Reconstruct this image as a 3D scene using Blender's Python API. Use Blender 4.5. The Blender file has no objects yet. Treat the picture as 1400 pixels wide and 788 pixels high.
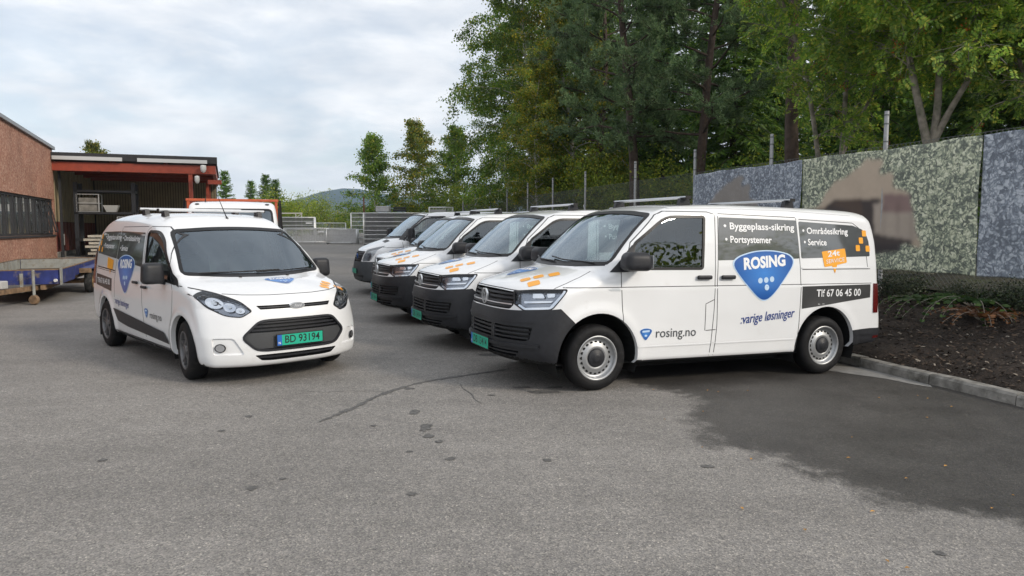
import bpy, bmesh, math, random
import numpy as np
from mathutils import Vector, Matrix
from mathutils.bvhtree import BVHTree
random.seed(7); np.random.seed(7)
R = math.radians
SC = bpy.context.scene
COL = SC.collection

# ------------------------------------------------------------------ camera, sky, sun, exposure
cam = bpy.data.objects.new('camera', bpy.data.cameras.new('camera'))
COL.objects.link(cam); SC.camera = cam
cam.location = (0, 0, 1.637); cam.rotation_euler = (R(90 - 4.7167), 0, 0)
cam.data.sensor_width = 36.0; cam.data.lens = 989.23 / 1400 * 36
cam.data.clip_start = 0.1; cam.data.clip_end = 9000

SUN_AZ, SUN_EL = R(120), R(29)        # azimuth clockwise from +Y (view direction); low on the right, a little behind the camera
world = bpy.data.worlds.new('World'); SC.world = world; world.use_nodes = True
wn, wl = world.node_tree.nodes, world.node_tree.links
wn.clear()
def WN(t, **k):
    n = wn.new(t)
    for a, b in k.items(): setattr(n, a, b)
    return n
sky = WN('ShaderNodeTexSky', sky_type='NISHITA', sun_disc=False)
sky.sun_elevation = SUN_EL; sky.sun_rotation = SUN_AZ; sky.air_density = 1.0; sky.dust_density = 0.4; sky.ozone_density = 1.2
tc = WN('ShaderNodeTexCoord')
sep = WN('ShaderNodeSeparateXYZ'); wl.new(tc.outputs['Generated'], sep.inputs[0])
zz = WN('ShaderNodeMath', operation='MAXIMUM'); wl.new(sep.outputs[2], zz.inputs[0]); zz.inputs[1].default_value = 0.0
za = WN('ShaderNodeMath', operation='ADD'); wl.new(zz.outputs[0], za.inputs[0]); za.inputs[1].default_value = 0.22
dx = WN('ShaderNodeMath', operation='DIVIDE'); wl.new(sep.outputs[0], dx.inputs[0]); wl.new(za.outputs[0], dx.inputs[1])
dy = WN('ShaderNodeMath', operation='DIVIDE'); wl.new(sep.outputs[1], dy.inputs[0]); wl.new(za.outputs[0], dy.inputs[1])
cmb = WN('ShaderNodeCombineXYZ'); wl.new(dx.outputs[0], cmb.inputs[0]); wl.new(dy.outputs[0], cmb.inputs[1])
n1 = WN('ShaderNodeTexNoise'); n1.inputs['Scale'].default_value = 2.3; n1.inputs['Detail'].default_value = 9; n1.inputs['Roughness'].default_value = 0.58
n1.inputs['Distortion'].default_value = 0.25
wl.new(cmb.outputs[0], n1.inputs['Vector'])
n2 = WN('ShaderNodeTexNoise'); n2.inputs['Scale'].default_value = 0.75; n2.inputs['Detail'].default_value = 5; n2.inputs['Roughness'].default_value = 0.5
wl.new(cmb.outputs[0], n2.inputs['Vector'])
addn = WN('ShaderNodeMath', operation='MULTIPLY_ADD'); wl.new(n2.outputs['Fac'], addn.inputs[0]); addn.inputs[1].default_value = 0.9
wl.new(n1.outputs['Fac'], addn.inputs[2])
cov = WN('ShaderNodeMapRange', interpolation_type='SMOOTHSTEP'); wl.new(addn.outputs[0], cov.inputs[0])
cov.inputs[1].default_value = 0.74; cov.inputs[2].default_value = 1.06; cov.inputs[3].default_value = 0.58; cov.inputs[4].default_value = 1.0
n3 = WN('ShaderNodeTexNoise'); n3.inputs['Scale'].default_value = 3.1; n3.inputs['Detail'].default_value = 7; n3.inputs['Distortion'].default_value = 0.2
mp = WN('ShaderNodeMapping'); mp.inputs['Location'].default_value = (4.2, 1.7, 0); wl.new(cmb.outputs[0], mp.inputs[0]); wl.new(mp.outputs[0], n3.inputs['Vector'])
cr = WN('ShaderNodeValToRGB'); wl.new(n3.outputs['Fac'], cr.inputs[0])
cr.color_ramp.elements[0].position = 0.30; cr.color_ramp.elements[0].color = (7.3, 7.6, 8.1, 1)
cr.color_ramp.elements[1].position = 0.68; cr.color_ramp.elements[1].color = (10.0, 10.0, 10.1, 1)
mixw = WN('ShaderNodeMix', data_type='RGBA')
wl.new(cov.outputs[0], mixw.inputs[0]); wl.new(sky.outputs[0], mixw.inputs[6]); wl.new(cr.outputs[0], mixw.inputs[7])
bg = WN('ShaderNodeBackground'); bg.inputs[1].default_value = 0.10; wl.new(mixw.outputs[2], bg.inputs[0])
wo = WN('ShaderNodeOutputWorld'); wl.new(bg.outputs[0], wo.inputs[0])

sun = bpy.data.objects.new('sun', bpy.data.lights.new('sun', 'SUN')); COL.objects.link(sun)
sun.data.energy = 2.1; sun.data.angle = R(10); sun.data.color = (1.0, 0.90, 0.77)
sd = Vector((math.sin(SUN_AZ) * math.cos(SUN_EL), math.cos(SUN_AZ) * math.cos(SUN_EL), math.sin(SUN_EL)))
sun.rotation_euler = sd.to_track_quat('Z', 'Y').to_euler(); sun.location = (6, -10, 20)
vs = SC.view_settings
vs.view_transform = 'Standard'; vs.look = 'None'; vs.gamma = 1.0; vs.use_curve_mapping = False; vs.exposure = 0.26
SC.render.film_transparent = False
SC.cycles.max_bounces = 10; SC.cycles.transparent_max_bounces = 24
SC.cycles.use_denoising = True

# ------------------------------------------------------------------ generic helpers
def sstep(a, b, x):
    t = np.clip((x - a) / (b - a), 0, 1); return t * t * (3 - 2 * t)
def gz(x, y):
    """height of the yard: falls gently to the kerb on the right, rises to the back"""
    return float(-0.0237 * np.clip(x - 0.9 + 0.30 * max(0, y - 9), 0, 3.4) * (1 - sstep(14, 22, y)) + 0.0188 * max(0.0, min(y, 62) - 14) * sstep(12, 20, y))

MATS = {}
def mat(name, col=(.5, .5, .5), rough=.5, metal=0., var=0., vscale=8., bump=0., bscale=60., coat=0., spec=.5, dirt=None, dscale=3., dlo=.5, dhi=.7, coords='Object', emit=None):
    if name in MATS: return MATS[name]
    m = bpy.data.materials.new(name); m.use_nodes = True
    nt = m.node_tree; b = nt.nodes['Principled BSDF']; L = nt.links
    b.inputs['Base Color'].default_value = (*col, 1); b.inputs['Roughness'].default_value = rough
    b.inputs['Metallic'].default_value = metal; b.inputs['Coat Weight'].default_value = coat; b.inputs['Coat Roughness'].default_value = .05
    b.inputs['Specular IOR Level'].default_value = spec
    t = nt.nodes.new('ShaderNodeTexCoord')
    src = None
    if var > 0:
        n = nt.nodes.new('ShaderNodeTexNoise'); n.inputs['Scale'].default_value = vscale; n.inputs['Detail'].default_value = 6
        L.new(t.outputs[coords], n.inputs['Vector'])
        r = nt.nodes.new('ShaderNodeMapRange'); L.new(n.outputs['Fac'], r.inputs[0]); r.inputs[1].default_value = .3; r.inputs[2].default_value = .7
        r.inputs[3].default_value = 1 - var; r.inputs[4].default_value = 1 + var
        mx = nt.nodes.new('ShaderNodeMix'); mx.data_type = 'RGBA'; mx.blend_type = 'MULTIPLY'; mx.inputs[0].default_value = 1
        mx.inputs[6].default_value = (*col, 1); L.new(r.outputs[0], mx.inputs[7]); src = mx.outputs[2]
    if dirt is not None:
        n = nt.nodes.new('ShaderNodeTexNoise'); n.inputs['Scale'].default_value = dscale; n.inputs['Detail'].default_value = 8; n.inputs['Roughness'].default_value = .65
        L.new(t.outputs[coords], n.inputs['Vector'])
        r = nt.nodes.new('ShaderNodeMapRange'); L.new(n.outputs['Fac'], r.inputs[0]); r.inputs[1].default_value = dlo; r.inputs[2].default_value = dhi
        mx = nt.nodes.new('ShaderNodeMix'); mx.data_type = 'RGBA'; L.new(r.outputs[0], mx.inputs[0])
        if src: L.new(src, mx.inputs[6])
        else: mx.inputs[6].default_value = (*col, 1)
        mx.inputs[7].default_value = (*dirt, 1); src = mx.outputs[2]
    if src: L.new(src, b.inputs['Base Color'])
    if bump > 0:
        n = nt.nodes.new('ShaderNodeTexNoise'); n.inputs['Scale'].default_value = bscale; n.inputs['Detail'].default_value = 4
        L.new(t.outputs[coords], n.inputs['Vector'])
        bp = nt.nodes.new('ShaderNodeBump'); bp.inputs['Strength'].default_value = bump; bp.inputs['Distance'].default_value = .01
        L.new(n.outputs['Fac'], bp.inputs['Height']); L.new(bp.outputs[0], b.inputs['Normal'])
    if emit: b.inputs['Emission Color'].default_value = (*emit, 1); b.inputs['Emission Strength'].default_value = 1
    MATS[name] = m; return m

def glass_mat(name, tint, ior=1.5, rough=0.0, base=0.0, refl=(1, 1, 1)):
    if name in MATS: return MATS[name]
    m = bpy.data.materials.new(name); m.use_nodes = True; nt = m.node_tree; nt.nodes.clear(); L = nt.links
    tr = nt.nodes.new('ShaderNodeBsdfTransparent'); tr.inputs[0].default_value = (*tint, 1)
    gl = nt.nodes.new('ShaderNodeBsdfGlossy'); gl.inputs['Roughness'].default_value = rough; gl.inputs[0].default_value = (*refl, 1)
    fr = nt.nodes.new('ShaderNodeFresnel'); fr.inputs[0].default_value = ior
    ad = nt.nodes.new('ShaderNodeMath'); ad.operation = 'ADD'; ad.use_clamp = True; ad.inputs[1].default_value = base; L.new(fr.outputs[0], ad.inputs[0])
    mx = nt.nodes.new('ShaderNodeMixShader'); L.new(ad.outputs[0], mx.inputs[0]); L.new(tr.outputs[0], mx.inputs[1]); L.new(gl.outputs[0], mx.inputs[2])
    o = nt.nodes.new('ShaderNodeOutputMaterial'); L.new(mx.outputs[0], o.inputs[0])
    MATS[name] = m; return m

def tag(o, label=None, cat=None, group=None, kind=None):
    if label: o['label'] = label
    if cat: o['category'] = cat
    if group: o['group'] = group
    if kind: o['kind'] = kind
    return o
def empty(name, loc=(0, 0, 0), rot=(0, 0, 0)):
    o = bpy.data.objects.new(name, None); COL.objects.link(o); o.location = loc; o.rotation_euler = rot; o.empty_display_size = .2
    return o
def mk(name, verts, faces, m, parent=None, smooth=False, normals=None):
    me = bpy.data.meshes.new(name); me.from_pydata([tuple(map(float, v)) for v in verts], [], [tuple(map(int, f)) for f in faces]); 
    if smooth: me.polygons.foreach_set('use_smooth', [True] * len(me.polygons))
    if m: me.materials.append(m)
    me.update()
    if normals is not None: me.normals_split_custom_set_from_vertices([tuple(map(float, n)) for n in normals])
    o = bpy.data.objects.new(name, me); COL.objects.link(o); o.parent = parent
    return o
def mk_np(name, V, F, m, parent=None, smooth=False):
    """quads or tris from numpy arrays"""
    me = bpy.data.meshes.new(name); V = np.asarray(V, np.float32); F = np.asarray(F, np.int32); k = F.shape[1]
    me.vertices.add(len(V)); me.vertices.foreach_set('co', V.ravel())
    me.loops.add(F.size); me.loops.foreach_set('vertex_index', F.ravel())
    me.polygons.add(len(F)); me.polygons.foreach_set('loop_start', np.arange(0, F.size, k, dtype=np.int32)); me.polygons.foreach_set('loop_total', np.full(len(F), k, np.int32))
    if smooth: me.polygons.foreach_set('use_smooth', np.ones(len(F), bool))
    if m: me.materials.append(m)
    me.update(calc_edges=True); me.validate()
    o = bpy.data.objects.new(name, me); COL.objects.link(o); o.parent = parent
    return o
def kids(o): return [c for c in bpy.data.objects if c.parent == o]
def copy_tree(o, parent=None, ch=None):
    if ch is None:
        ch = {}
        for c in COL.objects:
            if c.parent: ch.setdefault(c.parent.name, []).append(c)
    c = o.copy(); COL.objects.link(c); c.parent = parent
    for k in ch.get(o.name, []): copy_tree(k, c, ch)
    return c

def rebase(root):
    """move an Empty to the middle of its parts' footprint, at their lowest point; the parts stay where they are"""
    ch = [c for c in COL.objects if c.parent == root]; P = np.array([tuple(c.location + Vector(v)) for c in ch if c.type == 'MESH' for v in c.bound_box])
    b = Vector(((P[:, 0].min() + P[:, 0].max()) / 2, (P[:, 1].min() + P[:, 1].max()) / 2, P[:, 2].min())); root.location = b
    for c in ch: c.location = c.location - b
class MB:
    """collects simple solids into one mesh"""
    def __init__(s): s.v = []; s.f = []
    def add(s, V, F):
        n = len(s.v); s.v += [tuple(v) for v in V]; s.f += [tuple(i + n for i in f) for f in F]; return s
    def box(s, c, d, rz=0, M=None, ch=0.0):
        x, y, z = [k / 2 for k in d]
        if ch <= 0:
            V = [(-x, -y, -z), (x, -y, -z), (x, y, -z), (-x, y, -z), (-x, -y, z), (x, -y, z), (x, y, z), (-x, y, z)]
            F = [(0, 3, 2, 1), (4, 5, 6, 7), (0, 1, 5, 4), (1, 2, 6, 5), (2, 3, 7, 6), (3, 0, 4, 7)]
        else:
            bm = bmesh.new(); bmesh.ops.create_cube(bm, size=1)
            for v in bm.verts: v.co = Vector((v.co.x * d[0], v.co.y * d[1], v.co.z * d[2]))
            bmesh.ops.bevel(bm, geom=bm.edges[:], offset=ch, segments=2, profile=.5, affect='EDGES')
            bm.verts.index_update(); V = [tuple(v.co) for v in bm.verts]; F = [[v.index for v in f.verts] for f in bm.faces]; bm.free()
        Q = M if M is not None else Matrix.Rotation(rz, 4, 'Z')
        return s.add([tuple(Q @ Vector(v) + Vector(c)) for v in V], F)
    def bar(s, a, b, w, t=None, up=(0, 0, 1)):
        a, b = Vector(a), Vector(b); t = t or w; d = (b - a); L = d.length; d.normalize()
        u = Vector(up); sx = d.cross(u)
        if sx.length < 1e-4: sx = d.cross(Vector((1, 0, 0)))
        sx.normalize(); uz = sx.cross(d)
        P = []
        for q in (a, b):
            for i, j in ((-1, -1), (1, -1), (1, 1), (-1, 1)): P.append(tuple(q + sx * (i * w / 2) + uz * (j * t / 2)))
        return s.add(P, [(3, 2, 1, 0), (4, 5, 6, 7), (0, 1, 5, 4), (1, 2, 6, 5), (2, 3, 7, 6), (3, 0, 4, 7)])
    def tube(s, pts, r, n=8, caps=True):
        pts = [Vector(p) for p in pts]; rs = r if isinstance(r, (list, tuple)) else [r] * len(pts)
        rings = []; ref = None; V = []
        for i, p in enumerate(pts):
            d = (pts[min(i + 1, len(pts) - 1)] - pts[max(i - 1, 0)]).normalized()
            if ref is None:
                ref = d.cross(Vector((0, 0, 1)))
                if ref.length < .05: ref = d.cross(Vector((1, 0, 0)))
            ref = (ref - d * ref.dot(d)).normalized(); bi = d.cross(ref)
            for k in range(n):
                a = 2 * math.pi * k / n; V.append(tuple(p + (ref * math.cos(a) + bi * math.sin(a)) * rs[i]))
        F = []
        for i in range(len(pts) - 1):
            for k in range(n): F.append((i * n + k, i * n + (k + 1) % n, (i + 1) * n + (k + 1) % n, (i + 1) * n + k))
        if caps: F.append(tuple(range(n - 1, -1, -1))); F.append(tuple((len(pts) - 1) * n + k for k in range(n)))
        return s.add(V, F)
    def lathe(s, prof, n, c=(0, 0, 0), axis='Y'):
        """prof: list of (radius, offset along axis)"""
        V = []; F = []
        for r, h in prof:
            for k in range(n):
                a = 2 * math.pi * k / n; u, w = r * math.cos(a), r * math.sin(a)
                V.append({'Y': (u, h, w), 'Z': (u, w, h), 'X': (h, u, w)}[axis])
        for i in range(len(prof) - 1):
            for k in range(n): F.append((i * n + k, i * n + (k + 1) % n, (i + 1) * n + (k + 1) % n, (i + 1) * n + k))
        return s.add([(x + c[0], y + c[1], z + c[2]) for x, y, z in V], F)
    def prism(s, poly, h0, h1, axis='Z'):
        n = len(poly)
        mp_ = {'Z': lambda p, h: (p[0], p[1], h), 'Y': lambda p, h: (p[0], h, p[1]), 'X': lambda p, h: (h, p[0], p[1])}[axis]
        V = [mp_(p, h0) for p in poly] + [mp_(p, h1) for p in poly]
        F = [tuple(range(n - 1, -1, -1)), tuple(range(n, 2 * n))] + [(i, (i + 1) % n, n + (i + 1) % n, n + i) for i in range(n)]
        return s.add(V, F)
    def build(s, name, m, parent=None, smooth=False, fix=True, auto=None):
        o = mk(name, s.v, s.f, m, parent, smooth)
        if fix:
            bm = bmesh.new(); bm.from_mesh(o.data); bmesh.ops.recalc_face_normals(bm, faces=bm.faces[:]); bm.to_mesh(o.data); bm.free()
        if auto is not None:
            o.data.polygons.foreach_set('use_smooth', [True] * len(o.data.polygons))
            o.data.set_sharp_from_angle(angle=R(auto))
        return o
def rpoly(P, r, n=4):
    """round the corners of a polygon; r one number or one for each corner"""
    out = []; N = len(P); rr = r if isinstance(r, (list, tuple)) else [r] * N
    for i in range(N):
        p, a, b = [np.array(q, float) for q in (P[i], P[i - 1], P[(i + 1) % N])]
        u, w = a - p, b - p; lu, lw = np.linalg.norm(u), np.linalg.norm(w); k = min(rr[i], lu * .48, lw * .48)
        if k < 1e-4: out.append(tuple(p)); continue
        s_, e_ = p + u / lu * k, p + w / lw * k
        for t in np.linspace(0, 1, n + 1): out.append(tuple((1 - t) ** 2 * s_ + 2 * t * (1 - t) * p + t * t * e_))
    return out
def ell(cx, cy, rx, ry, n=20, rot=0):
    return [(cx + rx * math.cos(t) * math.cos(rot) - ry * math.sin(t) * math.sin(rot), cy + rx * math.cos(t) * math.sin(rot) + ry * math.sin(t) * math.cos(rot)) for t in [2 * math.pi * k / n for k in range(n)]]
def spline(P, m=8):
    P = [np.array(p, float) for p in P]; Q = [2 * P[0] - P[1]] + P + [2 * P[-1] - P[-2]]; out = []
    for i in range(1, len(Q) - 2):
        for t in np.linspace(0, 1, m, endpoint=False):
            a, b, c, d = Q[i - 1:i + 3]
            out.append(.5 * (2 * b + (c - a) * t + (2 * a - 5 * b + 4 * c - d) * t * t + (3 * b - a - 3 * c + d) * t ** 3))
    out.append(P[-1]); return np.array(out)
def inpoly(P, poly):
    P = np.asarray(P, float); x, y = P[:, 0], P[:, 1]; ins = np.zeros(len(P), bool); n = len(poly); j = n - 1
    for i in range(n):
        xi, yi = poly[i]; xj, yj = poly[j]
        c = ((yi > y) != (yj > y)) & (x < (xj - xi) * (y - yi) / ((yj - yi) if abs(yj - yi) > 1e-12 else 1e-12) + xi); ins ^= c; j = i
    return ins

def text_mesh(txt, size=1.0, bold=0.0, shear=0.0, align='LEFT', sx=1.0):
    """flat mesh (verts2d, faces) of a line of lettering"""
    cu = bpy.data.curves.new('lettering', 'FONT'); cu.body = txt; cu.size = size; cu.shear = shear; cu.align_x = align; cu.align_y = 'CENTER'
    cu.offset = bold; cu.resolution_u = 3; cu.fill_mode = 'FRONT'
    o = bpy.data.objects.new('lettering', cu); COL.objects.link(o)
    dg = bpy.context.evaluated_depsgraph_get(); me = bpy.data.meshes.new_from_object(o.evaluated_get(dg))
    V = [(v.co.x * sx, v.co.y) for v in me.vertices]; F = [tuple(p.vertices) for p in me.polygons]
    bpy.data.objects.remove(o); bpy.data.curves.remove(cu); bpy.data.meshes.remove(me)
    return V, F

# ------------------------------------------------------------------ the yard, kerb, planted bank
def node_mat(name):
    m = bpy.data.materials.new(name); m.use_nodes = True; return m, m.node_tree, m.node_tree.nodes, m.node_tree.links, m.node_tree.nodes['Principled BSDF']
def asphalt_mat():
    m, nt, N, L, b = node_mat('worn_asphalt')
    def nz(scale, det=4, rough=.5):
        n = N.new('ShaderNodeTexNoise'); n.inputs['Scale'].default_value = scale; n.inputs['Detail'].default_value = det; n.inputs['Roughness'].default_value = rough; L.new(tcn.outputs['Object'], n.inputs['Vector']); return n
    def mr(src, a, b_, c, d, st='LINEAR'):
        r = N.new('ShaderNodeMapRange'); r.interpolation_type = st; L.new(src, r.inputs[0]); r.inputs[1].default_value = a; r.inputs[2].default_value = b_; r.inputs[3].default_value = c; r.inputs[4].default_value = d; return r.outputs[0]
    def mul(a, c):
        x = N.new('ShaderNodeMix'); x.data_type = 'RGBA'; x.blend_type = 'MULTIPLY'; x.inputs[0].default_value = 1
        for s_, v in ((6, a), (7, c)):
            if isinstance(v, tuple): x.inputs[s_].default_value = v
            else: L.new(v, x.inputs[s_])
        return x.outputs[2]
    tcn = N.new('ShaderNodeTexCoord')
    vor = N.new('ShaderNodeTexVoronoi'); vor.inputs['Scale'].default_value = 120; L.new(tcn.outputs['Object'], vor.inputs['Vector'])
    cr = N.new('ShaderNodeValToRGB'); L.new(vor.outputs['Color'], cr.inputs[0])
    e = cr.color_ramp.elements; e[0].position = 0.0; e[0].color = (.42, .42, .43, 1); e[1].position = 1.0; e[1].color = (2.9, 2.8, 2.6, 1)
    for p, c in ((.40, (.80, .80, .80, 1)), (.78, (1.16, 1.14, 1.09, 1)), (.93, (1.7, 1.64, 1.52, 1))): q = e.new(p); q.color = c
    vor2 = N.new('ShaderNodeTexVoronoi'); vor2.inputs['Scale'].default_value = 38; L.new(tcn.outputs['Object'], vor2.inputs['Vector'])
    sp = N.new('ShaderNodeSeparateColor'); L.new(vor2.outputs['Color'], sp.inputs[0])
    big = mr(nz(.35, 5, .55).outputs['Fac'], .3, .7, .88, 1.12); mid = mr(nz(3.5, 6, .6).outputs['Fac'], .3, .7, .92, 1.07); fine = mr(sp.outputs[0], .0, 1, .90, 1.12)
    # old rubber and drip marks: sparse soft blotches
    mpn = N.new('ShaderNodeMapping'); mpn.inputs['Scale'].default_value = (.22, 1.1, 1); mpn.inputs['Rotation'].default_value = (0, 0, .25); L.new(tcn.outputs['Object'], mpn.inputs[0]); lane = nz(1.0, 6, .6); L.new(mpn.outputs[0], lane.inputs['Vector']); lane = mr(lane.outputs['Fac'], .32, .68, .86, 1.10)
    blo = mr(nz(.9, 7, .62).outputs['Fac'], .60, .74, 1.0, .82)
    c = mul((.246, .235, .224, 1), cr.outputs[0]); c = mul(c, big); c = mul(c, mid); c = mul(c, fine); c = mul(c, blo); c = mul(c, lane)
    at = N.new('ShaderNodeAttribute'); at.attribute_name = 'damp'
    wn_ = nz(2.9, 10, .72); ad = N.new('ShaderNodeMath'); ad.operation = 'MULTIPLY_ADD'; L.new(wn_.outputs['Fac'], ad.inputs[0]); ad.inputs[1].default_value = 1.1; L.new(at.outputs['Fac'], ad.inputs[2])
    wet = mr(ad.outputs[0], .42, .70, 0, 1, 'SMOOTHSTEP')
    dv = mr(nz(1.3, 7, .6).outputs['Fac'], .35, .65, .84, 1.0); wm = N.new('ShaderNodeMath'); wm.operation = 'MULTIPLY'; L.new(wet, wm.inputs[0]); L.new(dv, wm.inputs[1]); wet = wm.outputs[0]
    mx = N.new('ShaderNodeMix'); mx.data_type = 'RGBA'; L.new(wet, mx.inputs[0]); L.new(c, mx.inputs[6]); L.new(mul(c, (.19, .185, .18, 1)), mx.inputs[7])
    L.new(mx.outputs[2], b.inputs['Base Color']); L.new(mr(wet, 0, 1, .82, .55), b.inputs['Roughness'])
    bp = N.new('ShaderNodeBump'); bp.inputs['Strength'].default_value = .55; bp.inputs['Distance'].default_value = .006; L.new(vor.outputs['Distance'], bp.inputs['Height']); L.new(bp.outputs[0], b.inputs['Normal'])
    return m
K0 = np.array([4.9, 6.93]); KD = np.array([-.283, .959]); KN = np.array([.959, .283])   # kerb line: point, direction away, direction to the bank
def kb(t, d): p = K0 + KD * t + KN * d; return float(p[0]), float(p[1])
def poly_sd(P, poly):
    P = np.asarray(P, float); d2 = np.full(len(P), 1e9); A = np.array(poly, float)
    for a, b in zip(A, np.roll(A, -1, 0)):
        e = b - a; w = P - a; t = np.clip((w @ e) / (e @ e), 0, 1); q = w - t[:, None] * e; d2 = np.minimum(d2, (q * q).sum(1))
    d = np.sqrt(d2); d[~inpoly(P, poly)] *= -1; return d
def sheet(name, xs, ys, zf, m, attr=None):
    X, Y = np.meshgrid(xs, ys, indexing='ij'); Z = np.vectorize(zf)(X, Y); V = np.stack([X, Y, Z], -1).reshape(-1, 3); nx, ny = len(xs), len(ys)
    i, j = np.meshgrid(np.arange(nx - 1), np.arange(ny - 1), indexing='ij'); a = (i * ny + j).ravel(); F = np.stack([a, a + ny, a + ny + 1, a + 1], 1)
    o = mk_np(name, V, F, m, smooth=True)
    if attr:
        for k, fn in attr.items(): at = o.data.attributes.new(k, 'FLOAT', 'POINT'); at.data.foreach_set('value', fn(V[:, :2]).astype(np.float32))
    return o
ASPH = asphalt_mat()
DAMP = [(1.2, 8.2), (1.31, 7.5), (1.80, 7.03), (1.59, 6.3), (1.46, 5.45), (1.92, 5.16), (2.25, 4.4), (2.95, 3.95), (4.4, 2.9), (7.5, 1.2), (8, 5), (4.6, 9.8), (2.0, 10.2)]
xs = np.unique(np.round(np.concatenate([np.linspace(-700, -80, 12), np.linspace(-80, -14, 34), np.arange(-14, 9.01, .2), np.linspace(9, 60, 26), np.linspace(60, 700, 12)]), 3))
ys = np.unique(np.round(np.concatenate([np.linspace(-80, -4, 12), np.arange(-4, 22.01, .2), np.linspace(22, 80, 60), np.linspace(80, 2600, 24)]), 3))
grd = sheet('ground', xs, ys, gz, ASPH, {'damp': lambda P: np.clip(poly_sd(P, DAMP), -1, 1)}); grd['kind'] = 'structure'

# marks on the asphalt: a sealed crack, drips and oil spots
STAIN = mat('asphalt_stain', (.105, .102, .098), .75, var=.45, vscale=30, bump=.3, bscale=200)
def stain(name, P, z=.004):
    me = mk(name, [(x, y, gz(x, y) + z) for x, y in P], [tuple(range(len(P)))], STAIN, grd); bm = bmesh.new(); bm.from_mesh(me.data); bmesh.ops.triangulate(bm, faces=bm.faces[:]); bmesh.ops.recalc_face_normals(bm, faces=bm.faces[:])
    for f in bm.faces:
        if f.normal.z < 0: f.normal_flip()
    bm.to_mesh(me.data); bm.free(); return me
def streak(P, w, seed):
    rnd = random.Random(seed); S = spline(P, 14); T = np.gradient(S, axis=0); T /= np.linalg.norm(T, axis=1, keepdims=True); Nn = np.stack([-T[:, 1], T[:, 0]], 1); n = len(S)
    ww = [w * (.45 + .9 * rnd.random()) * (min(1, (i + 1) / 5, (n - i) / 5)) for i in range(n)]
    l = [S[i] + Nn[i] * ww[i] * (.3 + .5 * rnd.random()) for i in range(n)]; r = [S[i] - Nn[i] * ww[i] * (.3 + .5 * rnd.random()) for i in range(n)]
    V = [(p[0], p[1], gz(p[0], p[1]) + .004) for p in l + r]; F = [(i, i + 1, n + i + 1, n + i) for i in range(n - 1)]
    o = mk('crack_seal', V, F, STAIN, grd)
    for pl in o.data.polygons: pass
    return o
streak([(-1.64, 6.0), (-1.45, 6.5), (-1.28, 7.05), (-.94, 7.62), (-.49, 7.99), (0.0, 8.35)], .05, 3)
streak([(-.55, 7.55), (-.50, 7.3), (-.40, 7.05), (-.36, 6.85), (-.28, 6.65)], .010, 4)
streak([(-2.2, 7.22), (-1.9, 7.14), (-1.55, 7.19), (-1.2, 7.12)], .007, 5)
def spot(x, y, r, e=1.6, seed=0):
    rnd = random.Random(seed); n = 16; rr = [r * (.65 + .6 * rnd.random()) for _ in range(n)]
    stain('oil_spot', [(x + rr[k] * math.cos(2 * math.pi * k / n), y + e * rr[k] * math.sin(2 * math.pi * k / n)) for k in range(n)])
for i, (x, y, r, e) in enumerate([(-.87, 6.35, .045, 2), (-.71, 5.85, .05, 2.4), (-.66, 5.60, .04, 1.6), (-.56, 5.45, .035, 1), (-.75, 5.2, .025, 1), (-.44, 5.03, .035, 1), (-.62, 4.35, .03, 1), (-1.64, 4.45, .04, 1.2), (-1.50, 4.62, .025, 1), (-1.15, 5.9, .03, 1), (-1.05, 7.3, .06, .6), (-.20, 7.0, .04, .8),
                                   (.32, 7.15, .16, .5), (.10, 7.35, .10, .45), (.45, 7.35, .09, .5), (-2.35, 5.75, .03, 1), (-2.3, 6.2, .035, 1), (1.35, 4.9, .05, .6), (2.2, 3.6, .03, 1), (-2.9, 5.0, .035, 1), (.25, 5.0, .03, 1), (-3.6, 4.2, .03, 1), (-.2, 3.0, .02, 1), (.60, 8.35, .2, .5), (-.3, 9.3, .15, .6)]): spot(x, y, r, e, i)
# paler patch beside the kerb
LP = [kb(1.55, -.02), kb(1.25, -.03), kb(.95, -.04), kb(.85, -.12), kb(1.05, -.20), kb(1.35, -.25), kb(1.6, -.42), kb(1.9, -.60), kb(2.2, -.4), kb(2.0, -.02)]
o = stain('pale_patch', LP, .004); o.data.materials.clear(); o.data.materials.append(mat('pale_screed', (.24, .235, .225), .85, var=.2, vscale=12, dirt=(.12, .12, .12), dscale=6))
# fallen leaves lying about near the kerb
LEAFM = mat('fallen_leaf', (.42, .22, .05), .8, var=.4, vscale=3)
rnd = random.Random(5); V = []; F = []
for k in range(34):
    x, y = (rnd.uniform(1.3, 5.2), rnd.uniform(3.2, 7.5)); 
    if (np.array((x, y)) - K0) @ KN > -.05: continue
    a = rnd.random() * 6.28; s_ = rnd.uniform(.008, .018); z = gz(x, y) + .008; c, s2 = math.cos(a) * s_, math.sin(a) * s_; n = len(V)
    V += [(x - c, y - s2, z), (x + s2 * .6, y - c * .6, z + .006), (x + c, y + s2, z + .003), (x - s2 * .6, y + c * .6, z + .007)]; F.append((n, n + 1, n + 2, n + 3))
o = mk('fallen_leaves', V, F, LEAFM); tag(o, 'small yellow and brown leaves scattered on the damp asphalt by the kerb', 'leaves', kind='stuff')

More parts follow.
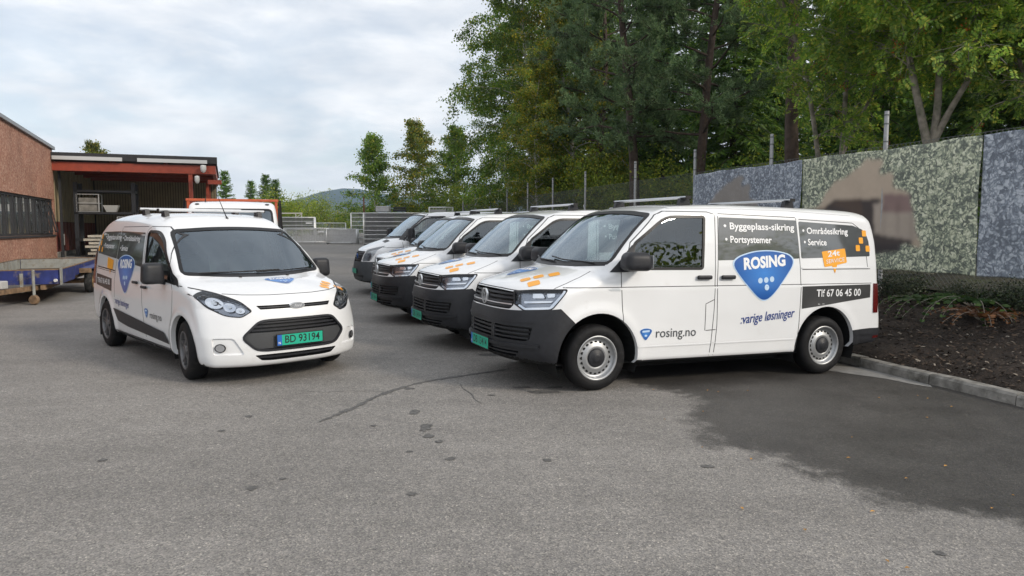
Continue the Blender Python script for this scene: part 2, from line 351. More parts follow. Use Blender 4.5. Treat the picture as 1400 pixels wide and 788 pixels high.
# kerb
CONC = mat('kerb_concrete', (.25, .24, .22), .9, var=.3, vscale=9, bump=.5, bscale=90, dirt=(.085, .080, .068), dscale=6, dlo=.46, dhi=.68)
kerb = empty('kerb'); kerb['kind'] = 'structure'
kz = lambda t: gz(*kb(t, -.1))
t = -7.0; i = 0
while t < 34:
    L_ = 1.0 + (.02 if i % 3 else -.03); mb = MB(); g = .012 + .008 * rnd.random(); n = 4; dx_ = rnd.uniform(-.008, .008); dz_ = rnd.uniform(-.006, .008)
    prof = [(-.005 + dx_, -.15), (.0 + dx_, .085 + dz_), (.022 + dx_, .108 + dz_), (.128 + dx_, .112 + dz_), (.15 + dx_, .095 + dz_), (.15 + dx_, -.15)]; V = []; F = []
    for k in range(n + 1):
        tt = t + g / 2 + (L_ - g) * k / n; zz_ = kz(tt)
        for d, h in prof:
            x, y = kb(tt, d + rnd.uniform(-.004, .004)); V.append((x, y, zz_ + h + rnd.uniform(-.004, .004)))
    m_ = len(prof)
    for k in range(n):
        for q in range(m_ - 1): F.append((k * m_ + q, (k + 1) * m_ + q, (k + 1) * m_ + q + 1, k * m_ + q + 1))
    F.append(tuple(range(m_))); F.append(tuple(n * m_ + q for q in range(m_ - 1, -1, -1)))
    mb.add(V, F); mb.build('kerb_stone', CONC, kerb, auto=35); t += L_; i += 1

rebase(kerb)
# bank with bark mulch, then the forest floor
def bank_z(t, d):
    b0 = kz(min(max(t, -7), 34)); h = np.interp(d, [0, .15, .3, 1.2, 2.4, 4, 12, 90], [.03, .055, .13, .42, .72, .86, 1.0, 1.4]) if d >= 0 else 0
    return b0 + h
def hsh(a, b): return math.sin(a * 12.9898 + b * 78.233) * 43758.5453 % 1
ts = np.concatenate([np.arange(-7, 12, .09), np.arange(12, 36, .5)]); ds = np.concatenate([np.arange(.15, 2.7, .09), [2.8, 3.0]])
V = []
for t in ts:
    for d in ds:
        x, y = kb(t, d); V.append((x, y, bank_z(t, d) + (.05 * (hsh(round(t, 2), round(d, 2)) - .5) + .05 * math.sin(t * 1.7 + d * 2.1) * math.sin(d * 2.3 - t) if d > .2 else 0)))
nd = len(ds); a = (np.arange(len(ts) - 1)[:, None] * nd + np.arange(nd - 1)[None]).ravel(); F = np.stack([a, a + 1, a + nd + 1, a + nd], 1)
MULCH = mat('bark_mulch', (.028, .020, .015), .95, var=.6, vscale=30, bump=1.0, bscale=70, dirt=(.060, .042, .030), dscale=22, dlo=.5, dhi=.75)
bank = mk_np('mulch_bank', V, F[:, ::-1], MULCH, smooth=True); bank['kind'] = 'structure'
CHIP = mat('bark_chip', (.045, .031, .022), .9)
nt = CHIP.node_tree; gi = nt.nodes.new('ShaderNodeNewGeometry'); cr_ = nt.nodes.new('ShaderNodeValToRGB'); nt.links.new(gi.outputs['Random Per Island'], cr_.inputs[0])
e = cr_.color_ramp.elements; e[0].color = (.012, .009, .007, 1); e[1].color = (.11, .085, .062, 1); q = e.new(.6); q.color = (.035, .024, .017, 1); q = e.new(.9); q.color = (.075, .050, .033, 1); q = e.new(.985); q.color = (.26, .23, .19, 1)
nt.links.new(cr_.outputs[0], nt.nodes['Principled BSDF'].inputs['Base Color'])
V = []; F = []; rn = np.random.RandomState(3)
for k in range(15000):
    t = rn.uniform(-5.5, 7.5); d = rn.uniform(.13, 2.45); x, y = kb(t, d); z = bank_z(t, d) + .02 + rn.uniform(-.01, .03); s_ = rn.uniform(.010, .030); w = s_ * rn.uniform(.25, .6)
    M = Matrix.Rotation(rn.uniform(0, 6.28), 3, 'Z') @ Matrix.Rotation(rn.uniform(-.6, .6), 3, 'X') @ Matrix.Rotation(rn.uniform(-.6, .6), 3, 'Y'); n = len(V)
    for p in ((-s_, -w, 0), (s_, -w * .7, 0), (s_ * .9, w, 0), (-s_ * .8, w, 0), (0, 0, .010)): q = M @ Vector(p); V.append((x + q.x, y + q.y, z + q.z))
    F += [(n, n + 1, n + 4), (n + 1, n + 2, n + 4), (n + 2, n + 3, n + 4), (n + 3, n, n + 4)]
o = mk_np('bark_chips', V, F, CHIP); tag(o, 'loose dark bark chips covering the bank beside the kerb', 'mulch', kind='stuff')
FLOOR = mat('forest_floor_soil', (.030, .028, .016), .95, var=.5, vscale=2.5, bump=.8, bscale=14, dirt=(.045, .055, .018), dscale=1.2)
ts = np.linspace(-12, 60, 40); ds = np.concatenate([np.linspace(2.6, 12, 14), np.linspace(14, 90, 14)]); V = []
for t in ts:
    for d in ds: x, y = kb(t, d); V.append((x, y, bank_z(t, d) + .12 * (hsh(t, d) - .5)))
nd = len(ds); a = (np.arange(len(ts) - 1)[:, None] * nd + np.arange(nd - 1)[None]).ravel(); F = np.stack([a, a + 1, a + nd + 1, a + nd], 1)
fl = mk_np('forest_floor', V, F[:, ::-1], FLOOR, smooth=True); fl['kind'] = 'structure'

# ------------------------------------------------------------------ fence with printed sheets
GALV = mat('galvanised_steel', (.36, .37, .38), .5, .55, var=.15, vscale=15)
WIRE = mat('fence_wire', (.14, .15, .15), .5, .5)
P0 = np.array([6.67, 9.4]); FD = np.array([-.28, .96]); FN = np.array([-.96, -.28])   # fence line, and the side towards the yard
def fp(t, d=0.0): p = P0 + FD * t + FN * d; return float(p[0]), float(p[1])
fence = empty('chain_link_fence', (*fp(0), 0)); fx, fy = fp(0)
tag(fence, 'tall chain link fence on grey steel posts along the edge of the wood', 'fence')
posts = [-1.95, -.5, 2.44, 5.38, 8.30, 11.5, 15.2, 18.4, 21.5, 24.6, 27.7, 30.8, 33.9]
for t in posts:
    x, y = fp(t); x -= fx; y -= fy; gzv = bank_z(t, 2.4) - .25; mb = MB(); mb.tube([(x, y, gzv), (x, y, 3.50)], .036, 10); po = mb.build('post', GALV, fence, auto=40)
    for z in (3.44, 3.30, 3.02): b = MB(); b.lathe([(.040, -.012), (.042, 0), (.040, .012)], 10, (x, y, z), 'Z'); b.build('clamp', WIRE, po)
mb = MB(); x, y = fp(15.2, .05); x2, y2 = fp(14.0, .05); mb.tube([(x - fx, y - fy, 2.4), (x2 - fx, y2 - fy, .6)], .028, 8); mb.build('brace', GALV, fence)
for a, b in zip(posts[:-1], posts[1:]):
    mb = MB(); H0, H1 = .75, 2.95; w = b - a; st = .085; pt = lambda s_, z: (fp(s_)[0] - fx, fp(s_)[1] - fy, z)
    for k in np.arange(-(H1 - H0), w, st):
        for dr in (1, -1):
            s0, s1 = k, k + (H1 - H0); z0, z1 = H0, H1
            if s0 < 0: z0 += -s0; s0 = 0
            if s1 > w: z1 -= s1 - w; s1 = w
            if z1 - z0 < .05: continue
            if dr < 0: s0, s1 = w - s0, w - s1
            mb.bar(pt(a + s0, z0), pt(a + s1, z1), .0035)
    wp = mb.build('wire_mesh', WIRE, fence, fix=False); wp['kind'] = 'stuff'
    for z in (H0, H1): m2 = MB(); m2.bar(pt(a, z), pt(b, z), .005); m2.build('line_wire', WIRE, fence, fix=False)

def banner_mat(name, cols, scale):
    m, nt, N, L, b = node_mat(name); tcn = N.new('ShaderNodeTexCoord')
    uv = N.new('ShaderNodeAttribute'); uv.attribute_name = 'place'
    nzn = N.new('ShaderNodeTexNoise'); nzn.inputs['Scale'].default_value = 7; nzn.inputs['Detail'].default_value = 2; L.new(uv.outputs['Vector'], nzn.inputs['Vector'])
    mv = N.new('ShaderNodeMix'); mv.data_type = 'RGBA'; mv.blend_type = 'LINEAR_LIGHT'; mv.inputs[0].default_value = .10; L.new(uv.outputs['Vector'], mv.inputs[6]); L.new(nzn.outputs['Color'], mv.inputs[7])
    v1 = N.new('ShaderNodeTexVoronoi'); v1.inputs['Scale'].default_value = scale; L.new(mv.outputs[2], v1.inputs['Vector'])
    sc = N.new('ShaderNodeSeparateColor'); L.new(v1.outputs['Color'], sc.inputs[0])
    # print shading of single leaves: bright middle, dark rim
    mr = N.new('ShaderNodeMapRange'); L.new(v1.outputs['Distance'], mr.inputs[0]); mr.inputs[1].default_value = .10; mr.inputs[2].default_value = .62; mr.inputs[3].default_value = .0; mr.inputs[4].default_value = .62
    sb = N.new('ShaderNodeMath'); sb.operation = 'SUBTRACT'; L.new(sc.outputs[0], sb.inputs[0]); L.new(mr.outputs[0], sb.inputs[1])
    big = N.new('ShaderNodeTexNoise'); big.inputs['Scale'].default_value = 1.6; big.inputs['Detail'].default_value = 3; L.new(uv.outputs['Vector'], big.inputs['Vector'])
    mb2 = N.new('ShaderNodeMath'); mb2.operation = 'MULTIPLY_ADD'; L.new(big.outputs['Fac'], mb2.inputs[0]); mb2.inputs[1].default_value = .9; L.new(sb.outputs[0], mb2.inputs[2])
    cr = N.new('ShaderNodeValToRGB'); L.new(mb2.outputs[0], cr.inputs[0]); e = cr.color_ramp.elements
    for i, (p, c) in enumerate(cols):
        q = e[i] if i < 2 else e.new(p)
        q.position = p; q.color = (*c, 1)
    at = N.new('ShaderNodeAttribute'); at.attribute_name = 'print'
    mx = N.new('ShaderNodeMix'); mx.data_type = 'RGBA'; L.new(at.outputs['Alpha'], mx.inputs[0]); L.new(at.outputs['Color'], mx.inputs[6]); L.new(cr.outputs[0], mx.inputs[7])
    L.new(mx.outputs[2], b.inputs['Base Color']); b.inputs['Roughness'].default_value = .75
    return m
GREENP = [(.05, (.12, .135, .115)), (1.0, (.66, .68, .54)), (.34, (.20, .235, .19)), (.58, (.34, .375, .275)), (.80, (.52, .55, .40))]
BLUEP = [(.05, (.135, .155, .190)), (1.0, (.48, .52, .58)), (.34, (.190, .220, .265)), (.58, (.250, .285, .340)), (.80, (.34, .38, .43))]
def in_p(U, W, P): return inpoly(np.stack([U.ravel(), W.ravel()], 1), P).reshape(U.shape)
def wob(U, W, a=.05):
    return U + a * np.sin(W * 23 + 3 * np.sin(U * 17)) + a * .6 * np.sin(U * 41 + W * 31), W + a * np.sin(U * 19 + 2 * np.sin(W * 29)) + a * .6 * np.sin(W * 47 - U * 37)
def banner(name, t0, t1, z0, z1, m, paint, label):
    nu, nw = int((t1 - t0) / .022), int((z1 - z0) / .022); us = np.linspace(0, t1 - t0, nu); wsv = np.linspace(0, z1 - z0, nw); U, W = np.meshgrid(us, wsv, indexing='ij')
    T = t1 - U            # u runs left to right in the picture (t falls)
    bul = .05 + .012 * np.sin(U * 2.2) + .010 * np.sin(W * 3 + U * 1.3) + .006 * np.sin(U * 9 + W * 5); X = P0[0] + FD[0] * T + FN[0] * bul; Y = P0[1] + FD[1] * T + FN[1] * bul
    Z = z0 + W + .012 * np.sin(T * 2.1) * (W / (z1 - z0)) + .006 * np.sin(T * 7.3)
    V = np.stack([X, Y, Z], -1).reshape(-1, 3); a = (np.arange(nu - 1)[:, None] * nw + np.arange(nw - 1)[None]).ravel(); F = np.stack([a, a + nw, a + nw + 1, a + 1], 1)
    o = mk_np(name, V, F, m, smooth=True); C = paint(U, W / (z1 - z0), U / (t1 - t0))
    for _ in range(2):       # soft printed edges
        C[..., :3] *= 1 - C[..., 3:] * .999; A_ = np.pad(C, ((1, 1), (1, 1), (0, 0)), 'edge'); C = sum(A_[i:i + C.shape[0], j:j + C.shape[1]] for i in range(3) for j in range(3)) / 9; C[..., :3] /= np.maximum(1 - C[..., 3:] * .999, 1e-3)
    ca = o.data.color_attributes.new('print', 'FLOAT_COLOR', 'POINT'); ca.data.foreach_set('color', C.reshape(-1, 4).astype(np.float32).ravel())
    pa = o.data.attributes.new('place', 'FLOAT_VECTOR', 'POINT'); pa.data.foreach_set('vector', np.stack([U + t0, W, 0 * U], -1).astype(np.float32).ravel())
    md = o.modifiers.new('thickness', 'SOLIDIFY'); md.thickness = .002
    tag(o, label, 'banner', 'printed sheets on the fence'); return o
def lin(r, g, b): return [((c / 255 + .055) / 1.055) ** 2.4 if c > 10 else c / 255 / 12.92 for c in (r, g, b)]
def paint_mid(U, W, N_):
    C = np.zeros(U.shape + (4,)); C[..., 3] = 1
    # picture space from the photograph: the open sky behind the leaves, a dark roof, a pale house
    A, Bw = wob(N_, W, .018)
    sky_ = in_p(A, Bw, [(.12, .55), (.22, .72), (.33, .82), (.42, .93), (.50, .90), (.55, .80), (.62, .68), (.68, .55), (.72, .40), (.72, .22), (.62, .14), (.45, .14), (.20, .10), (-.1, .06), (-.1, .50)])
    def setc(mask, rgb, a=0.0): C[mask, :3] = lin(*rgb); C[mask, 3] = a
    setc(sky_, (176, 160, 142))
    lowsky = sky_ & (W > .55); C[lowsky, :3] = np.array(lin(186, 170, 152))
    roof = sky_ & in_p(N_, W, [(-.2, .02), (-.2, .50), (.16, .52), (.24, .60), (.40, .60), (.42, .585), (.50, .600), (.53, .575), (.50, .56), (.56, .30), (.70, .24), (.66, .02)])
    setc(roof, (70, 62, 60))
    roof2 = roof & in_p(N_, W, [(.2, .55), (.28, .60), (.40, .60), (.42, .45), (.36, .46), (.30, .52)]); setc(roof2, (84, 70, 62))
    dark = roof & (W < .22); setc(dark, (58, 52, 54))
    house = sky_ & in_p(N_, W, [(.475, .55), (.72, .55), (.74, .30), (.70, .24), (.485, .30)]); setc(house, (170, 158, 146))
    hroof = sky_ & in_p(N_, W, [(.53, .64), (.72, .60), (.74, .47), (.52, .48)]); setc(hroof, (138, 116, 112))
    st = house & (((N_ * 40).astype(int) % 3) == 0); C[st, :3] *= .88
    grass = sky_ & (W < .10); setc(grass, (92, 82, 64))
    n_ = .90 + .20 * np.random.RandomState(2).rand(*U.shape); C[..., :3] *= n_[..., None]
    return C
def paint_left(U, W, N_):
    C = np.zeros(U.shape + (4,)); C[..., 3] = 1; A, Bw = wob(N_, W, .02)
    p = in_p(A, Bw, [(.10, .1), (.20, .62), (.33, .80), (.42, .90), (.52, .87), (.60, .70), (.68, .5), (.75, .1)]); C[p, :3] = lin(140, 134, 128); C[p, 3] = .08
    return C
def paint_right(U, W, N_): C = np.zeros(U.shape + (4,)); C[..., 3] = 1; return C
BG, BB = banner_mat('leaf_print_green', GREENP, 23), banner_mat('leaf_print_blue', BLUEP, 23)
banner('banner', 4.38, 8.28, .98, 2.90, BB, paint_left, 'blue grey leaf printed sheet with a pale peak, farthest on the fence')
banner('banner', .67, 4.36, .98, 2.90, BG, paint_mid, 'green leaf printed sheet with a pale sky and dark roof in its middle')
banner('banner', -1.9, .65, .98, 2.90, BB, paint_right, 'blue grey leaf printed sheet at the right edge of the photo')

# ------------------------------------------------------------------ warehouse and loading canopy on the left
BC = np.array([-20.1, 32.0]); BV = np.array([-.365, .931]); BU = np.array([.931, .365])   # corner; away from the camera along the wall; across the canopy front
BZ = gz(*BC)
def bp3(u, v, z): p = BC + BU * u + BV * v; return (float(p[0]), float(p[1]), BZ + z)
def bq(name, quads, m, parent, th=None):
    """solid from a list of 8-corner boxes given as (u0,u1,v0,v1,z0,z1)"""
    mb = MB()
    for u0, u1, v0, v1, z0, z1 in quads:
        V = [bp3(u, v, z) for z in (z0, z1) for u, v in ((u0, v0), (u1, v0), (u1, v1), (u0, v1))]
        mb.add(V, [(0, 3, 2, 1), (4, 5, 6, 7), (0, 1, 5, 4), (1, 2, 6, 5), (2, 3, 7, 6), (3, 0, 4, 7)])
    return mb.build(name, m, parent)
def pebble_mat():
    m, nt, N, L, b = node_mat('red_pebble_dash'); tcn = N.new('ShaderNodeTexCoord')
    v = N.new('ShaderNodeTexVoronoi'); v.inputs['Scale'].default_value = 17; L.new(tcn.outputs['Object'], v.inputs['Vector'])
    cr = N.new('ShaderNodeValToRGB'); L.new(v.outputs['Color'], cr.inputs[0]); e = cr.color_ramp.elements; e[0].color = (.25, .115, .078, 1); e[1].color = (.52, .34, .255, 1); q = e.new(.5); q.color = (.375, .185, .126, 1)
    n = N.new('ShaderNodeTexNoise'); n.inputs['Scale'].default_value = .9; n.inputs['Detail'].default_value = 6; L.new(tcn.outputs['Object'], n.inputs['Vector'])
    r = N.new('ShaderNodeMapRange'); L.new(n.outputs['Fac'], r.inputs[0]); r.inputs[1].default_value = .3; r.inputs[2].default_value = .7; r.inputs[3].default_value = .82; r.inputs[4].default_value = 1.12
    mx = N.new('ShaderNodeMix'); mx.data_type = 'RGBA'; mx.blend_type = 'MULTIPLY'; mx.inputs[0].default_value = 1; L.new(cr.outputs[0], mx.inputs[6]); L.new(r.outputs[0], mx.inputs[7]); L.new(mx.outputs[2], b.inputs['Base Color'])
    bpn = N.new('ShaderNodeBump'); bpn.inputs['Strength'].default_value = .4; bpn.inputs['Distance'].default_value = .02; L.new(v.outputs['Distance'], bpn.inputs['Height']); L.new(bpn.outputs[0], b.inputs['Normal']); b.inputs['Roughness'].default_value = .9
    return m
PEB = pebble_mat(); REDS = mat('red_painted_steel', (.30, .050, .022), .5, var=.15, vscale=5, dirt=(.12, .03, .02), dscale=4, dlo=.55, dhi=.8)
CLAD = mat('cream_cladding', (.36, .30, .185), .6, var=.12, vscale=2); CLADR = mat('oxblood_cladding', (.14, .030, .022), .55, var=.15, vscale=3)
BITU = mat('dark_roof_edge', (.028, .028, .030), .8, var=.2); FRAME = mat('dark_window_frame', (.022, .023, .026), .5); BGLASS = glass_mat('building_glass', (.30, .34, .34), 1.55, base=.50)
wh = empty('warehouse', (0, 0, 0)); tag(wh, 'low warehouse with reddish pebble dash wall and a dark window band', 'building')
VZ = -27.0; WT0, WT1, WB0, WB1 = 1.02, 2.55, 1.02, 2.55          # window band heights
rise = lambda v: 4.72 - v * .036       # roof line climbs towards the camera
def wall_quad(v0, v1, zb, zt0, zt1, u=0.0, th=.3):
    return [bp3(u, v0, zb), bp3(u, v1, zb), bp3(u, v1, zt1), bp3(u, v0, zt0), bp3(u - th, v0, zb), bp3(u - th, v1, zb), bp3(u - th, v1, zt1), bp3(u - th, v0, zt0)]
mb = MB(); FQ = [(0, 1, 2, 3), (7, 6, 5, 4), (0, 4, 5, 1), (1, 5, 6, 2), (2, 6, 7, 3), (3, 7, 4, 0)]
mb.add(wall_quad(VZ, 0, -.6, WB0, WB0), FQ); mb.add(wall_quad(VZ, 0, WT1, rise(VZ), rise(0)), FQ); mb.add(wall_quad(-.28, 0, WB0, WT1, WT1), FQ)
mb.build('wall', PEB, wh)
mb = MB(); mb.add([bp3(.10, VZ, rise(VZ) + .002), bp3(.10, .1, rise(0) + .002), bp3(.10, .1, rise(0) + .13), bp3(.10, VZ, rise(VZ) + .13), bp3(-9, VZ, rise(VZ) + .002), bp3(-9, .1, rise(0) + .002), bp3(-9, .1, rise(0) + .13), bp3(-9, VZ, rise(VZ) + .13)], FQ); mb.build('roof_edge', mat('grey_flashing', (.30, .32, .34), .5, .3), wh)
bq('room_back', [(-5.2, -5.0, VZ, 0, 0, 4.0)], mat('dim_room', (.06, .06, .055), .9), wh); bq('room_floor', [(-5, -.31, VZ, 0, .3, .36)], MATS['dim_room'], wh); bq('room_ceiling', [(-5, -.31, VZ, 0, 2.62, 2.68)], MATS['dim_room'], wh)
v = -.28; k = 0
while v > VZ + 1:
    w = [2.05, 2.05, 2.05][k % 3]; v1 = v - w; fr = bq('window', [(-.16, -.06, v1, v, WB0, WB0 + .09), (-.16, -.06, v1, v, WT1 - .09, WT1), (-.16, -.06, v - .09, v, WB0 + .09, WT1 - .09), (-.16, -.06, v1, v1 + .09, WB0 + .09, WT1 - .09), (-.16, -.06, (v + v1) / 2 - .06, (v + v1) / 2 + .06, WB0 + .09, WT1 - .09)], FRAME, wh)
    mid = (v + v1) / 2
    for j, (a, b) in enumerate(((v1 + .09, mid - .06), (mid + .06, v - .09))):
        bq('glazing_bar', [(-.13, -.09, a + (b - a) * .36, a + (b - a) * .36 + .035, WB0 + .09, WT1 - .09)], FRAME, fr)
        op = (k, j) in ((0, 0), (0, 1), (1, 1))
        mb = MB(); o_ = .0
        tilt = .34 if op else 0.0
        V = [bp3(-.11, a, WB0 + .09), bp3(-.11, b, WB0 + .09), bp3(-.11 - tilt * .0, b, WT1 - .09), bp3(-.11, a, WT1 - .09)]
        mk('pane', V, [(0, 1, 2, 3)], BGLASS, fr)
        if op: # a tilted sash with its own dark frame
            a2, b2 = a + (b - a) * .40, b; q0, q1 = WB0 + .12, WT1 - .10; s_ = MB()
            for (za, zb, ya, yb) in ((q0, q0 + .05, a2, b2), (q1 - .05, q1, a2, b2)):
                f = lambda z: .02 + .26 * (z - q0) / (q1 - q0) if True else 0
                s_.add([bp3(-.10 + .30 * (1 - (z - q0) / (q1 - q0)) * .9, y, z) for z in (za, zb) for y in (ya, yb)] + [bp3(-.14 + .30 * (1 - (z - q0) / (q1 - q0)) * .9, y, z) for z in (za, zb) for y in (ya, yb)], [(0, 1, 3, 2), (4, 6, 7, 5), (0, 4, 5, 1), (2, 3, 7, 6), (0, 2, 6, 4), (1, 5, 7, 3)])
            for y in (a2, b2 - .05): s_.add([bp3(-.10 + .27 * (1 - t_), yy, q0 + (q1 - q0) * t_) for t_ in (0, 1) for yy in (y, y + .05)] + [bp3(-.14 + .27 * (1 - t_), yy, q0 + (q1 - q0) * t_) for t_ in (0, 1) for yy in (y, y + .05)], [(0, 1, 3, 2), (4, 6, 7, 5), (0, 4, 5, 1), (2, 3, 7, 6), (0, 2, 6, 4), (1, 5, 7, 3)])
            s_.build('open_sash', FRAME, fr)
    v = v1; k += 1
bq('window_sill', [(-.05, .06, VZ, -.2, WB0 - .07, WB0 - .002)], BITU, wh)
rebase(wh)
cs = empty('loading_canopy', (0, 0, 0)); tag(cs, 'open loading canopy with red steel beams and dark roof beside the warehouse', 'canopy')
CW, CDP = 6.50, 11.0
bq('roof', [(-.2, CW + .15, -.25, CDP, 4.34, 4.52)], BITU, cs); bq('fascia', [(-.15, CW + .18, -.33, -.252, 4.30, 4.60)], BITU, cs)
STRIP = mat('pale_gutter_strip', (.55, .56, .56), .5, .2)
for a, b in ((.05, 2.75), (3.35, 6.25)): bq('gutter_strip', [(a, b, -.41, -.332, 4.28, 4.44)], STRIP, cs)
bq('front_beam', [(.0, CW + .1, -.20, -.02, 3.82, 4.20)], REDS, cs)
for v in (2.3, 4.6, 6.9, 9.2): bq('cross_beam', [(.05, CW, v, v + .15, 3.95, 4.25)], REDS, cs)
for u in (2.2, 4.4): bq('purlin', [(u, u + .12, .0, CDP - .2, 4.18, 4.33)], REDS, cs)
bq('edge_beam', [(CW - .05, CW + .10, .0, CDP - .2, 3.85, 4.20)], REDS, cs)
for v in (-.15, 4.3, 8.6): bq('post', [(CW - 1.08 + .0, CW - .90, v, v + .16, -.5, 3.82)] if v < 0 else [(CW - .45, CW - .30, v, v + .16, -.5, 3.9)], REDS, cs)
bq('bracket', [(CW - .25, CW + .35, -.30, -.05, 3.35, 3.55)], REDS, cs)
n = 46
for k in range(n):     # back wall of upright sheets
    u = CW * k / n; bq('cladding_sheet', [(u, u + CW / n - .03, CDP - .32 + .03 * (k % 2), CDP - .24, -.2, 4.2)], CLAD, cs)
bq('back_rail', [(-.4, CW, CDP - .22, CDP - .12, -.3, 4.3)], BITU, cs); bq('corner_fill', [(-.30, -.05, 10.72, CDP - .23, -.3, 4.3)], BITU, cs)
for k in range(26):    # side wall: cream above, oxblood below
    v = .02 + 10.6 * k / 26; w = 10.6 / 26 - .03
    bq('cladding_sheet', [(-.16, -.08 + .025 * (k % 2), v, v + w, 1.60, 4.30)], CLAD, cs); bq('cladding_sheet', [(-.16, -.08 + .025 * (k % 2), v, v + w, .25, 1.58)], CLADR, cs)
bq('plinth', [(-.3, .06, .0, 10.7, -.5, .25)], CONC, cs); bq('side_backing', [(-.30, -.17, .0, 10.7, .25, 4.3)], BITU, cs)
bq('downpipe', [(.10, .20, .35, .45, 0, 3.9)], BITU, cs)
rebase(cs)
# cameras under the eaves
for i, (u, z, r_) in enumerate(((CW - .42, 4.02, .13), (CW - .70, 3.52, .11))):
    c = bp3(u, -.45, z); mb = MB(); mb.lathe([(.001, .20), (r_ * .9, .18), (r_, .10), (r_, 0), (r_ * .8, -.10), (r_ * .35, -.16), (.001, -.17)], 18, c, 'Z'); o = mb.build('security_camera', mat('camera_white', (.62, .62, .60), .5), smooth=True)
    b = MB(); b.bar((c[0], c[1], c[2] + .15), bp3(u, -.20, z + .2 if i else z + .15), .05); b.build('bracket', MATS['camera_white'], o)
    tag(o, ['white dome camera under the canopy roof, upper of the two', 'white dome camera on the canopy beam, lower of the two'][i], 'camera')
# storage inside the canopy
rk = empty('storage_rack', (0, 0, 0)); tag(rk, 'tall dark steel storage rack at the mouth of the canopy', 'rack')
for u in (.55, 2.9):
    for v in (1.0, 2.2): bq('upright', [(u, u + .16, v, v + .16, -.3, 3.4)], FRAME, rk)
for z in (.72, 1.95, 2.95): bq('shelf', [(.55, 3.05, 1.0, 2.36, z, z + .10)], FRAME, rk)
rebase(rk)
def cage(u, v, z, label, s=(.9, .9, .8)):
    r = empty('wire_cage', (0, 0, 0)); tag(r, label, 'cage', 'wire cages under the canopy'); W_ = mat('cage_steel', (.50, .51, .50), .45, .5)
    L_ = []
    for a in (0, s[0]):
        for b in (0, s[1]): L_.append((u + a - .02, u + a + .02, v + b - .02, v + b + .02, z, z + s[2]))
    bq('corner_post', L_[:1], W_, r)
    for q in L_[1:]: bq('corner_post', [q], W_, r)
    for h in (0, .5, 1): bq('rail', [(u, u + s[0], v - .012, v + .012, z + s[2] * h - .015, z + s[2] * h + .015)], W_, r); bq('rail', [(u + s[0] - .012, u + s[0] + .012, v, v + s[1], z + s[2] * h - .015, z + s[2] * h + .015)], W_, r)
    bq('load', [(u + .08, u + s[0] - .08, v + .08, v + s[1] - .08, z + .03, z + s[2] * .8)], mat('bagged_load', (.22, .21, .19), .8, var=.4, vscale=4), r); rebase(r)
cage(.66, 1.02, 2.054, 'pale wire cage on the top shelf of the dark rack'); cage(2.28, 1.1, .824, 'pale wire cage on the middle shelf of the dark rack', (.7, .9, 1.0))
BRD = mat('pale_boards', (.50, .46, .38), .8, var=.2, vscale=3)
for k in range(6):
    du = [0, .12, -.1, .05, -.15, .02][k]; o = bq('board_pack', [(1.2 + du, 4.4 + du, -.1, 1.5, .12 + k * .155, .12 + k * .155 + .10)], BRD, None)
    tag(o, ['lowest', 'second lowest', 'third', 'fourth', 'second highest', 'topmost'][k] + ' pale board pack in the stack under the canopy', 'boards', 'board packs stacked under the canopy')
    zb0 = .065 + k * .155 if k else -.1; bq('bearer', [(1.4 + du, 1.5 + du, -.1, 1.5, zb0, .118 + k * .155)], FRAME, o); bq('bearer', [(4.0 + du, 4.1 + du, -.1, 1.5, zb0, .118 + k * .155)], FRAME, o)
tb = bq('plastic_tub', [(2.75, 3.45, 1.1, 1.8, 2.06, 2.1)], mat('tub_white', (.60, .60, .57), .5), None); tb.name = 'plastic_tub'
mb = MB(); q = []
for (h, s_) in ((2.054, .20), (2.37, .32)): q += [bp3(2.0 + a * s_, 1.6 + b * s_, h) for a, b in ((-1, -1), (1, -1), (1, 1), (-1, 1))]
mb.add(q, [(3, 2, 1, 0), (4, 5, 6, 7), (0, 1, 5, 4), (1, 2, 6, 5), (2, 3, 7, 6), (3, 0, 4, 7)])
bpy.data.objects.remove(tb); tb = mb.build('plastic_tub', MATS['tub_white']); tag(tb, 'tapered white plastic tub on the rack shelf, seen over the small van roof', 'tub')
bx_ = bq('electric_box', [(.07, .16, .55, .85, .55, 1.05)], mat('box_grey', (.50, .50, .48), .6), None); tag(bx_, 'small grey electric box on the oxblood side wall of the canopy', 'box')
b = bq('door', [(.07, .16, .55, .56, .5, .52)], MATS['box_grey'], None); bpy.data.objects.remove(b)

# ------------------------------------------------------------------ flat trailer
tr = empty('flat_trailer', (0, 0, 0)); tag(tr, 'worn blue two axle flat trailer with rusty wheels by the warehouse', 'trailer')
BLUE = mat('worn_blue_paint', (.018, .030, .155), .55, var=.35, vscale=6, dirt=(.17, .14, .11), dscale=4, dlo=.56, dhi=.68)
GREYB = mat('grey_sideboard', (.30, .31, .29), .8, var=.2, vscale=5, dirt=(.20, .16, .11), dscale=7); DECK = mat('rusty_deck', (.11, .075, .05), .9, var=.4, vscale=7); RUST = mat('rusty_steel', (.20, .13, .075), .8, var=.4, vscale=12); RUSTR = mat('rusty_rim', (.30, .19, .09), .7, var=.4, vscale=20)
FR_ = np.array([-9.86, 15.7]); TA = np.array([-.335, .942]); TB = np.array([-.942, -.335]); LN, WD = 4.35, 1.85
def tp(a, b, z): p = FR_ + TA * a + TB * b; return (float(p[0]), float(p[1]), gz(*p) + z)
def tbx(name, q, m, parent, **k):
    mb = MB(); a0, a1, b0, b1, z0, z1 = q; V = [tp(a, b, z) for z in (z0, z1) for a, b in ((a0, b0), (a1, b0), (a1, b1), (a0, b1))]
    mb.add(V, [(0, 1, 2, 3), (7, 6, 5, 4), (4, 5, 1, 0), (5, 6, 2, 1), (6, 7, 3, 2), (7, 4, 0, 3)]); return mb.build(name, m, parent)
tbx('deck', (.02, LN - .02, .02, WD - .02, .42, .47), DECK, tr)
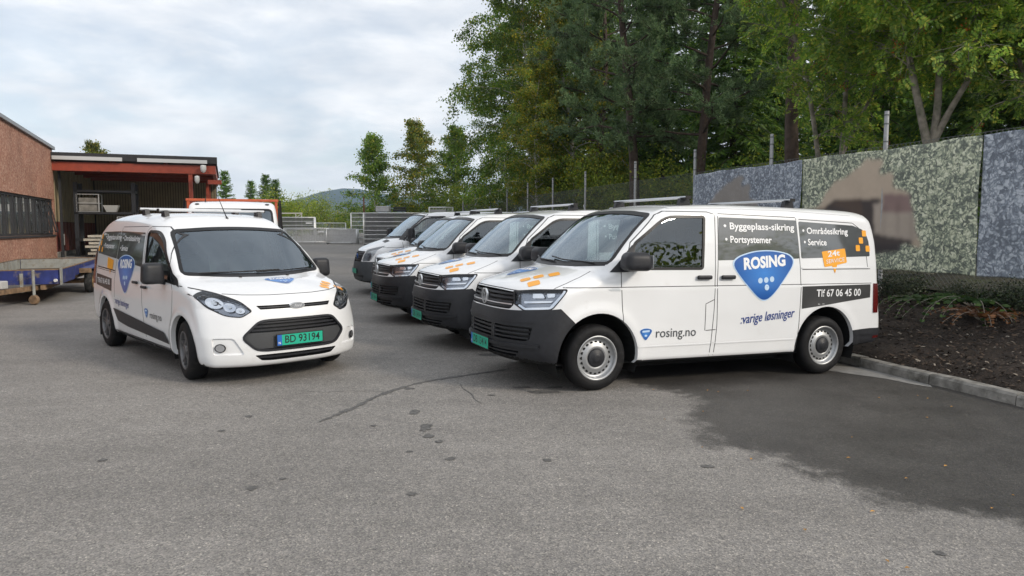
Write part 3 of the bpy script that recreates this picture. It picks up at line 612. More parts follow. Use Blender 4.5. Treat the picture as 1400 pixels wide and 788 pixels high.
tbx('chassis_rail', (.0, LN, .25, .35, .30, .418), RUST, tr); tbx('chassis_rail', (.0, LN, WD - .35, WD - .25, .30, .418), RUST, tr)
for (nm, q, qi) in (('front_board', (-.03, .0, .0, WD, .42, .72), (.002, .02, .03, WD - .03, .475, .715)), ('side_board', (0, 1.35, -.035, .0, .42, .72), (.02, 1.33, .002, .02, .475, .715)), ('side_board', (1.38, LN, -.035, .0, .50, .72), (1.40, LN - .03, .002, .02, .475, .715)),
                 ('side_board', (0, LN, WD, WD + .035, .42, .72), (.02, LN - .03, WD - .02, WD - .002, .475, .715)), ('tail_board', (LN, LN + .035, 0, WD, .42, .72), (LN - .02, LN - .002, .03, WD - .03, .475, .715))):
    p = tbx(nm, q, BLUE, tr); tbx('lining', qi, GREYB, p); tbx('top_rail', (q[0] - .005, q[1] + .005, q[2] - .005, q[3] + .005, .722, .74), RUST, p)
tbx('corner_post', (-.05, .10, -.06, -.036, .40, .76), GREYB, tr); tbx('stake', (-.07, -.031, .65, .71, .25, .66), GREYB, tr)
tbx('mudguard', (1.82, 3.30, -.30, -.04, .60, .63), BLUE, tr); tbx('mudguard_end', (1.79, 1.818, -.30, -.04, .52, .63), RUST, tr); tbx('mudguard_end', (3.302, 3.33, -.30, -.04, .46, .63), BLUE, tr)
ang = math.atan2(TA[1], TA[0])
for a in (2.22, 2.90):
    for b, sg in ((-.17, 1), (WD + .17, -1)):
        mb = MB(); mb.lathe([(.15, -.075), (.17, -.085), (.245, -.08), (.27, -.05), (.272, 0), (.27, .05), (.245, .08), (.17, .085)], 32); w = mb.build('wheel', RUBBER_T if False else mat('old_tyre', (.02, .02, .02), .85, dirt=(.08, .075, .07), dscale=8), tr, smooth=True)
        w.location = tp(a, b, .27); w.rotation_euler = (0, 0, ang if sg > 0 else ang + math.pi)
        m2 = MB(); m2.lathe([(.165, -.088), (.16, -.06), (.12, -.04), (.07, -.055), (.065, -.085), (.001, -.09)], 24); m2.build('rim', RUSTR, w, smooth=True)
tbx('axle', (2.19, 2.25, -.1, WD + .1, .24, .30), RUST, tr); tbx('axle', (2.87, 2.93, -.1, WD + .1, .24, .30), RUST, tr)
mb = MB(); mb.bar(tp(.6, .30, .33), tp(-1.5, WD / 2 - .05, .36), .08, .10); mb.build('drawbar', RUST, tr); mb = MB(); mb.bar(tp(.6, WD - .30, .33), tp(-1.5, WD / 2 + .05, .36), .08, .10); mb.build('drawbar', RUST, tr)
mb = MB(); mb.tube([tp(-.22, .42, .10), tp(-.22, .42, .75)], .03, 8); j = mb.build('support_leg', GREYB, tr)
mb = MB(); mb.lathe([(.001, -.05), (.09, -.05), (.11, 0), (.09, .05), (.001, .05)], 18, tp(-.22, .42, .11)); mb.build('jockey_wheel', RUST, j)
mb = MB(); mb.box(tp(-1.05, .78, .50), (.16, .22, .16), ch=.02); mb.build('hitch_box', mat('pale_grey_plastic', (.45, .45, .44), .6), tr)
mb = MB(); mb.lathe([(.001, -.02), (.035, -.02), (.035, .02), (.001, .02)], 14, tp(-.08, .04, .50)); mb.build('marker_lamp', LWHITE_ if False else mat('lamp_white', (.75, .75, .72), .3), tr)
rebase(tr)

# ------------------------------------------------------------------ barrier stacks at the back of the yard
ZN = mat('zinc_panel', (.34, .35, .36), .5, .45, var=.15, vscale=3); ZNL = mat('zinc_tube', (.80, .81, .81), .4, .5, var=.1); WHT = mat('white_tag', (.75, .75, .75), .6); ZND = mat('zinc_mesh', (.26, .265, .27), .6, .2)
def px(x, Y): return (x - 700) / 989.23 * Y * math.cos(R(4.7167)) + 0.0
def mesh_panel(name, L_, H_, foot, nb, horiz=False, tagplate=True):
    """one steel barrier in the x-z plane, thickness along y"""
    r = empty(name); mb = MB(); t_ = .03
    mb.tube([(0, 0, foot), (L_, 0, foot)], t_, 6); mb.tube([(0, 0, H_), (L_, 0, H_)], t_, 6); mb.tube([(0, 0, 0), (0, 0, H_)], t_, 6); mb.tube([(L_, 0, 0), (L_, 0, H_)], t_, 6); mb.build('frame', ZNL, r, smooth=True)
    if horiz:
        for k in range(1, nb): b = MB(); z = foot + (H_ - foot) * k / nb; b.tube([(0, 0, z), (L_, 0, z)], .014, 5); b.build('rail', ZNL, r)
        b = MB()
        for k in range(1, int(L_ / .045)): x = L_ * k / int(L_ / .045); b.bar((x, 0, foot), (x, 0, H_), .006)
        o = b.build('infill', ZND, r, fix=False); o['kind'] = 'stuff'
    else:
        for k in range(1, nb): b = MB(); x = L_ * k / nb; b.bar((x, 0, foot), (x, 0, H_), .012); b.build('upright', ZNL, r, fix=False)
    if tagplate: b = MB(); b.box((L_ - .35, -.03, H_ * .78), (.40, .01, .10)); b.build('tag_plate', WHT, r)
    return r
def stack(proto, n, p0, yaw, step, label, group, cat='barrier'):
    for i in range(n):
        o = proto if i == 0 else copy_tree(proto)
        s_ = Vector((-math.sin(yaw), math.cos(yaw), 0)) * step * i; o.location = Vector(p0) + s_; o.rotation_euler = (0, 0, yaw + (hsh(i, 3) - .5) * .01)
        w = ['frontmost', 'second', 'third', 'fourth', 'fifth', 'sixth', 'seventh', 'eighth', 'ninth', 'tenth', 'eleventh', 'twelfth', 'thirteenth', 'fourteenth'][i] if i < 14 else 'last'
        tag(o, f'{w} {label}', cat, group)
YB = 47.0; zb = gz(0, YB)
A = mesh_panel('crowd_barrier', 2.75, 1.02, .14, 26); stack(A, 7, (px(388, YB), YB, zb), .0, .09, 'upright bar crowd barrier in the left low stack at the back', 'crowd barriers in the left low stack')
Bp = mesh_panel('crowd_barrier', 1.95, .96, .10, 34, tagplate=False); stack(Bp, 8, (px(446, YB), YB, zb), .0, .09, 'close barred crowd barrier in the middle low stack at the back', 'crowd barriers in the middle low stack')
Cp = mesh_panel('fence_panel', 2.4, 1.75, .95, 3, True); stack(Cp, 5, (px(381, YB + 2), YB + 2, zb), .0, .09, 'grey mesh fence panel rising behind the left low stack', 'mesh panels behind the low stack')
Dp = mesh_panel('site_fence_panel', 3.5, 2.0, .10, 7, True); stack(Dp, 14, (px(497, YB - 1.5), YB - 1.5, gz(0, YB - 1.5)), .02, .11, 'tall mesh site fence panel in the upright stack behind the vans', 'site fence panels in the tall stack')
Hp = copy_tree(Dp); stack(Hp, 10, (px(497, YB - 1.5) + 3.62, YB - 1.5, gz(0, YB - 1.5)), .02, .11, 'tall mesh site fence panel in the stack hidden behind the van roofs', 'site fence panels in the hidden stack')
Ep = mesh_panel('site_fence_panel', 3.5, 2.0, .10, 7, True, False); stack(Ep, 3, (px(480, YB + .8), YB + .8, gz(0, YB + .8)), .10, .10, 'tall mesh panel leaning at the left end of the tall stack', 'loose panels by the tall stack')
Fp = mesh_panel('crowd_barrier', 2.3, 1.25, .85, 22, tagplate=False); stack(Fp, 1, (px(432, YB + 9), YB + 9, gz(0, YB + 9)), .0, .1, 'yellowish barrier standing beyond the low stacks', 'far barriers')
Gp = mesh_panel('crowd_barrier', 1.5, .42, .1, 16, tagplate=False); stack(Gp, 1, (px(587, YB - 1), YB - 1.0, gz(0, YB) + 1.92), .0, .1, 'pale barrier lying on top of the tall fence stack', 'far barriers')
mb = MB(); mb.box((px(526, YB), YB - .4, zb + 2.24), (.85, .8, .36), ch=.02); o = mb.build('steel_crate', ZN); tag(o, 'small grey steel crate on top of the tall fence stack', 'crate')
for k in range(4): b = MB(); b.box((px(526, YB), YB - .83, zb + 2.12 + .08 * k), (.8, .03, .02)); b.build('rib', ZNL, o)
mb = MB(); mb.box((px(548, YB), YB - .3, zb + 2.16), (.80, .5, .14), ch=.02); mb.box((px(548, YB), YB - .3, zb + 2.32), (.76, .5, .10), ch=.02); o = mb.build('black_pallet', mat('black_pallet', (.012, .012, .013), .6)); tag(o, 'black plastic pallets lying on the tall fence stack', 'pallet')
gt = empty('lifting_gantry', (px(381, YB + 3), YB + 3, zb)); tag(gt, 'pale steel lifting frame standing above the left mesh panels', 'frame')
mb = MB(); mb.bar((0, 0, 2.05), (1.65, 0, 2.05), .08); mb.build('beam', mat('cream_steel', (.55, .53, .46), .5), gt)
for x in (1.2, 1.6): mb = MB(); mb.bar((x, 0, .2), (x, 0, 2.05), .06); mb.build('leg', MATS['cream_steel'], gt)
mb = MB(); mb.bar((1.22, 0, 1.75), (1.58, 0, 2.0), .04); mb.build('brace', MATS['cream_steel'], gt)
mb = MB(); mb.box((px(600, 40), 40, 1.55), (.9, .9, 2.2), ch=.03); o = mb.build('site_cabinet', mat('cabinet_grey', (.38, .38, .36), .6)); tag(o, 'pale grey cabinet top showing above the van roofs', 'cabinet'); b = MB(); b.box((px(600, 40), 39.54, 1.6), (.7, .02, 1.8)); b.build('door', MATS['cabinet_grey'], o)
mb = MB(); mb.tube([(px(498, 50), 50, .6), (px(498, 50), 50, 3.75)], .05, 8); o = mb.build('rusty_pole', mat('rusty_pole', (.16, .06, .035), .8)); tag(o, 'thin rusty pole standing behind the tall fence stack', 'pole'); b = MB(); b.box((px(498, 50), 50, 3.75), (.14, .14, .04)); b.build('cap', MATS['rusty_pole'], o)

# ------------------------------------------------------------------ the distant wooded ridge
def ridge(name, Y0, pts, col, label_seed):
    xs_ = np.linspace(-1500, 1700, 120); V = []; n = 8
    for x in xs_:
        p = 700 + 989.23 * x / Y0; h = (312.4 - np.interp(p, [q[0] for q in pts], [q[1] for q in pts])) / 989.23 * Y0 + 1.6
        h += 6 * math.sin(x * .013 + label_seed) + 3 * math.sin(x * .041)
        for k in range(n): f = k / (n - 1); V.append((x, Y0 - 500 * (1 - f) + 0, max(-3, h * (math.sin(f * math.pi / 2) ** 1.3)) + 5 * (hsh(x, k) - .5) * f))
        V.append((x, Y0 + 300, -5))
    n += 1; a = (np.arange(len(xs_) - 1)[:, None] * n + np.arange(n - 1)[None]).ravel(); F = np.stack([a, a + n, a + n + 1, a + 1], 1)
    o = mk_np(name, V, F, mat('wooded_slope', col, .95, var=.35, vscale=.02, dirt=(.022, .045, .045), dscale=.008), smooth=True); o['kind'] = 'structure'; return o
ridge('hill', 1900, [(-300, 300), (250, 302), (380, 292), (415, 277), (440, 267), (475, 262.5), (510, 264), (560, 271), (640, 274), (800, 278), (1100, 284), (1600, 290)], (.014, .036, .040), 1)

# ------------------------------------------------------------------ the air between here and the ridge
hz = MB(); hz.box((100, 1300, 95), (3700, 2840, 210)); hz = hz.build('haze', None); hz['kind'] = 'stuff'; tag(hz, 'thin pale haze lying over the distance', 'haze')
hm = bpy.data.materials.new('haze'); hm.use_nodes = True; hm.node_tree.nodes.clear()
pv = hm.node_tree.nodes.new('ShaderNodeVolumePrincipled'); pv.inputs['Color'].default_value = (.60, .80, 1.0, 1); pv.inputs['Density'].default_value = .00024; pv.inputs['Anisotropy'].default_value = .2
ho = hm.node_tree.nodes.new('ShaderNodeOutputMaterial'); hm.node_tree.links.new(pv.outputs[0], ho.inputs['Volume']); hz.data.materials.append(hm)

# ------------------------------------------------------------------ trees
def foliage_mat(name, ramp, rough=.55, trans=.25):
    m, nt, N, L, b = node_mat(name)
    g = N.new('ShaderNodeNewGeometry'); cr = N.new('ShaderNodeValToRGB'); L.new(g.outputs['Random Per Island'], cr.inputs[0]); e = cr.color_ramp.elements
    for i, (p, c) in enumerate(ramp):
        q = e[i] if i < 2 else e.new(p)
        q.position = p; q.color = (*c, 1)
    oi = N.new('ShaderNodeObjectInfo'); mr = N.new('ShaderNodeMapRange'); L.new(oi.outputs['Random'], mr.inputs[0]); mr.inputs[3].default_value = .8; mr.inputs[4].default_value = 1.2
    tcn = N.new('ShaderNodeTexCoord'); nz = N.new('ShaderNodeTexNoise'); nz.inputs['Scale'].default_value = 1.2; nz.inputs['Detail'].default_value = 3; L.new(tcn.outputs['Object'], nz.inputs['Vector'])
    m2 = N.new('ShaderNodeMapRange'); L.new(nz.outputs['Fac'], m2.inputs[0]); m2.inputs[1].default_value = .3; m2.inputs[2].default_value = .7; m2.inputs[3].default_value = .55; m2.inputs[4].default_value = 1.5
    mm = N.new('ShaderNodeMath'); mm.operation = 'MULTIPLY'; L.new(mr.outputs[0], mm.inputs[0]); L.new(m2.outputs[0], mm.inputs[1])
    mx = N.new('ShaderNodeMix'); mx.data_type = 'RGBA'; mx.blend_type = 'MULTIPLY'; mx.inputs[0].default_value = 1; L.new(cr.outputs[0], mx.inputs[6]); L.new(mm.outputs[0], mx.inputs[7])
    L.new(mx.outputs[2], b.inputs['Base Color']); b.inputs['Roughness'].default_value = rough
    t = N.new('ShaderNodeBsdfTranslucent'); L.new(mx.outputs[2], t.inputs[0]); ms = N.new('ShaderNodeMixShader'); ms.inputs[0].default_value = trans
    out = N['Material Output']; L.new(b.outputs[0], ms.inputs[1]); L.new(t.outputs[0], ms.inputs[2]); L.new(ms.outputs[0], out.inputs[0]); return m
BIRCHL = foliage_mat('birch_leaves', [(0, (0.089, 0.171, 0.022)), (1, (0.500, 0.460, 0.034)), (.45, (0.134, 0.243, 0.029)), (.82, (0.218, 0.339, 0.040)), (.93, (0.336, 0.366, 0.040))], trans=.45)
BIRCHY = foliage_mat('yellowing_leaves', [(0, (0.099, 0.166, 0.021)), (1, (0.500, 0.389, 0.024)), (.45, (0.152, 0.223, 0.027)), (.72, (0.244, 0.273, 0.031)), (.85, (0.397, 0.316, 0.029))], trans=.45)
ROWL = foliage_mat('rowan_leaves', [(0, (0.112, 0.217, 0.031)), (1, (0.500, 0.500, 0.068)), (.45, (0.193, 0.333, 0.045)), (.80, (0.336, 0.469, 0.068)), (.93, (0.500, 0.500, 0.076))], trans=.45)
PINEL = foliage_mat('pine_needles', [(0, (0.066, 0.126, 0.050)), (1, (0.263, 0.344, 0.152)), (.5, (0.116, 0.193, 0.081)), (.85, (0.185, 0.260, 0.112))], trans=.2)
SPRL = foliage_mat('spruce_needles', [(0, (0.053, 0.114, 0.024)), (1, (0.293, 0.378, 0.053)), (.5, (0.092, 0.186, 0.033)), (.85, (0.164, 0.282, 0.048))], trans=.45)
BUSHL = foliage_mat('bush_leaves', [(0, (0.091, 0.154, 0.017)), (1, (0.434, 0.409, 0.035)), (.5, (0.171, 0.248, 0.024)), (.85, (0.275, 0.323, 0.032))], trans=.45)
BARKB = mat('birch_bark', (.46, .44, .40), .85, var=.15, vscale=4, dirt=(.05, .045, .04), dscale=5, dlo=.56, dhi=.64)
BARKD = mat('dark_bark', (.055, .042, .034), .95, var=.4, vscale=9, bump=.8, bscale=25); BARKG = mat('grey_bark', (.27, .24, .20), .9, var=.3, vscale=10, bump=.5, bscale=40, dirt=(.09, .10, .06), dscale=4)
BARKP = mat('pine_bark', (.065, .046, .036), .95, var=.4, vscale=8, bump=1.0, bscale=18)
def nrmz(a): return a / np.maximum(np.linalg.norm(a, axis=-1, keepdims=True), 1e-9)
def leaves(P, A, L_, W_, rs, roll=None):
    """diamond leaf faces at P along A"""
    n = len(P); A = nrmz(A); r = nrmz(rs.normal(size=(n, 3))); S = nrmz(np.cross(A, r)); L_ = np.broadcast_to(L_, (n,))[:, None]; W_ = np.broadcast_to(W_, (n,))[:, None]; Nn = np.cross(A, S)
    V = np.stack([P, P + A * L_ * .5 + S * W_ * .5 + Nn * L_ * .06, P + A * L_, P + A * L_ * .5 - S * W_ * .5 + Nn * L_ * .06], 1).reshape(-1, 3); F = np.arange(4 * n).reshape(n, 4); return V, F
def join(parts):
    V = []; F = []; n = 0
    for v, f in parts: V.append(v); F.append(f + n); n += len(v)
    return np.concatenate(V), np.concatenate(F)
def curve(p0, d0, L_, n, bend, rs, wob=.15):
    """a limb: list of points leaving p0 along d0; bend = change of direction per metre"""
    P = [np.array(p0, float)]; d = nrmz(np.array(d0, float)); s_ = L_ / n
    for i in range(n): d = nrmz(d + np.array(bend) * s_ + rs.normal(size=3) * wob * s_ ** .5); P.append(P[-1] + d * s_)
    return np.array(P)
def tubes(branches, mbn=6):
    mb = MB()
    for P, r0, r1 in branches:
        n = len(P); mb.tube([tuple(p) for p in P], [r0 + (r1 - r0) * (i / (n - 1)) ** .8 for i in range(n)], mbn, False)
    return mb
def tree_obj(name, br, V, F, bark, leafm, extra=None):
    r = empty(name); t = tubes(br).build('trunk', bark, r, smooth=True, fix=False); mk_np('crown', V, F, leafm, r); 
    if extra: extra(r)
    return r
def birch(name, H, seed, dens=1.0, leafm=None, leaf=.105, spread=.26, low=.16, nb=46, bark=None, tap=.75):
    rs = np.random.RandomState(seed); T = curve((0, 0, -.2), (rs.uniform(-.05, .05), rs.uniform(-.05, .05), 1), H, 12, (0, 0, 0), rs, .045); br = [(T, H * .0115, .012)]; tw = []; td = []
    zf = lambda f: np.array([np.interp(f * 12, range(13), T[:, k]) for k in range(3)])
    for k in range(nb):
        f = low + (.985 - low) * (k + rs.rand()) / nb; az = k * 2.4 + rs.uniform(-.5, .5); L_ = H * spread * (min(1, (f - low) * 4 + .55)) * (1.08 - f) ** tap * rs.uniform(.7, 1.25) + .4
        up = .55 + .9 * f; d = (math.cos(az), math.sin(az), up); P = curve(zf(f), d, L_, 7, (0, 0, -.35), rs, .16); br.append((P, .010 + .012 * L_ * (1 - f), .004))
        for q in range(2, 8):
            m = 3 if q > 3 else 2
            for _ in range(m):
                dd = nrmz(np.array([rs.normal(), rs.normal(), rs.uniform(-.2, .5)]) + .6 * nrmz(P[q] - P[q - 1])); ls = rs.uniform(.35, .85) * (L_ / 3) ** .5
                Q = curve(P[q], dd, ls, 4, (0, 0, -1.2), rs, .2); br.append((Q, .006, .003))
                for j in range(1, 5): tw.append(Q[j]); td.append(nrmz(Q[j] - Q[j - 1]))
    tw, td = np.array(tw), np.array(td); n = int(13 * dens); B_ = np.repeat(tw, n, 0) + rs.normal(size=(len(tw) * n, 3)) * np.array([.15, .15, .12]); B_[:, 2] -= np.abs(rs.normal(size=len(B_))) * .13
    D = np.repeat(td, n, 0) * .4 + rs.normal(size=(len(B_), 3)) * .6 + np.array([0, 0, -.6]); s_ = leaf * rs.uniform(.7, 1.3, len(B_)); V, F = leaves(B_, D, s_, s_ * .75, rs)
    return tree_obj(name, br, V, F, bark or BARKB, leafm or BIRCHL)
def spruce(name, H, seed, rad=.17, low=.06, leafm=None, dens=1.0):
    rs = np.random.RandomState(seed); T = np.array([(0, 0, -.2), (0, 0, H * .5), (0, 0, H)]); br = [(T, H * .012, .01)]; P_ = []; D_ = []; L__ = []; W_ = []
    z = H * low; k = 0
    while z < H * .985:
        f = z / H; R_ = H * rad * (1 - f) ** .85 * (.75 + .25 * min(1, f * 8)) + .12; nb = 6 if f < .8 else 5
        for b in range(nb):
            az = 2 * math.pi * b / nb + k * .7 + rs.uniform(-.3, .3); L_ = R_ * rs.uniform(.72, 1.15); d = np.array([math.cos(az), math.sin(az), .15 + .5 * (f - .3)])
            n = max(4, int(L_ / .16)); C_ = curve((0, 0, z + rs.uniform(-.1, .1)), d, L_, n, (0, 0, -.42 if f < .7 else -.1), rs, .07); br.append((C_, .012 + .006 * L_, .004))
            for j in range(1, len(C_)):
                ax = nrmz(C_[j] - C_[j - 1]); sd = nrmz(np.cross(ax, (0, 0, 1))); g = j / n; ln = (.46 - .26 * g) * min(1, L_ / 1.4) + .08
                for sg in (-1, 1):
                    for rep in range(int(2 * dens + .5)):
                        P_.append(C_[j] - ax * rs.uniform(0, .14)); D_.append(ax * rs.uniform(.4, .9) + sd * sg + np.array([0, 0, rs.uniform(-.75, -.05)])); L__.append(ln * rs.uniform(.7, 1.25)); W_.append(.075 * rs.uniform(.7, 1.3))
                P_.append(C_[j]); D_.append(ax + np.array([0, 0, -.9])); L__.append(.26); W_.append(.06)
            P_.append(C_[-1]); D_.append(nrmz(C_[-1] - C_[-2])); L__.append(.22); W_.append(.07)
        z += (.27 + .12 * rs.rand()) * (H / 14) ** .5; k += 1
    P_ = np.array(P_); D_ = nrmz(np.array(D_)); L__ = np.array(L__); W_ = np.array(W_)
    # each spray: a spine with small side needles, three faces
    V1, F1 = leaves(P_, D_, L__, W_, rs); Q = np.repeat(P_, 2, 0) + np.repeat(D_ * L__[:, None], 2, 0) * rs.uniform(.2, .7, (2 * len(P_), 1)); V2, F2 = leaves(Q, np.repeat(D_, 2, 0) + rs.normal(size=Q.shape) * .55, np.repeat(L__, 2) * .45, .045, rs)
    V, F = join([(V1, F1), (V2, F2)]); return tree_obj(name, br, V, F, BARKD, leafm or SPRL)
def pine(name, H, seed, low=.30, rad=3.6, n_br=46):
    rs = np.random.RandomState(seed); T = curve((0, 0, -.2), (0, 0, 1), H, 10, (0, 0, 0), rs, .03); br = [(T, .20, .03)]; P_ = []; D_ = []
    for k in range(n_br):
        f = low + (.97 - low) * (k + rs.rand()) / n_br; az = k * 2.4 + rs.uniform(-.4, .4); L_ = rad * (1.12 - f) ** .55 * rs.uniform(.65, 1.15); p0 = np.array([np.interp(f * 10, range(11), T[:, i]) for i in range(3)])
        C_ = curve(p0, (math.cos(az), math.sin(az), .12 + .5 * f), L_, 7, (0, 0, -.02), rs, .16); br.append((C_, .05 * (1.1 - f) + .012, .008))
        for j in range(3, 8):
            for _ in range(3):
                ln = rs.uniform(.35, .8); Q = curve(C_[j], nrmz(C_[j] - C_[j - 1]) + rs.normal(size=3) * np.array([.8, .8, .25]), ln, 3, (0, 0, .5), rs, .2); br.append((Q, .010, .005))
                for q in range(1, 4):
                    for _2 in range(2): P_.append(Q[q] + rs.normal(size=3) * .07); D_.append(nrmz(Q[q] - Q[q - 1]) + np.array([0, 0, .35]))
    P_ = np.array(P_); D_ = nrmz(np.array(D_)); n = 24; B_ = np.repeat(P_, n, 0); d = np.repeat(D_, n, 0) * .8 + rs.normal(size=(len(B_), 3)) * .75; B_ = B_ + np.repeat(D_, n, 0) * rs.uniform(-.08, .10, (len(B_), 1)); s_ = rs.uniform(.09, .17, len(B_)); V, F = leaves(B_, d, s_, .022, rs)
    return tree_obj(name, br, V, F, BARKP, PINEL)
def compound(P, D, rs, L_=.24, pairs=5, w=.036, l=.076):
    """feathered leaves: pairs of leaflets along a stalk"""
    n = len(P); A = nrmz(D); r = nrmz(rs.normal(size=(n, 3)) + np.array([0, 0, 1.0])); S = nrmz(np.cross(A, r)); N_ = np.cross(S, A); parts = []
    for k in range(pairs):
        b = P + A * L_ * (.25 + .75 * k / pairs) - N_ * .02 * (k / pairs) ** 2
        for sg in (-1, 1): 
            d = nrmz(A * .55 + S * sg + N_ * rs.uniform(-.35, .1, (n, 1))); sd = nrmz(np.cross(d, N_)); ll = l * rs.uniform(.8, 1.2, (n, 1)); parts.append((np.stack([b, b + d * ll * .5 + sd * w * .5, b + d * ll, b + d * ll * .5 - sd * w * .5], 1).reshape(-1, 3), np.arange(4 * n).reshape(n, 4)))
    return join(parts)
def rowan(name, seed, limbs, reach=2.2, nl=1.0, berries=True, simple=False, leafm=None, stem=.11, base=None):
    rs = np.random.RandomState(seed); br = []; P_ = []; D_ = []; bp_ = []
    if base is not None: br.append((np.array(base), stem, stem * .8))
    for (pts, r0) in limbs:
        S = spline(pts, 5); br.append((S, r0, .022)); n = len(S)
        for j in range(int(n * .35), n):
            for _ in range(2 if j < n - 3 else 3):
                f = (j - n * .35) / (n * .65); az = rs.uniform(0, 6.28); L_ = reach * rs.uniform(.5, 1.1) * (1.1 - .4 * f)
                C_ = curve(S[j], (math.cos(az), math.sin(az), rs.uniform(.1, .9)), L_, 6, (0, 0, -.22), rs, .2); br.append((C_, .016, .005))
                for q in range(2, 7):
                    for _2 in range(3):
                        Q = curve(C_[q], nrmz(C_[q] - C_[q - 1]) + rs.normal(size=3) * .8, rs.uniform(.25, .6), 3, (0, 0, -.5), rs, .2); br.append((Q, .006, .003))
                        for u in range(1, 4):
                            for _3 in range(2): P_.append(Q[u] + rs.normal(size=3) * .04); D_.append(nrmz(Q[u] - Q[u - 1]) * .6 + rs.normal(size=3) * .6 + np.array([0, 0, -.25]))
                        if berries and rs.rand() < .06: bp_.append(Q[3])
    P_, D_ = np.array(P_), np.array(D_); k = rs.rand(len(P_)) < nl; P_, D_ = P_[k], D_[k]
    if simple:
        B_ = np.repeat(P_, 4, 0) + rs.normal(size=(len(P_) * 4, 3)) * .07; s_ = rs.uniform(.06, .11, len(B_)); V, F = leaves(B_, np.repeat(D_, 4, 0) + rs.normal(size=B_.shape) * .5 + np.array([0, 0, -.4]), s_, s_ * .6, rs)
    else: V, F = compound(P_, D_, rs)
    def ex(r):
        if not bp_: return
        mb = MB(); rr = np.random.RandomState(1)
        for p in bp_:
            for _ in range(14):
                c = np.array(p) + rr.normal(size=3) * .05; s_ = .012; mb.add([(c[0] + a * s_, c[1] + b * s_, c[2] + d * s_) for a, b, d in ((1, 0, 0), (-1, 0, 0), (0, 1, 0), (0, -1, 0), (0, 0, 1), (0, 0, -1))], [(0, 2, 4), (2, 1, 4), (1, 3, 4), (3, 0, 4), (2, 0, 5), (1, 2, 5), (3, 1, 5), (0, 3, 5)])
        o = mb.build('berries', mat('rowan_berries', (.50, .045, .012), .4), r, fix=False); o['kind'] = 'stuff'
    return tree_obj(name, br, V, F, BARKG, leafm or ROWL, ex)
def bush(name, H, seed, wide=.7, leafm=None, leaf=.10, n=900, per=9):
    rs = np.random.RandomState(seed); br = []; P_ = []
    for k in range(9):
        az = k * 2.4; C_ = curve((rs.normal() * .15, rs.normal() * .15, -.1), (math.cos(az) * wide * .6, math.sin(az) * wide * .6, 1), H * rs.uniform(.6, .95), 6, (0, 0, 0), rs, .15); br.append((C_, .03, .006))
        for j in range(2, 7):
            for _ in range(int(n / 9 / 5)): P_.append(C_[j] + rs.normal(size=3) * np.array([wide * .30 * H * .45, wide * .30 * H * .45, .10 * H]))
    P_ = np.array(P_); P_ = P_[P_[:, 2] > .05]; B_ = np.repeat(P_, per, 0) + rs.normal(size=(len(P_) * per, 3)) * .13; s_ = leaf * rs.uniform(.6, 1.3, len(B_)); V, F = leaves(B_, rs.normal(size=B_.shape) + np.array([0, 0, .1]), s_, s_ * .6, rs)
    return tree_obj(name, br, V, F, BARKD, leafm or BUSHL)

def set_tree(o, pxx, Y, scale=1.0, rot=0.0, z=None, dx=0.0):
    x = px(pxx, Y) + dx; o.location = (x, Y, z if z is not None else ground_z(x, Y)); o.rotation_euler = (0, 0, rot); o.scale = (scale, scale, scale); return o
def ground_z(x, y):
    q = np.array((x, y)) - K0; t, d = float(q @ KD), float(q @ KN)
    return float(bank_z(t, d)) if d > 0 else gz(x, y)
ORD = ['', 'second', 'third', 'fourth', 'fifth', 'sixth', 'seventh', 'eighth']
# birches where the wood meets the sky
b1 = birch('birch_tree', 17.5, 11, 1.25, spread=.24, low=.14, nb=54); b2 = birch('birch_tree', 15.5, 12, 1.2, spread=.25, low=.12, nb=50, leafm=BIRCHL); by = birch('birch_tree', 13.0, 13, 1.0, leafm=BIRCHY, spread=.22, low=.18, nb=44)
set_tree(b1, 728, 38, 1.0, .4); tag(b1, 'tall green birch at the left edge of the wood against the sky', 'tree', 'birches at the edge of the wood')
set_tree(b2, 742, 35, 1.0, 1.0); tag(b2, 'leafy birch beside the tall one at the left edge of the wood', 'tree', 'birches at the edge of the wood')
set_tree(by, 788, 32, 1.0, 2.0); tag(by, 'slimmer yellowing birch between the green birches and the blue green pine', 'tree', 'birches at the edge of the wood')
for i, (p, Y, s_, r_, src, lab) in enumerate([(688, 47, .78, 2.2, b2, 'smaller birch whose crown juts left of the wood, behind the tall one'), (765, 45, 1.05, 3.3, b1, 'birch standing behind the leafy one at the left of the wood'), (815, 41, 1.0, 5.0, b2, 'birch seen left of the pine, deeper in the wood'), (735, 31.5, .62, 4.0, by, 'young birch with a white stem just behind the fence')]):
    c = copy_tree(src); set_tree(c, p, Y, s_, r_); tag(c, lab, 'tree', 'birches at the edge of the wood')
# free standing trees at the back of the yard
f1 = birch('young_birch', 8.3, 21, .48, spread=.36, low=.05, nb=46, leaf=.14, tap=1.25); f2 = birch('aspen_tree', 9.0, 22, .48, leafm=BIRCHY, spread=.35, low=.06, nb=46, leaf=.14, tap=1.1)
set_tree(f1, 514, 60); tag(f1, 'free standing young birch at the back of the yard, left of the wood', 'tree', 'trees at the back of the yard')
set_tree(f2, 577, 58, 1.0, 1); tag(f2, 'yellowish tree between the young birch and the wood', 'tree', 'trees at the back of the yard')
c = copy_tree(f1); set_tree(c, 613, 53, .92, 2); tag(c, 'green tree close to the left edge of the wood, right of the yellowish tree', 'tree', 'trees at the back of the yard')
c = copy_tree(f2); set_tree(c, 147, 62, .92, 3, z=.5); tag(c, 'tree top showing above the canopy roof', 'tree', 'trees at the back of the yard')
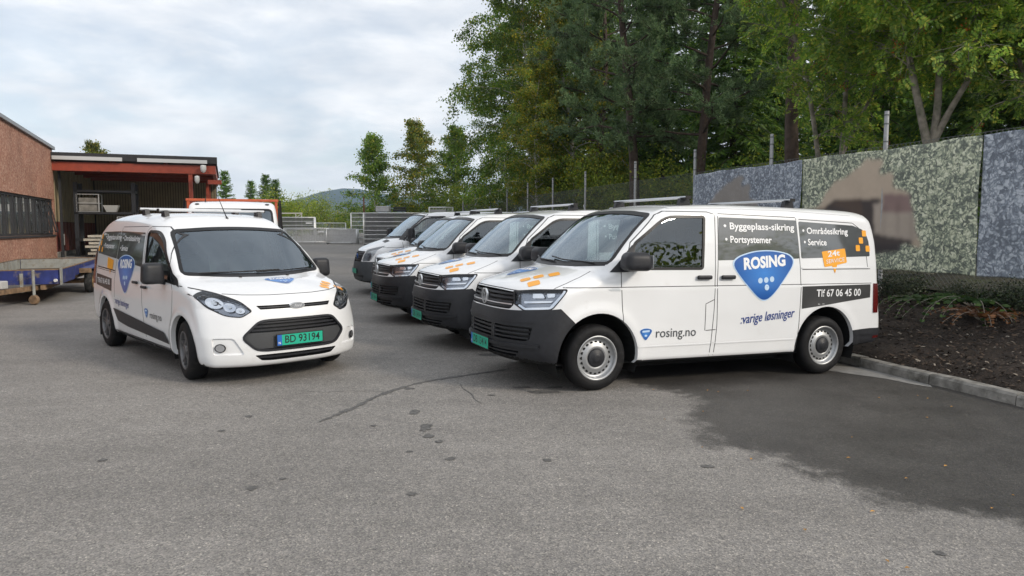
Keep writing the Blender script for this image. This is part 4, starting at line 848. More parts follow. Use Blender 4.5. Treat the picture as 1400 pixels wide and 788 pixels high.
# pines
p1 = pine('pine_tree', 14.5, 31, low=.25, rad=3.4); set_tree(p1, 868, 24, 1.0, .3); tag(p1, 'blue green pine with wide clumped branches behind the fence', 'tree', 'pines in the wood')
c = copy_tree(p1); set_tree(c, 952, 23, .98, 2.6); tag(c, 'second blue green pine, right of the wide clumped one', 'tree', 'pines in the wood')
c = copy_tree(p1); set_tree(c, 818, 31, 1.02, 4.4); tag(c, 'pine deeper in the wood next to the birches', 'tree', 'pines in the wood')
pb = pine('pine_tree', 17.5, 32, low=.50, rad=3.2, n_br=34); set_tree(pb, 1084, 17.2, 1.0, 0); tag(pb, 'tall pine with a thick bare dark trunk behind the far printed sheet', 'tree', 'pines in the wood')
# spruces
s1 = spruce('spruce_tree', 15, 41, .17); s2 = spruce('spruce_tree', 12, 42, .19, dens=1.0)
SP = [(1195, 21.5, 1.0, 0, s1, 'dark spruce right of the thick pine trunk'), (1320, 18.5, .92, 0, s2, 'bright edged spruce behind the forked rowan'), (1000, 27, 1.05, 1, s1, 'dark spruce between the pines and the thick trunk'), (1395, 16.5, .95, 2, s2, 'spruce at the right edge of the photo'), (1060, 31, 1.1, 2, s2, 'spruce deep in the wood left of the thick pine trunk'),
      (1255, 27, 1.1, 3, s1, 'spruce deep in the wood behind the forked rowan'), (905, 33, 1.1, 4, s1, 'spruce deep in the wood behind the pines'), (830, 38, 1.0, 5, s2, 'spruce deep in the wood behind the birches'), (1130, 36, 1.2, 5, s1, 'spruce far back in the wood right of the thick trunk'), (960, 40, 1.25, 1, s2, 'far spruce filling the wood behind the pines'),
      (1340, 30, 1.2, 2, s1, 'far spruce filling the wood at the right'), (1440, 24, 1.1, 4, s1, 'spruce just beyond the right edge of the wood'), (770, 46, 1.1, 3, s1, 'far spruce behind the yellowing birch'), (880, 48, 1.3, 0, s1, 'farthest spruce behind the pines'), (1200, 44, 1.4, 1.5, s2, 'farthest spruce behind the right part of the wood'), (1050, 46, 1.4, .7, s1, 'farthest spruce in the middle of the wood')]
for i, (p, Y, s_, r_, src, lab) in enumerate(SP):
    c = src if i in (0, 1) else copy_tree(src); set_tree(c, p, Y, s_, r_); tag(c, lab, 'tree', 'spruces in the wood')
s3 = spruce('young_spruce', 5.2, 43, .22)
for i, (p, Y, s_, lab) in enumerate([(309, 66, 1.15, 'young spruce beside the right end of the canopy'), (365, 74, 1.2, 'young spruce above the truck, left of the green bushes'), (345, 80, 1.15, 'thin young spruce left of the other one above the truck'), (378, 70, 1.05, 'young spruce right above the truck headboard'), (540, 66, .8, 'small spruce between the young birch and the yellowish tree')]):
    c = s3 if i == 0 else copy_tree(s3); set_tree(c, p, Y, s_, i * 1.3); tag(c, lab, 'tree', 'young spruces behind the yard')
# rowans behind the printed sheets
lim = [([(0, 0, 2.2), (-.22, -.05, 2.9), (-.5, -.1, 3.9), (-.75, -.2, 5.0), (-1.2, -.5, 6.4), (-1.5, -.9, 8.0)], .085), ([(0, 0, 2.2), (.10, 0, 2.9), (.16, .1, 4.0), (.22, .2, 5.4), (.1, .3, 7.5), (.2, .1, 9.0)], .08), ([(.02, 0, 2.3), (.25, -.1, 2.9), (.62, -.2, 3.7), (.85, -.25, 4.6), (1.3, -.5, 6.0), (1.7, -.9, 7.6)], .075),
       ([(-.5, -.1, 3.9), (-1.1, -.7, 4.7), (-2.0, -1.3, 5.4), (-3.0, -1.8, 5.7)], .04), ([(.85, -.25, 4.6), (1.5, -.9, 5.3), (2.3, -1.5, 5.6)], .035)]
r1 = rowan('rowan_tree', 51, lim, 1.5, .80, base=[(0.02, 0, -.2), (.04, 0, 1.0), (0, 0, 2.25)], stem=.14); set_tree(r1, 1266, 13.2, 1.0, 0); tag(r1, 'grey stemmed rowan forking in three behind the green printed sheet', 'tree', 'broadleaf trees behind the fence')
lim2 = [([(0, 0, .0), (-.3, -.1, 2.0), (-.8, -.4, 4.0), (-1.6, -.9, 5.6), (-2.4, -1.3, 6.6)], .07), ([(0, 0, 0), (.1, -.2, 2.4), (.0, -.5, 4.6), (-.3, -.9, 6.8), (-.2, -1.1, 8.6)], .07), ([(.1, -.2, 2.4), (.8, -.5, 4.2), (1.3, -.9, 6.0)], .045)]
r2 = rowan('rowan_tree', 52, lim2, 1.45, .72); set_tree(r2, 1135, 16.0, 1.0, 0); tag(r2, 'leafy rowan with a few red berries left of the forked one', 'tree', 'broadleaf trees behind the fence')
c = copy_tree(r2); set_tree(c, 1430, 12.2, .95, 2.2); tag(c, 'rowan whose branches reach in from the right edge of the photo', 'tree', 'broadleaf trees behind the fence')
# undergrowth: bushes
u1 = bush('bush', 4.2, 61, .75, BUSHL, .12, 800); u2 = bush('bush', 3.2, 62, .9, BIRCHY, .10, 700)
UB = [(800, 30, 1.0, u1, 'green bush under the birches behind the fence'), (690, 42, 1.0, u2, 'yellowish bush under the tall birch'), (640, 50, 1.1, u1, 'bush at the foot of the wood above the van roofs'), (745, 38, .9, u2, 'yellow green bush behind the white birch stem'), (850, 27, .8, u1, 'bush at the foot of the blue green pine'), (925, 25, .8, u1, 'bush between the two pines'), (1020, 21, .8, u1, 'bush at the fence near the thick trunk'), (1150, 20, .9, u1, 'bush behind the fence right of the thick trunk'),
      (580, 58, .8, u1, 'dark bush below the yellowish tree'), (525, 62, .8, u2, 'yellow bush below the young birch'), (405, 74, 1.25, u1, 'left one of the green bushes beyond the barrier stacks'), (388, 70, 1.15, u1, 'green bush right behind the truck headboard'), (428, 78, 1.2, u1, 'right one of the green bushes beyond the barrier stacks'), (456, 84, 1.1, u2, 'small yellow green bush in front of the distant hill'), (476, 80, .8, u1, 'low bush left of the young birch'), (870, 36, 1.2, u1, 'bush deeper in the wood behind the pines'), (980, 34, 1.2, u1, 'bush deep in the wood left of the thick trunk')]
for i, (p, Y, s_, src, lab) in enumerate(UB):
    c = src if i < 2 else copy_tree(src); set_tree(c, p, Y, s_, i * 1.1); tag(c, lab, 'bush', 'bushes around the yard')
c = copy_tree(u1); c.location = (16.5, .2, .2); c.scale = (1.7, 1.7, 1.55); tag(c, 'broad bush right of the camera, mirrored in the nearest van side window', 'bush', 'bushes around the yard')
c = copy_tree(u1); c.location = (20, 5.5, .3); c.scale = (1.3, 1.3, 1.0); c.rotation_euler = (0, 0, 2); tag(c, 'bush right of the camera beside the mirrored broad one', 'bush', 'bushes around the yard')
# plants along the foot of the printed sheets
FERN = foliage_mat('fern_green', [(0, (.020, .055, .012)), (1, (.10, .17, .035)), (.5, (.045, .095, .02))], trans=.3); FERNB = foliage_mat('fern_brown', [(0, (.10, .040, .015)), (1, (.30, .13, .045)), (.5, (.18, .075, .025))], trans=.2); JUN = foliage_mat('shrub_dark', [(0, (.010, .020, .008)), (1, (.05, .065, .02)), (.5, (.022, .036, .014))], trans=.1)
def fern(name, seed, m, n=16, L_=.55):
    rs = np.random.RandomState(seed); parts = []; br = []
    for k in range(n):
        az = k * 2.4; C_ = curve((0, 0, 0), (math.cos(az), math.sin(az), 1.3), L_ * rs.uniform(.7, 1.2), 10, (0, 0, -3.2), rs, .1); br.append((C_, .004, .002))
        for j in range(2, 11):
            ax = nrmz(C_[j] - C_[j - 1]); sd = nrmz(np.cross(ax, (0, 0, 1)))
            P_ = np.array([C_[j]] * 2); V, F = leaves(P_, np.array([ax * .5 + sd, ax * .5 - sd]), .13 * (1.1 - j / 11), .035, rs); parts.append((V, F))
    V, F = join(parts); r = empty(name); tubes(br, 4).build('stalk', BARKG, r, fix=False); mk_np('fronds', V, F, m, r); return r
def at_bank(o, t, d, s_=1.0, rot=0): x, y = kb(t, d); o.location = (x, y, bank_z(t, d) - .02); o.scale = (s_,) * 3; o.rotation_euler = (0, 0, rot); return o
f_a = fern('fern', 71, FERN); at_bank(f_a, 2.99, 1.95, 1.2); tag(f_a, 'green fern on the bank below the green printed sheet', 'fern', 'ferns on the bank')
c = copy_tree(f_a); at_bank(c, 2.27, 2.05, 1.6, 1); tag(c, 'green fern by the seam of the two right sheets', 'fern', 'ferns on the bank')
f_b = fern('fern', 72, FERNB, 18, .5); at_bank(f_b, 1.80, 1.65, 1.25); tag(f_b, 'withered rust brown fern on the bank', 'fern', 'ferns on the bank')
j_ = bush('shrub', 1.0, 73, 1.3, JUN, .07, 420, 8); at_bank(j_, 3.7, 2.2, .48); tag(j_, 'dark low shrub on the bank right behind the nearest van', 'shrub', 'low shrubs at the foot of the printed sheets')
for i, (t, d, s_, lab) in enumerate([(1.95, 2.25, .42, 'dark shrub on the bank left of the photo edge, under the blue sheet'), (1.45, 2.25, .46, 'dark shrub on the bank at the right edge of the photo'), (2.65, 2.28, .36, 'small dark shrub between the green ferns')]):
    c = copy_tree(j_); at_bank(c, t, d, s_, i * 2.0); tag(c, lab, 'shrub', 'low shrubs at the foot of the printed sheets')

# ------------------------------------------------------------------ vehicle body shells
def smax(a, b, k):
    h = np.maximum(k - np.abs(a - b), 0) / k; return np.maximum(a, b) + h * h * k * .25
class Body:
    """a vehicle shell: side profile, section widths and plan curvature blended into one smooth skin.
    local axes: x back from the nose, y to the vehicle's right, z up"""
    def __init__(s, prof, wz, kf, wheels, h=.03, kr=.10, crown=.035, xfade=(1.5, 2.3), kroof=.24, kside=.10, rear_taper=.03, flare=.012, archR=.40, nexp=3.0, belt=None, wx=None, ghz=1.35):
        s.prof = np.array(prof); s.wz = np.array(wz); s.kf = np.array(kf); s.kr = kr; s.crown = crown; s.xf = xfade; s.kroof = kroof; s.kside = kside
        s.taper = rear_taper; s.wheels = wheels; s.flare = flare; s.archR = archR; s.n = nexp; s.belt = belt; s.L = s.prof[:, 0].max(); s.wx = wx; s.ghz = ghz
        s.Wm = s.wz[:, 1].max(); s.h = h
        # raster of the side profile's signed distance
        s.x0, s.z0, s.dr = -.9, -.2, .01
        nx = int((s.L + 1.8) / s.dr); nz = int((s.prof[:, 1].max() + .9) / s.dr)
        X, Z = np.meshgrid(s.x0 + np.arange(nx) * s.dr, s.z0 + np.arange(nz) * s.dr, indexing='ij'); P = np.stack([X.ravel(), Z.ravel()], 1)
        d2 = np.full(len(P), 1e9); A = s.prof; Bq = np.roll(s.prof, -1, 0)
        for a, b in zip(A, Bq):
            e = b - a; w = P - a; t = np.clip((w @ e) / max(e @ e, 1e-12), 0, 1); q = w - t[:, None] * e; d2 = np.minimum(d2, (q * q).sum(1))
        d = np.sqrt(d2); d[inpoly(P, s.prof)] *= -1; s.ras = d.reshape(nx, nz)
        bb = .15
        gx = np.arange(-.12, s.L + bb, h); gy = np.arange(-s.Wm - .1, s.Wm + .1, h); gzv = np.arange(s.prof[:, 1].min() - .1, s.prof[:, 1].max() + .12, h)
        G = np.meshgrid(gx, gy, gzv, indexing='ij'); D = s.f(*G)
        V, Q = s.nets(D, np.array([gx[0], gy[0], gzv[0]]), h)
        for it in range(4):
            g = s.grad(V); dd = s.f(V[:, 0], V[:, 1], V[:, 2]); gg = np.maximum((g * g).sum(1), .25); st = (dd / gg)[:, None] * g
            ln = np.linalg.norm(st, axis=1, keepdims=True); V = V - st * np.minimum(1, h * .6 / np.maximum(ln, 1e-9))
        s.V = V; s.bvh = BVHTree.FromPolygons([tuple(v) for v in V], [tuple(int(i) for i in q) for q in Q])
        s.bm = bmesh.new(); vv = [s.bm.verts.new(v) for v in V]
        for q in Q:
            try: s.bm.faces.new([vv[i] for i in q])
            except ValueError: pass
        s.bm.normal_update()
    def samp(s, x, z):
        u = np.clip((x - s.x0) / s.dr, 0, s.ras.shape[0] - 1.001); w = np.clip((z - s.z0) / s.dr, 0, s.ras.shape[1] - 1.001)
        i = u.astype(int); j = w.astype(int); a = u - i; b = w - j; r = s.ras
        return r[i, j] * (1 - a) * (1 - b) + r[i + 1, j] * a * (1 - b) + r[i, j + 1] * (1 - a) * b + r[i + 1, j + 1] * a * b
    def f(s, x, y, z):
        ay = np.abs(y); q = np.minimum(ay / s.Wm, 1.1)
        sh = np.interp(z, s.kf[:, 0], s.kf[:, 1]) * q ** s.n * (1 - sstep(s.xf[0], s.xf[1], x))
        sh = sh - s.kr * q ** 4 * sstep(s.L - 1.3, s.L - .5, x)
        d1 = s.samp(x - sh, z + s.crown * q * q * sstep(.7, 1.2, z))
        W = np.interp(z, s.wz[:, 0], s.wz[:, 1]) - s.taper * sstep(s.L * .6, s.L, x)
        if s.wx is not None: W = W + np.interp(x, s.wx[0], s.wx[1]) 
        for wx, wz_ in s.wheels:
            r = np.sqrt((x - wx) ** 2 + (z - wz_) ** 2); W = W + s.flare * np.exp(-((r - s.archR - .03) / .06) ** 2)
        k = s.kside + (s.kroof - s.kside) * sstep(s.ghz, s.ghz + .35, z)
        return smax(d1, ay - W, k)
    def grad(s, V, e=.006):
        x, y, z = V[:, 0], V[:, 1], V[:, 2]
        return np.stack([s.f(x + e, y, z) - s.f(x - e, y, z), s.f(x, y + e, z) - s.f(x, y - e, z), s.f(x, y, z + e) - s.f(x, y, z - e)], 1) / (2 * e)
    def nrm(s, V):
        V = np.asarray(V, float).reshape(-1, 3); g = s.grad(V); return g / np.maximum(np.linalg.norm(g, axis=1, keepdims=True), 1e-9)
    @staticmethod
    def nets(D, o, h):
        S = D < 0; nx, ny, nz = D.shape
        cnt = np.zeros((nx - 1, ny - 1, nz - 1), int); offs = [(i, j, k) for i in (0, 1) for j in (0, 1) for k in (0, 1)]
        sl = lambda a, i, j, k: a[i:nx - 1 + i, j:ny - 1 + j, k:nz - 1 + k]
        for c in offs: cnt += sl(S, *c)
        act = (cnt > 0) & (cnt < 8); idx = np.argwhere(act); ids = -np.ones(act.shape, int); ids[act] = np.arange(len(idx))
        acc = np.zeros((len(idx), 3)); num = np.zeros(len(idx))
        for a in offs:
            for ax in range(3):
                if a[ax]: continue
                b = list(a); b[ax] = 1
                da = D[idx[:, 0] + a[0], idx[:, 1] + a[1], idx[:, 2] + a[2]]; db = D[idx[:, 0] + b[0], idx[:, 1] + b[1], idx[:, 2] + b[2]]
                m = (da < 0) != (db < 0); t = np.where(m, da / np.where(m, da - db, 1), 0)
                p = np.array(a, float)[None, :].repeat(len(idx), 0); p[:, ax] = t; acc[m] += p[m]; num[m] += 1
        V = o + (idx + acc / num[:, None]) * h; Q = []
        for ax in range(3):
            sa = [slice(None)] * 3; sb = [slice(None)] * 3; sa[ax] = slice(0, -1); sb[ax] = slice(1, None)
            m = S[tuple(sa)] != S[tuple(sb)]; e = np.argwhere(m)
            o1, o2 = [(1, 2), (2, 0), (0, 1)][ax]
            ok = (e[:, o1] > 0) & (e[:, o2] > 0) & (e[:, o1] < D.shape[o1] - 1) & (e[:, o2] < D.shape[o2] - 1); e = e[ok]
            def cell(d1, d2):
                c = e.copy(); c[:, o1] -= d1; c[:, o2] -= d2; return ids[c[:, 0], c[:, 1], c[:, 2]]
            q = np.stack([cell(1, 1), cell(0, 1), cell(0, 0), cell(1, 0)], 1)
            fl = ~S[tuple(sa)][e[:, 0], e[:, 1], e[:, 2]]; q[fl] = q[fl][:, ::-1]; Q.append(q)
        return V, np.concatenate(Q)
    # --- projecting 2-D layouts on the skin
    def put(s, view, P, off=0.0):
        """view: 'L' / 'R' take (x,z); 'F' takes (y,z); 'T' takes (x,y); 'B' takes (y,z) from behind"""
        out = []
        for a, b in P:
            if view == 'R': o, d = Vector((a, 3, b)), Vector((0, -1, 0))
            elif view == 'L': o, d = Vector((a, -3, b)), Vector((0, 1, 0))
            elif view == 'F': o, d = Vector((-2, a, b)), Vector((1, 0, 0))
            elif view == 'B': o, d = Vector((s.L + 2, a, b)), Vector((-1, 0, 0))
            else: o, d = Vector((a, b, 4)), Vector((0, 0, -1))
            h = s.bvh.ray_cast(o, d)[0]
            if h is None: h = s.bvh.find_nearest(o + d * 2.1)[0]
            out.append(h)
        V = np.array([tuple(v) for v in out]); return V + s.nrm(V) * off
    def ribbon(s, name, view, P, w, m, parent, off=.002, closed=False, step=.04, sink=.003):
        P = [np.array(p, float) for p in P]
        if closed: P = P + [P[0]]
        Q = []
        for a, b in zip(P[:-1], P[1:]):
            n = max(1, int(np.linalg.norm(b - a) / step)); Q += [a + (b - a) * t for t in np.linspace(0, 1, n, endpoint=False)]
        if not closed: Q.append(P[-1])
        Q = np.array(Q); N = len(Q)
        if closed: T = np.roll(Q, -1, 0) - np.roll(Q, 1, 0)
        else: T = np.gradient(Q, axis=0)
        T /= np.maximum(np.linalg.norm(T, axis=1, keepdims=True), 1e-9); Nn = np.stack([-T[:, 1], T[:, 0]], 1)
        l, r = Q + Nn * w / 2, Q - Nn * w / 2
        rows = [s.put(view, l, -sink), s.put(view, l, off), s.put(view, r, off), s.put(view, r, -sink)]
        V = np.concatenate(rows); F = []
        for i in range(N if closed else N - 1):
            j = (i + 1) % N
            for k in range(3): F.append((k * N + i, k * N + j, (k + 1) * N + j, (k + 1) * N + i))
        o = mk(name, V, F, m, parent); bm = bmesh.new(); bm.from_mesh(o.data); bmesh.ops.recalc_face_normals(bm, faces=bm.faces[:]); bm.to_mesh(o.data); bm.free()
        return o
    def fill(s, name, view, polys, m, parent, off=.002, cell=.07, mesh2d=None):
        """polys: list of outlines, or mesh2d=(verts2d, faces)"""
        bm = bmesh.new()
        if mesh2d:
            vv = [bm.verts.new((a, b, 0)) for a, b in mesh2d[0]]
            for f in mesh2d[1]:
                try: bm.faces.new([vv[i] for i in f])
                except ValueError: pass
        else:
            for P in polys: bm.faces.new([bm.verts.new((a, b, 0)) for a, b in P])
        c = [(v.co.x, v.co.y) for v in bm.verts]
        if not c: bm.free(); return None
        lo, hi = np.min(c, 0), np.max(c, 0)
        for ax in (0, 1):
            k = lo[ax] + cell
            while k < hi[ax] - .005:
                co = [0, 0, 0]; co[ax] = k; no = [0, 0, 0]; no[ax] = 1
                bmesh.ops.bisect_plane(bm, geom=bm.verts[:] + bm.edges[:] + bm.faces[:], plane_co=co, plane_no=no, dist=1e-5); k += cell
        bmesh.ops.triangulate(bm, faces=[f for f in bm.faces if len(f.verts) > 4])
        bm.verts.index_update()
        P = [(v.co.x, v.co.y) for v in bm.verts]; F = [[v.index for v in f.verts] for f in bm.faces]; bm.free()
        V = s.put(view, P, off); N = s.nrm(V)
        o = mk(name, V, F, m, parent, smooth=True)
        # outward facing
        bm = bmesh.new(); bm.from_mesh(o.data); bm.normal_update(); bm.verts.ensure_lookup_table()
        for f in bm.faces:
            if f.normal.dot(Vector(N[f.verts[0].index])) < 0: f.normal_flip()
        bm.to_mesh(o.data); bm.free()
        return o
    # --- cutting pieces out of the skin
    def cut(s, view, poly, lim=None):
        """slice the skin along an outline seen in one view; returns the faces inside"""
        ax = {'L': (0, 2), 'R': (0, 2), 'S': (0, 2), 'F': (1, 2), 'T': (0, 1), 'B': (1, 2)}[view]
        poly = [np.array(p, float) for p in poly]; lo = np.min(poly, 0) - s.h * 2; hi = np.max(poly, 0) + s.h * 2
        def ok(f):
            c = f.calc_center_median(); n = f.normal
            if not (lo[0] < c[ax[0]] < hi[0] and lo[1] < c[ax[1]] < hi[1]): return False
            if view == 'L' and (n.y > -.12 or c.y > 0): return False
            if view == 'R' and (n.y < .12 or c.y < 0): return False
            if view == 'F' and n.x > -.04: return False
            if view == 'B' and n.x < .2: return False
            if view == 'T' and n.z < .2: return False
            return lim is None or lim(c, n)
        sel = [f for f in s.bm.faces if ok(f)]; n = len(poly); e = s.h * 1.6
        if not sel: return []
        t_ = bmesh.new(); back = {}; fwd = {}
        for f in sel:
            q = []
            for v in f.verts:
                if v not in fwd: w = t_.verts.new(v.co); fwd[v] = w; back[w] = v
                q.append(fwd[v])
            t_.faces.new(q)
        t_.normal_update()
        for i in range(n):
            a, b = poly[i], poly[(i + 1) % n]; t = b - a; L = np.linalg.norm(t)
            if L < 1e-6: continue
            l2, h2 = np.minimum(a, b) - e, np.maximum(a, b) + e; fs = []
            for f in t_.faces:
                c = f.calc_center_median()
                if l2[0] < c[ax[0]] < h2[0] and l2[1] < c[ax[1]] < h2[1]: fs.append(f)
            if not fs: continue
            co = [0, 0, 0]; no = [0, 0, 0]; co[ax[0]], co[ax[1]] = a; no[ax[0]], no[ax[1]] = t[1] / L, -t[0] / L
            es = set(); vs_ = set()
            for f in fs: es.update(f.edges); vs_.update(f.verts)
            bmesh.ops.bisect_plane(t_, geom=list(vs_) + list(es) + fs, plane_co=co, plane_no=no, dist=1e-5)
        bmesh.ops.delete(s.bm, geom=sel, context='FACES_ONLY')
        C = []; out = []; t_.normal_update()
        for f in t_.faces:
            q = []
            for w in f.verts:
                if w not in back: back[w] = s.bm.verts.new(w.co)
                q.append(back[w])
            try: g = s.bm.faces.new(q)
            except ValueError: continue
            g.normal = f.normal; c = f.calc_center_median(); C.append((c[ax[0]], c[ax[1]])); out.append(g)
        t_.free()
        ins = inpoly(C, [tuple(p) for p in poly])
        return [f for f, q in zip(out, ins) if q and ok(f)]
    def take(s, faces, name, m, parent, off=0.0, depth=None, remove=True, smooth=True, wallm=None):
        """make a part out of skin faces; depth: sink the sheet and close it with side walls"""
        idx = {}; V = []; F = []
        for f in faces:
            q = []
            for v in f.verts:
                if v not in idx: idx[v] = len(V); V.append(tuple(v.co))
                q.append(idx[v])
            F.append(q)
        if not V: return None
        A = np.array(V); N = s.nrm(A); fs = set(faces); P = A + N * (off if depth is None else -depth); W = []
        if depth is not None:
            n0 = len(V); ext = {}; V2 = [tuple(p) for p in P]
            for f in faces:
                for lp in f.loops:
                    if sum(1 for g in lp.edge.link_faces if g in fs) == 1:
                        a, b = idx[lp.vert], idx[lp.link_loop_next.vert]
                        for k in (a, b):
                            if k not in ext: ext[k] = len(V2); V2.append(tuple(A[k] + N[k] * off))
                        W.append((b, a, ext[a], ext[b]))
            o = mk(name, V2, F + W, m, parent)
            sm = [smooth] * len(F) + [False] * len(W); o.data.polygons.foreach_set('use_smooth', sm)
        else:
            o = mk(name, P, F, m, parent, smooth, normals=N)
        if remove: bmesh.ops.delete(s.bm, geom=faces, context='FACES')
        return o
    def rim(s, view, poly, w, name, m, parent, closed=True, inset=.03):
        """a short lip turned inwards along an outline (wheel arch edge, window reveal)"""
        sg = {'L': -1, 'R': 1}[view]; A = s.put(view, poly, .001); Bq = A.copy(); Bq[:, 1] -= sg * w; n = len(A); V = np.concatenate([A, Bq])
        F = [(i, (i + 1) % n, n + (i + 1) % n, n + i) for i in range(n if closed else n - 1)]
        return mk(name, V, F, m, parent, True)
    def finish(s, name, m, parent):
        vs_ = [v for v in s.bm.verts if v.link_faces]; s.bm.verts.index_update()
        idx = {v: i for i, v in enumerate(vs_)}; V = [tuple(v.co) for v in vs_]; F = [[idx[v] for v in f.verts] for f in s.bm.faces]
        return mk(name, V, F, m, parent, True, normals=s.nrm(V))
    def liner(s, name, m, parent, box, t=.045):
        """trim panels inside the cab: the skin offset inwards"""
        fs = [f for f in s.bm.faces if (lambda c: box[0] < c.x < box[1] and box[2] < c.z < box[3])(f.calc_center_median())]
        idx = {}; V = []; F = []
        for f in fs:
            q = []
            for v in f.verts:
                if v not in idx: idx[v] = len(V); V.append(tuple(v.co))
                q.append(idx[v])
            F.append(q[::-1])
        A = np.array(V); return mk(name, A - s.nrm(A) * t, F, m, parent, True)

# ------------------------------------------------------------------ vehicle materials and shared pieces
PAINT = mat('white_car_paint', (.80, .81, .82), .30, var=.02, vscale=3, coat=1.0, dirt=(.60, .58, .55), dscale=2.2, dlo=.60, dhi=.95)
BLACKP = mat('black_plastic', (.026, .027, .031), .42, var=.15, vscale=20, bump=.15, bscale=400, spec=.3)
DARKP = mat('dark_trim', (.005, .005, .006), .45)
SEAM = mat('panel_gap', (.035, .036, .04), .7)
RUBBER = mat('tyre_rubber', (.009, .009, .010), .65, var=.25, vscale=12, dirt=(.045, .042, .04), dscale=9, dlo=.55, dhi=.9, spec=.25)
STEEL = mat('silver_wheel', (.40, .41, .42), .42, .7, var=.08, dirt=(.18, .15, .12), dscale=14, dlo=.58, dhi=.85)
ALLOY = mat('dull_alloy', (.17, .17, .175), .42, .6, dirt=(.08, .07, .06), dscale=16, dlo=.5, dhi=.8)
CHROME = mat('chrome', (.74, .76, .78), .30, .75)
SATIN = mat('satin_silver', (.62, .64, .66), .3, .9)
GLASS = glass_mat('window_glass', (.50, .58, .56), 1.52, base=.10, refl=(.90, .96, 1.0))
GLASSF = glass_mat('windscreen_glass', (.45, .55, .56), 1.62, base=.15, refl=(.80, .91, 1.0))
LENS = glass_mat('lamp_glass', (.93, .95, .97), 1.45)
LAMPIN = mat('lamp_housing', (.30, .32, .36), .22, .85)
LAMPW = mat('lamp_reflector', (.78, .80, .84), .14, .9)
WELL = mat('wheel_well', (.004, .004, .004), .95)
CABIN = mat('cabin_trim', (.055, .056, .06), .8, var=.1)
HEADL = mat('cabin_headliner', (.30, .30, .29), .9)
SEATM = mat('seat_cloth', (.035, .036, .042), .95, var=.2, vscale=40)
FILM = mat('grey_film', (.042, .047, .046), .3, var=.05, coat=1.0)
FILM.node_tree.nodes['Principled BSDF'].inputs['Coat IOR'].default_value = 2.1
FILMM = mat('matt_grey_film', (.045, .045, .046), .35, var=.05)
LOGOB = mat('logo_blue', (.010, .105, .42), .30, var=.10, vscale=5, coat=.3)
def _logo_grad():
    nt = LOGOB.node_tree; N = nt.nodes; L = nt.links; t = N.new('ShaderNodeTexCoord'); s_ = N.new('ShaderNodeSeparateXYZ'); L.new(t.outputs['Generated'], s_.inputs[0])
    cb = N.new('ShaderNodeCombineXYZ'); L.new(s_.outputs[0], cb.inputs[0]); L.new(s_.outputs[2], cb.inputs[2]); d = N.new('ShaderNodeVectorMath'); d.operation = 'DISTANCE'; L.new(cb.outputs[0], d.inputs[0]); d.inputs[1].default_value = (.5, 0, .55)
    r = N.new('ShaderNodeValToRGB'); L.new(d.outputs['Value'], r.inputs[0]); r.color_ramp.elements[0].color = (.055, .24, .66, 1); r.color_ramp.elements[1].color = (.006, .060, .28, 1); r.color_ramp.elements[1].position = .62
    L.new(r.outputs[0], N['Principled BSDF'].inputs['Base Color'])
_logo_grad()      # the printed shield fades from its middle
LOGOD = mat('lettering_blue', (.012, .040, .22), .4)
LWHITE = mat('lettering_white', (.82, .83, .84), .4)
LGREY = mat('lettering_grey', (.075, .08, .085), .4)
LPALE = mat('logo_pale', (.50, .66, .84), .4)
ORANGE = mat('film_orange', (.88, .38, .015), .38, coat=.2)
PLATEG = mat('plate_green', (.012, .40, .26), .45)
PLATEB = mat('plate_blue', (.02, .12, .45), .45)
PTEXT = mat('plate_lettering', (.01, .012, .012), .5)
REDL = mat('tail_lamp_red', (.10, .006, .006), .2, coat=.5)

def rbox(name, c, d, r, m, parent, seg=4, rot=None, taper=None):
    bm = bmesh.new(); bmesh.ops.create_cube(bm, size=1)
    for v in bm.verts:
        k = 1.0
        if taper and v.co.z > 0: k = taper
        v.co = Vector((v.co.x * d[0] * k, v.co.y * d[1] * k, v.co.z * d[2]))
    bmesh.ops.bevel(bm, geom=bm.edges[:], offset=r, segments=seg, profile=.5, affect='EDGES')
    M = Matrix.Translation(c) @ (rot.to_4x4() if rot is not None else Matrix.Identity(4)); bmesh.ops.transform(bm, matrix=M, verts=bm.verts[:])
    me = bpy.data.meshes.new(name); bm.to_mesh(me); bm.free(); me.materials.append(m)
    me.polygons.foreach_set('use_smooth', [True] * len(me.polygons))
    o = bpy.data.objects.new(name, me); COL.objects.link(o); o.parent = parent; return o

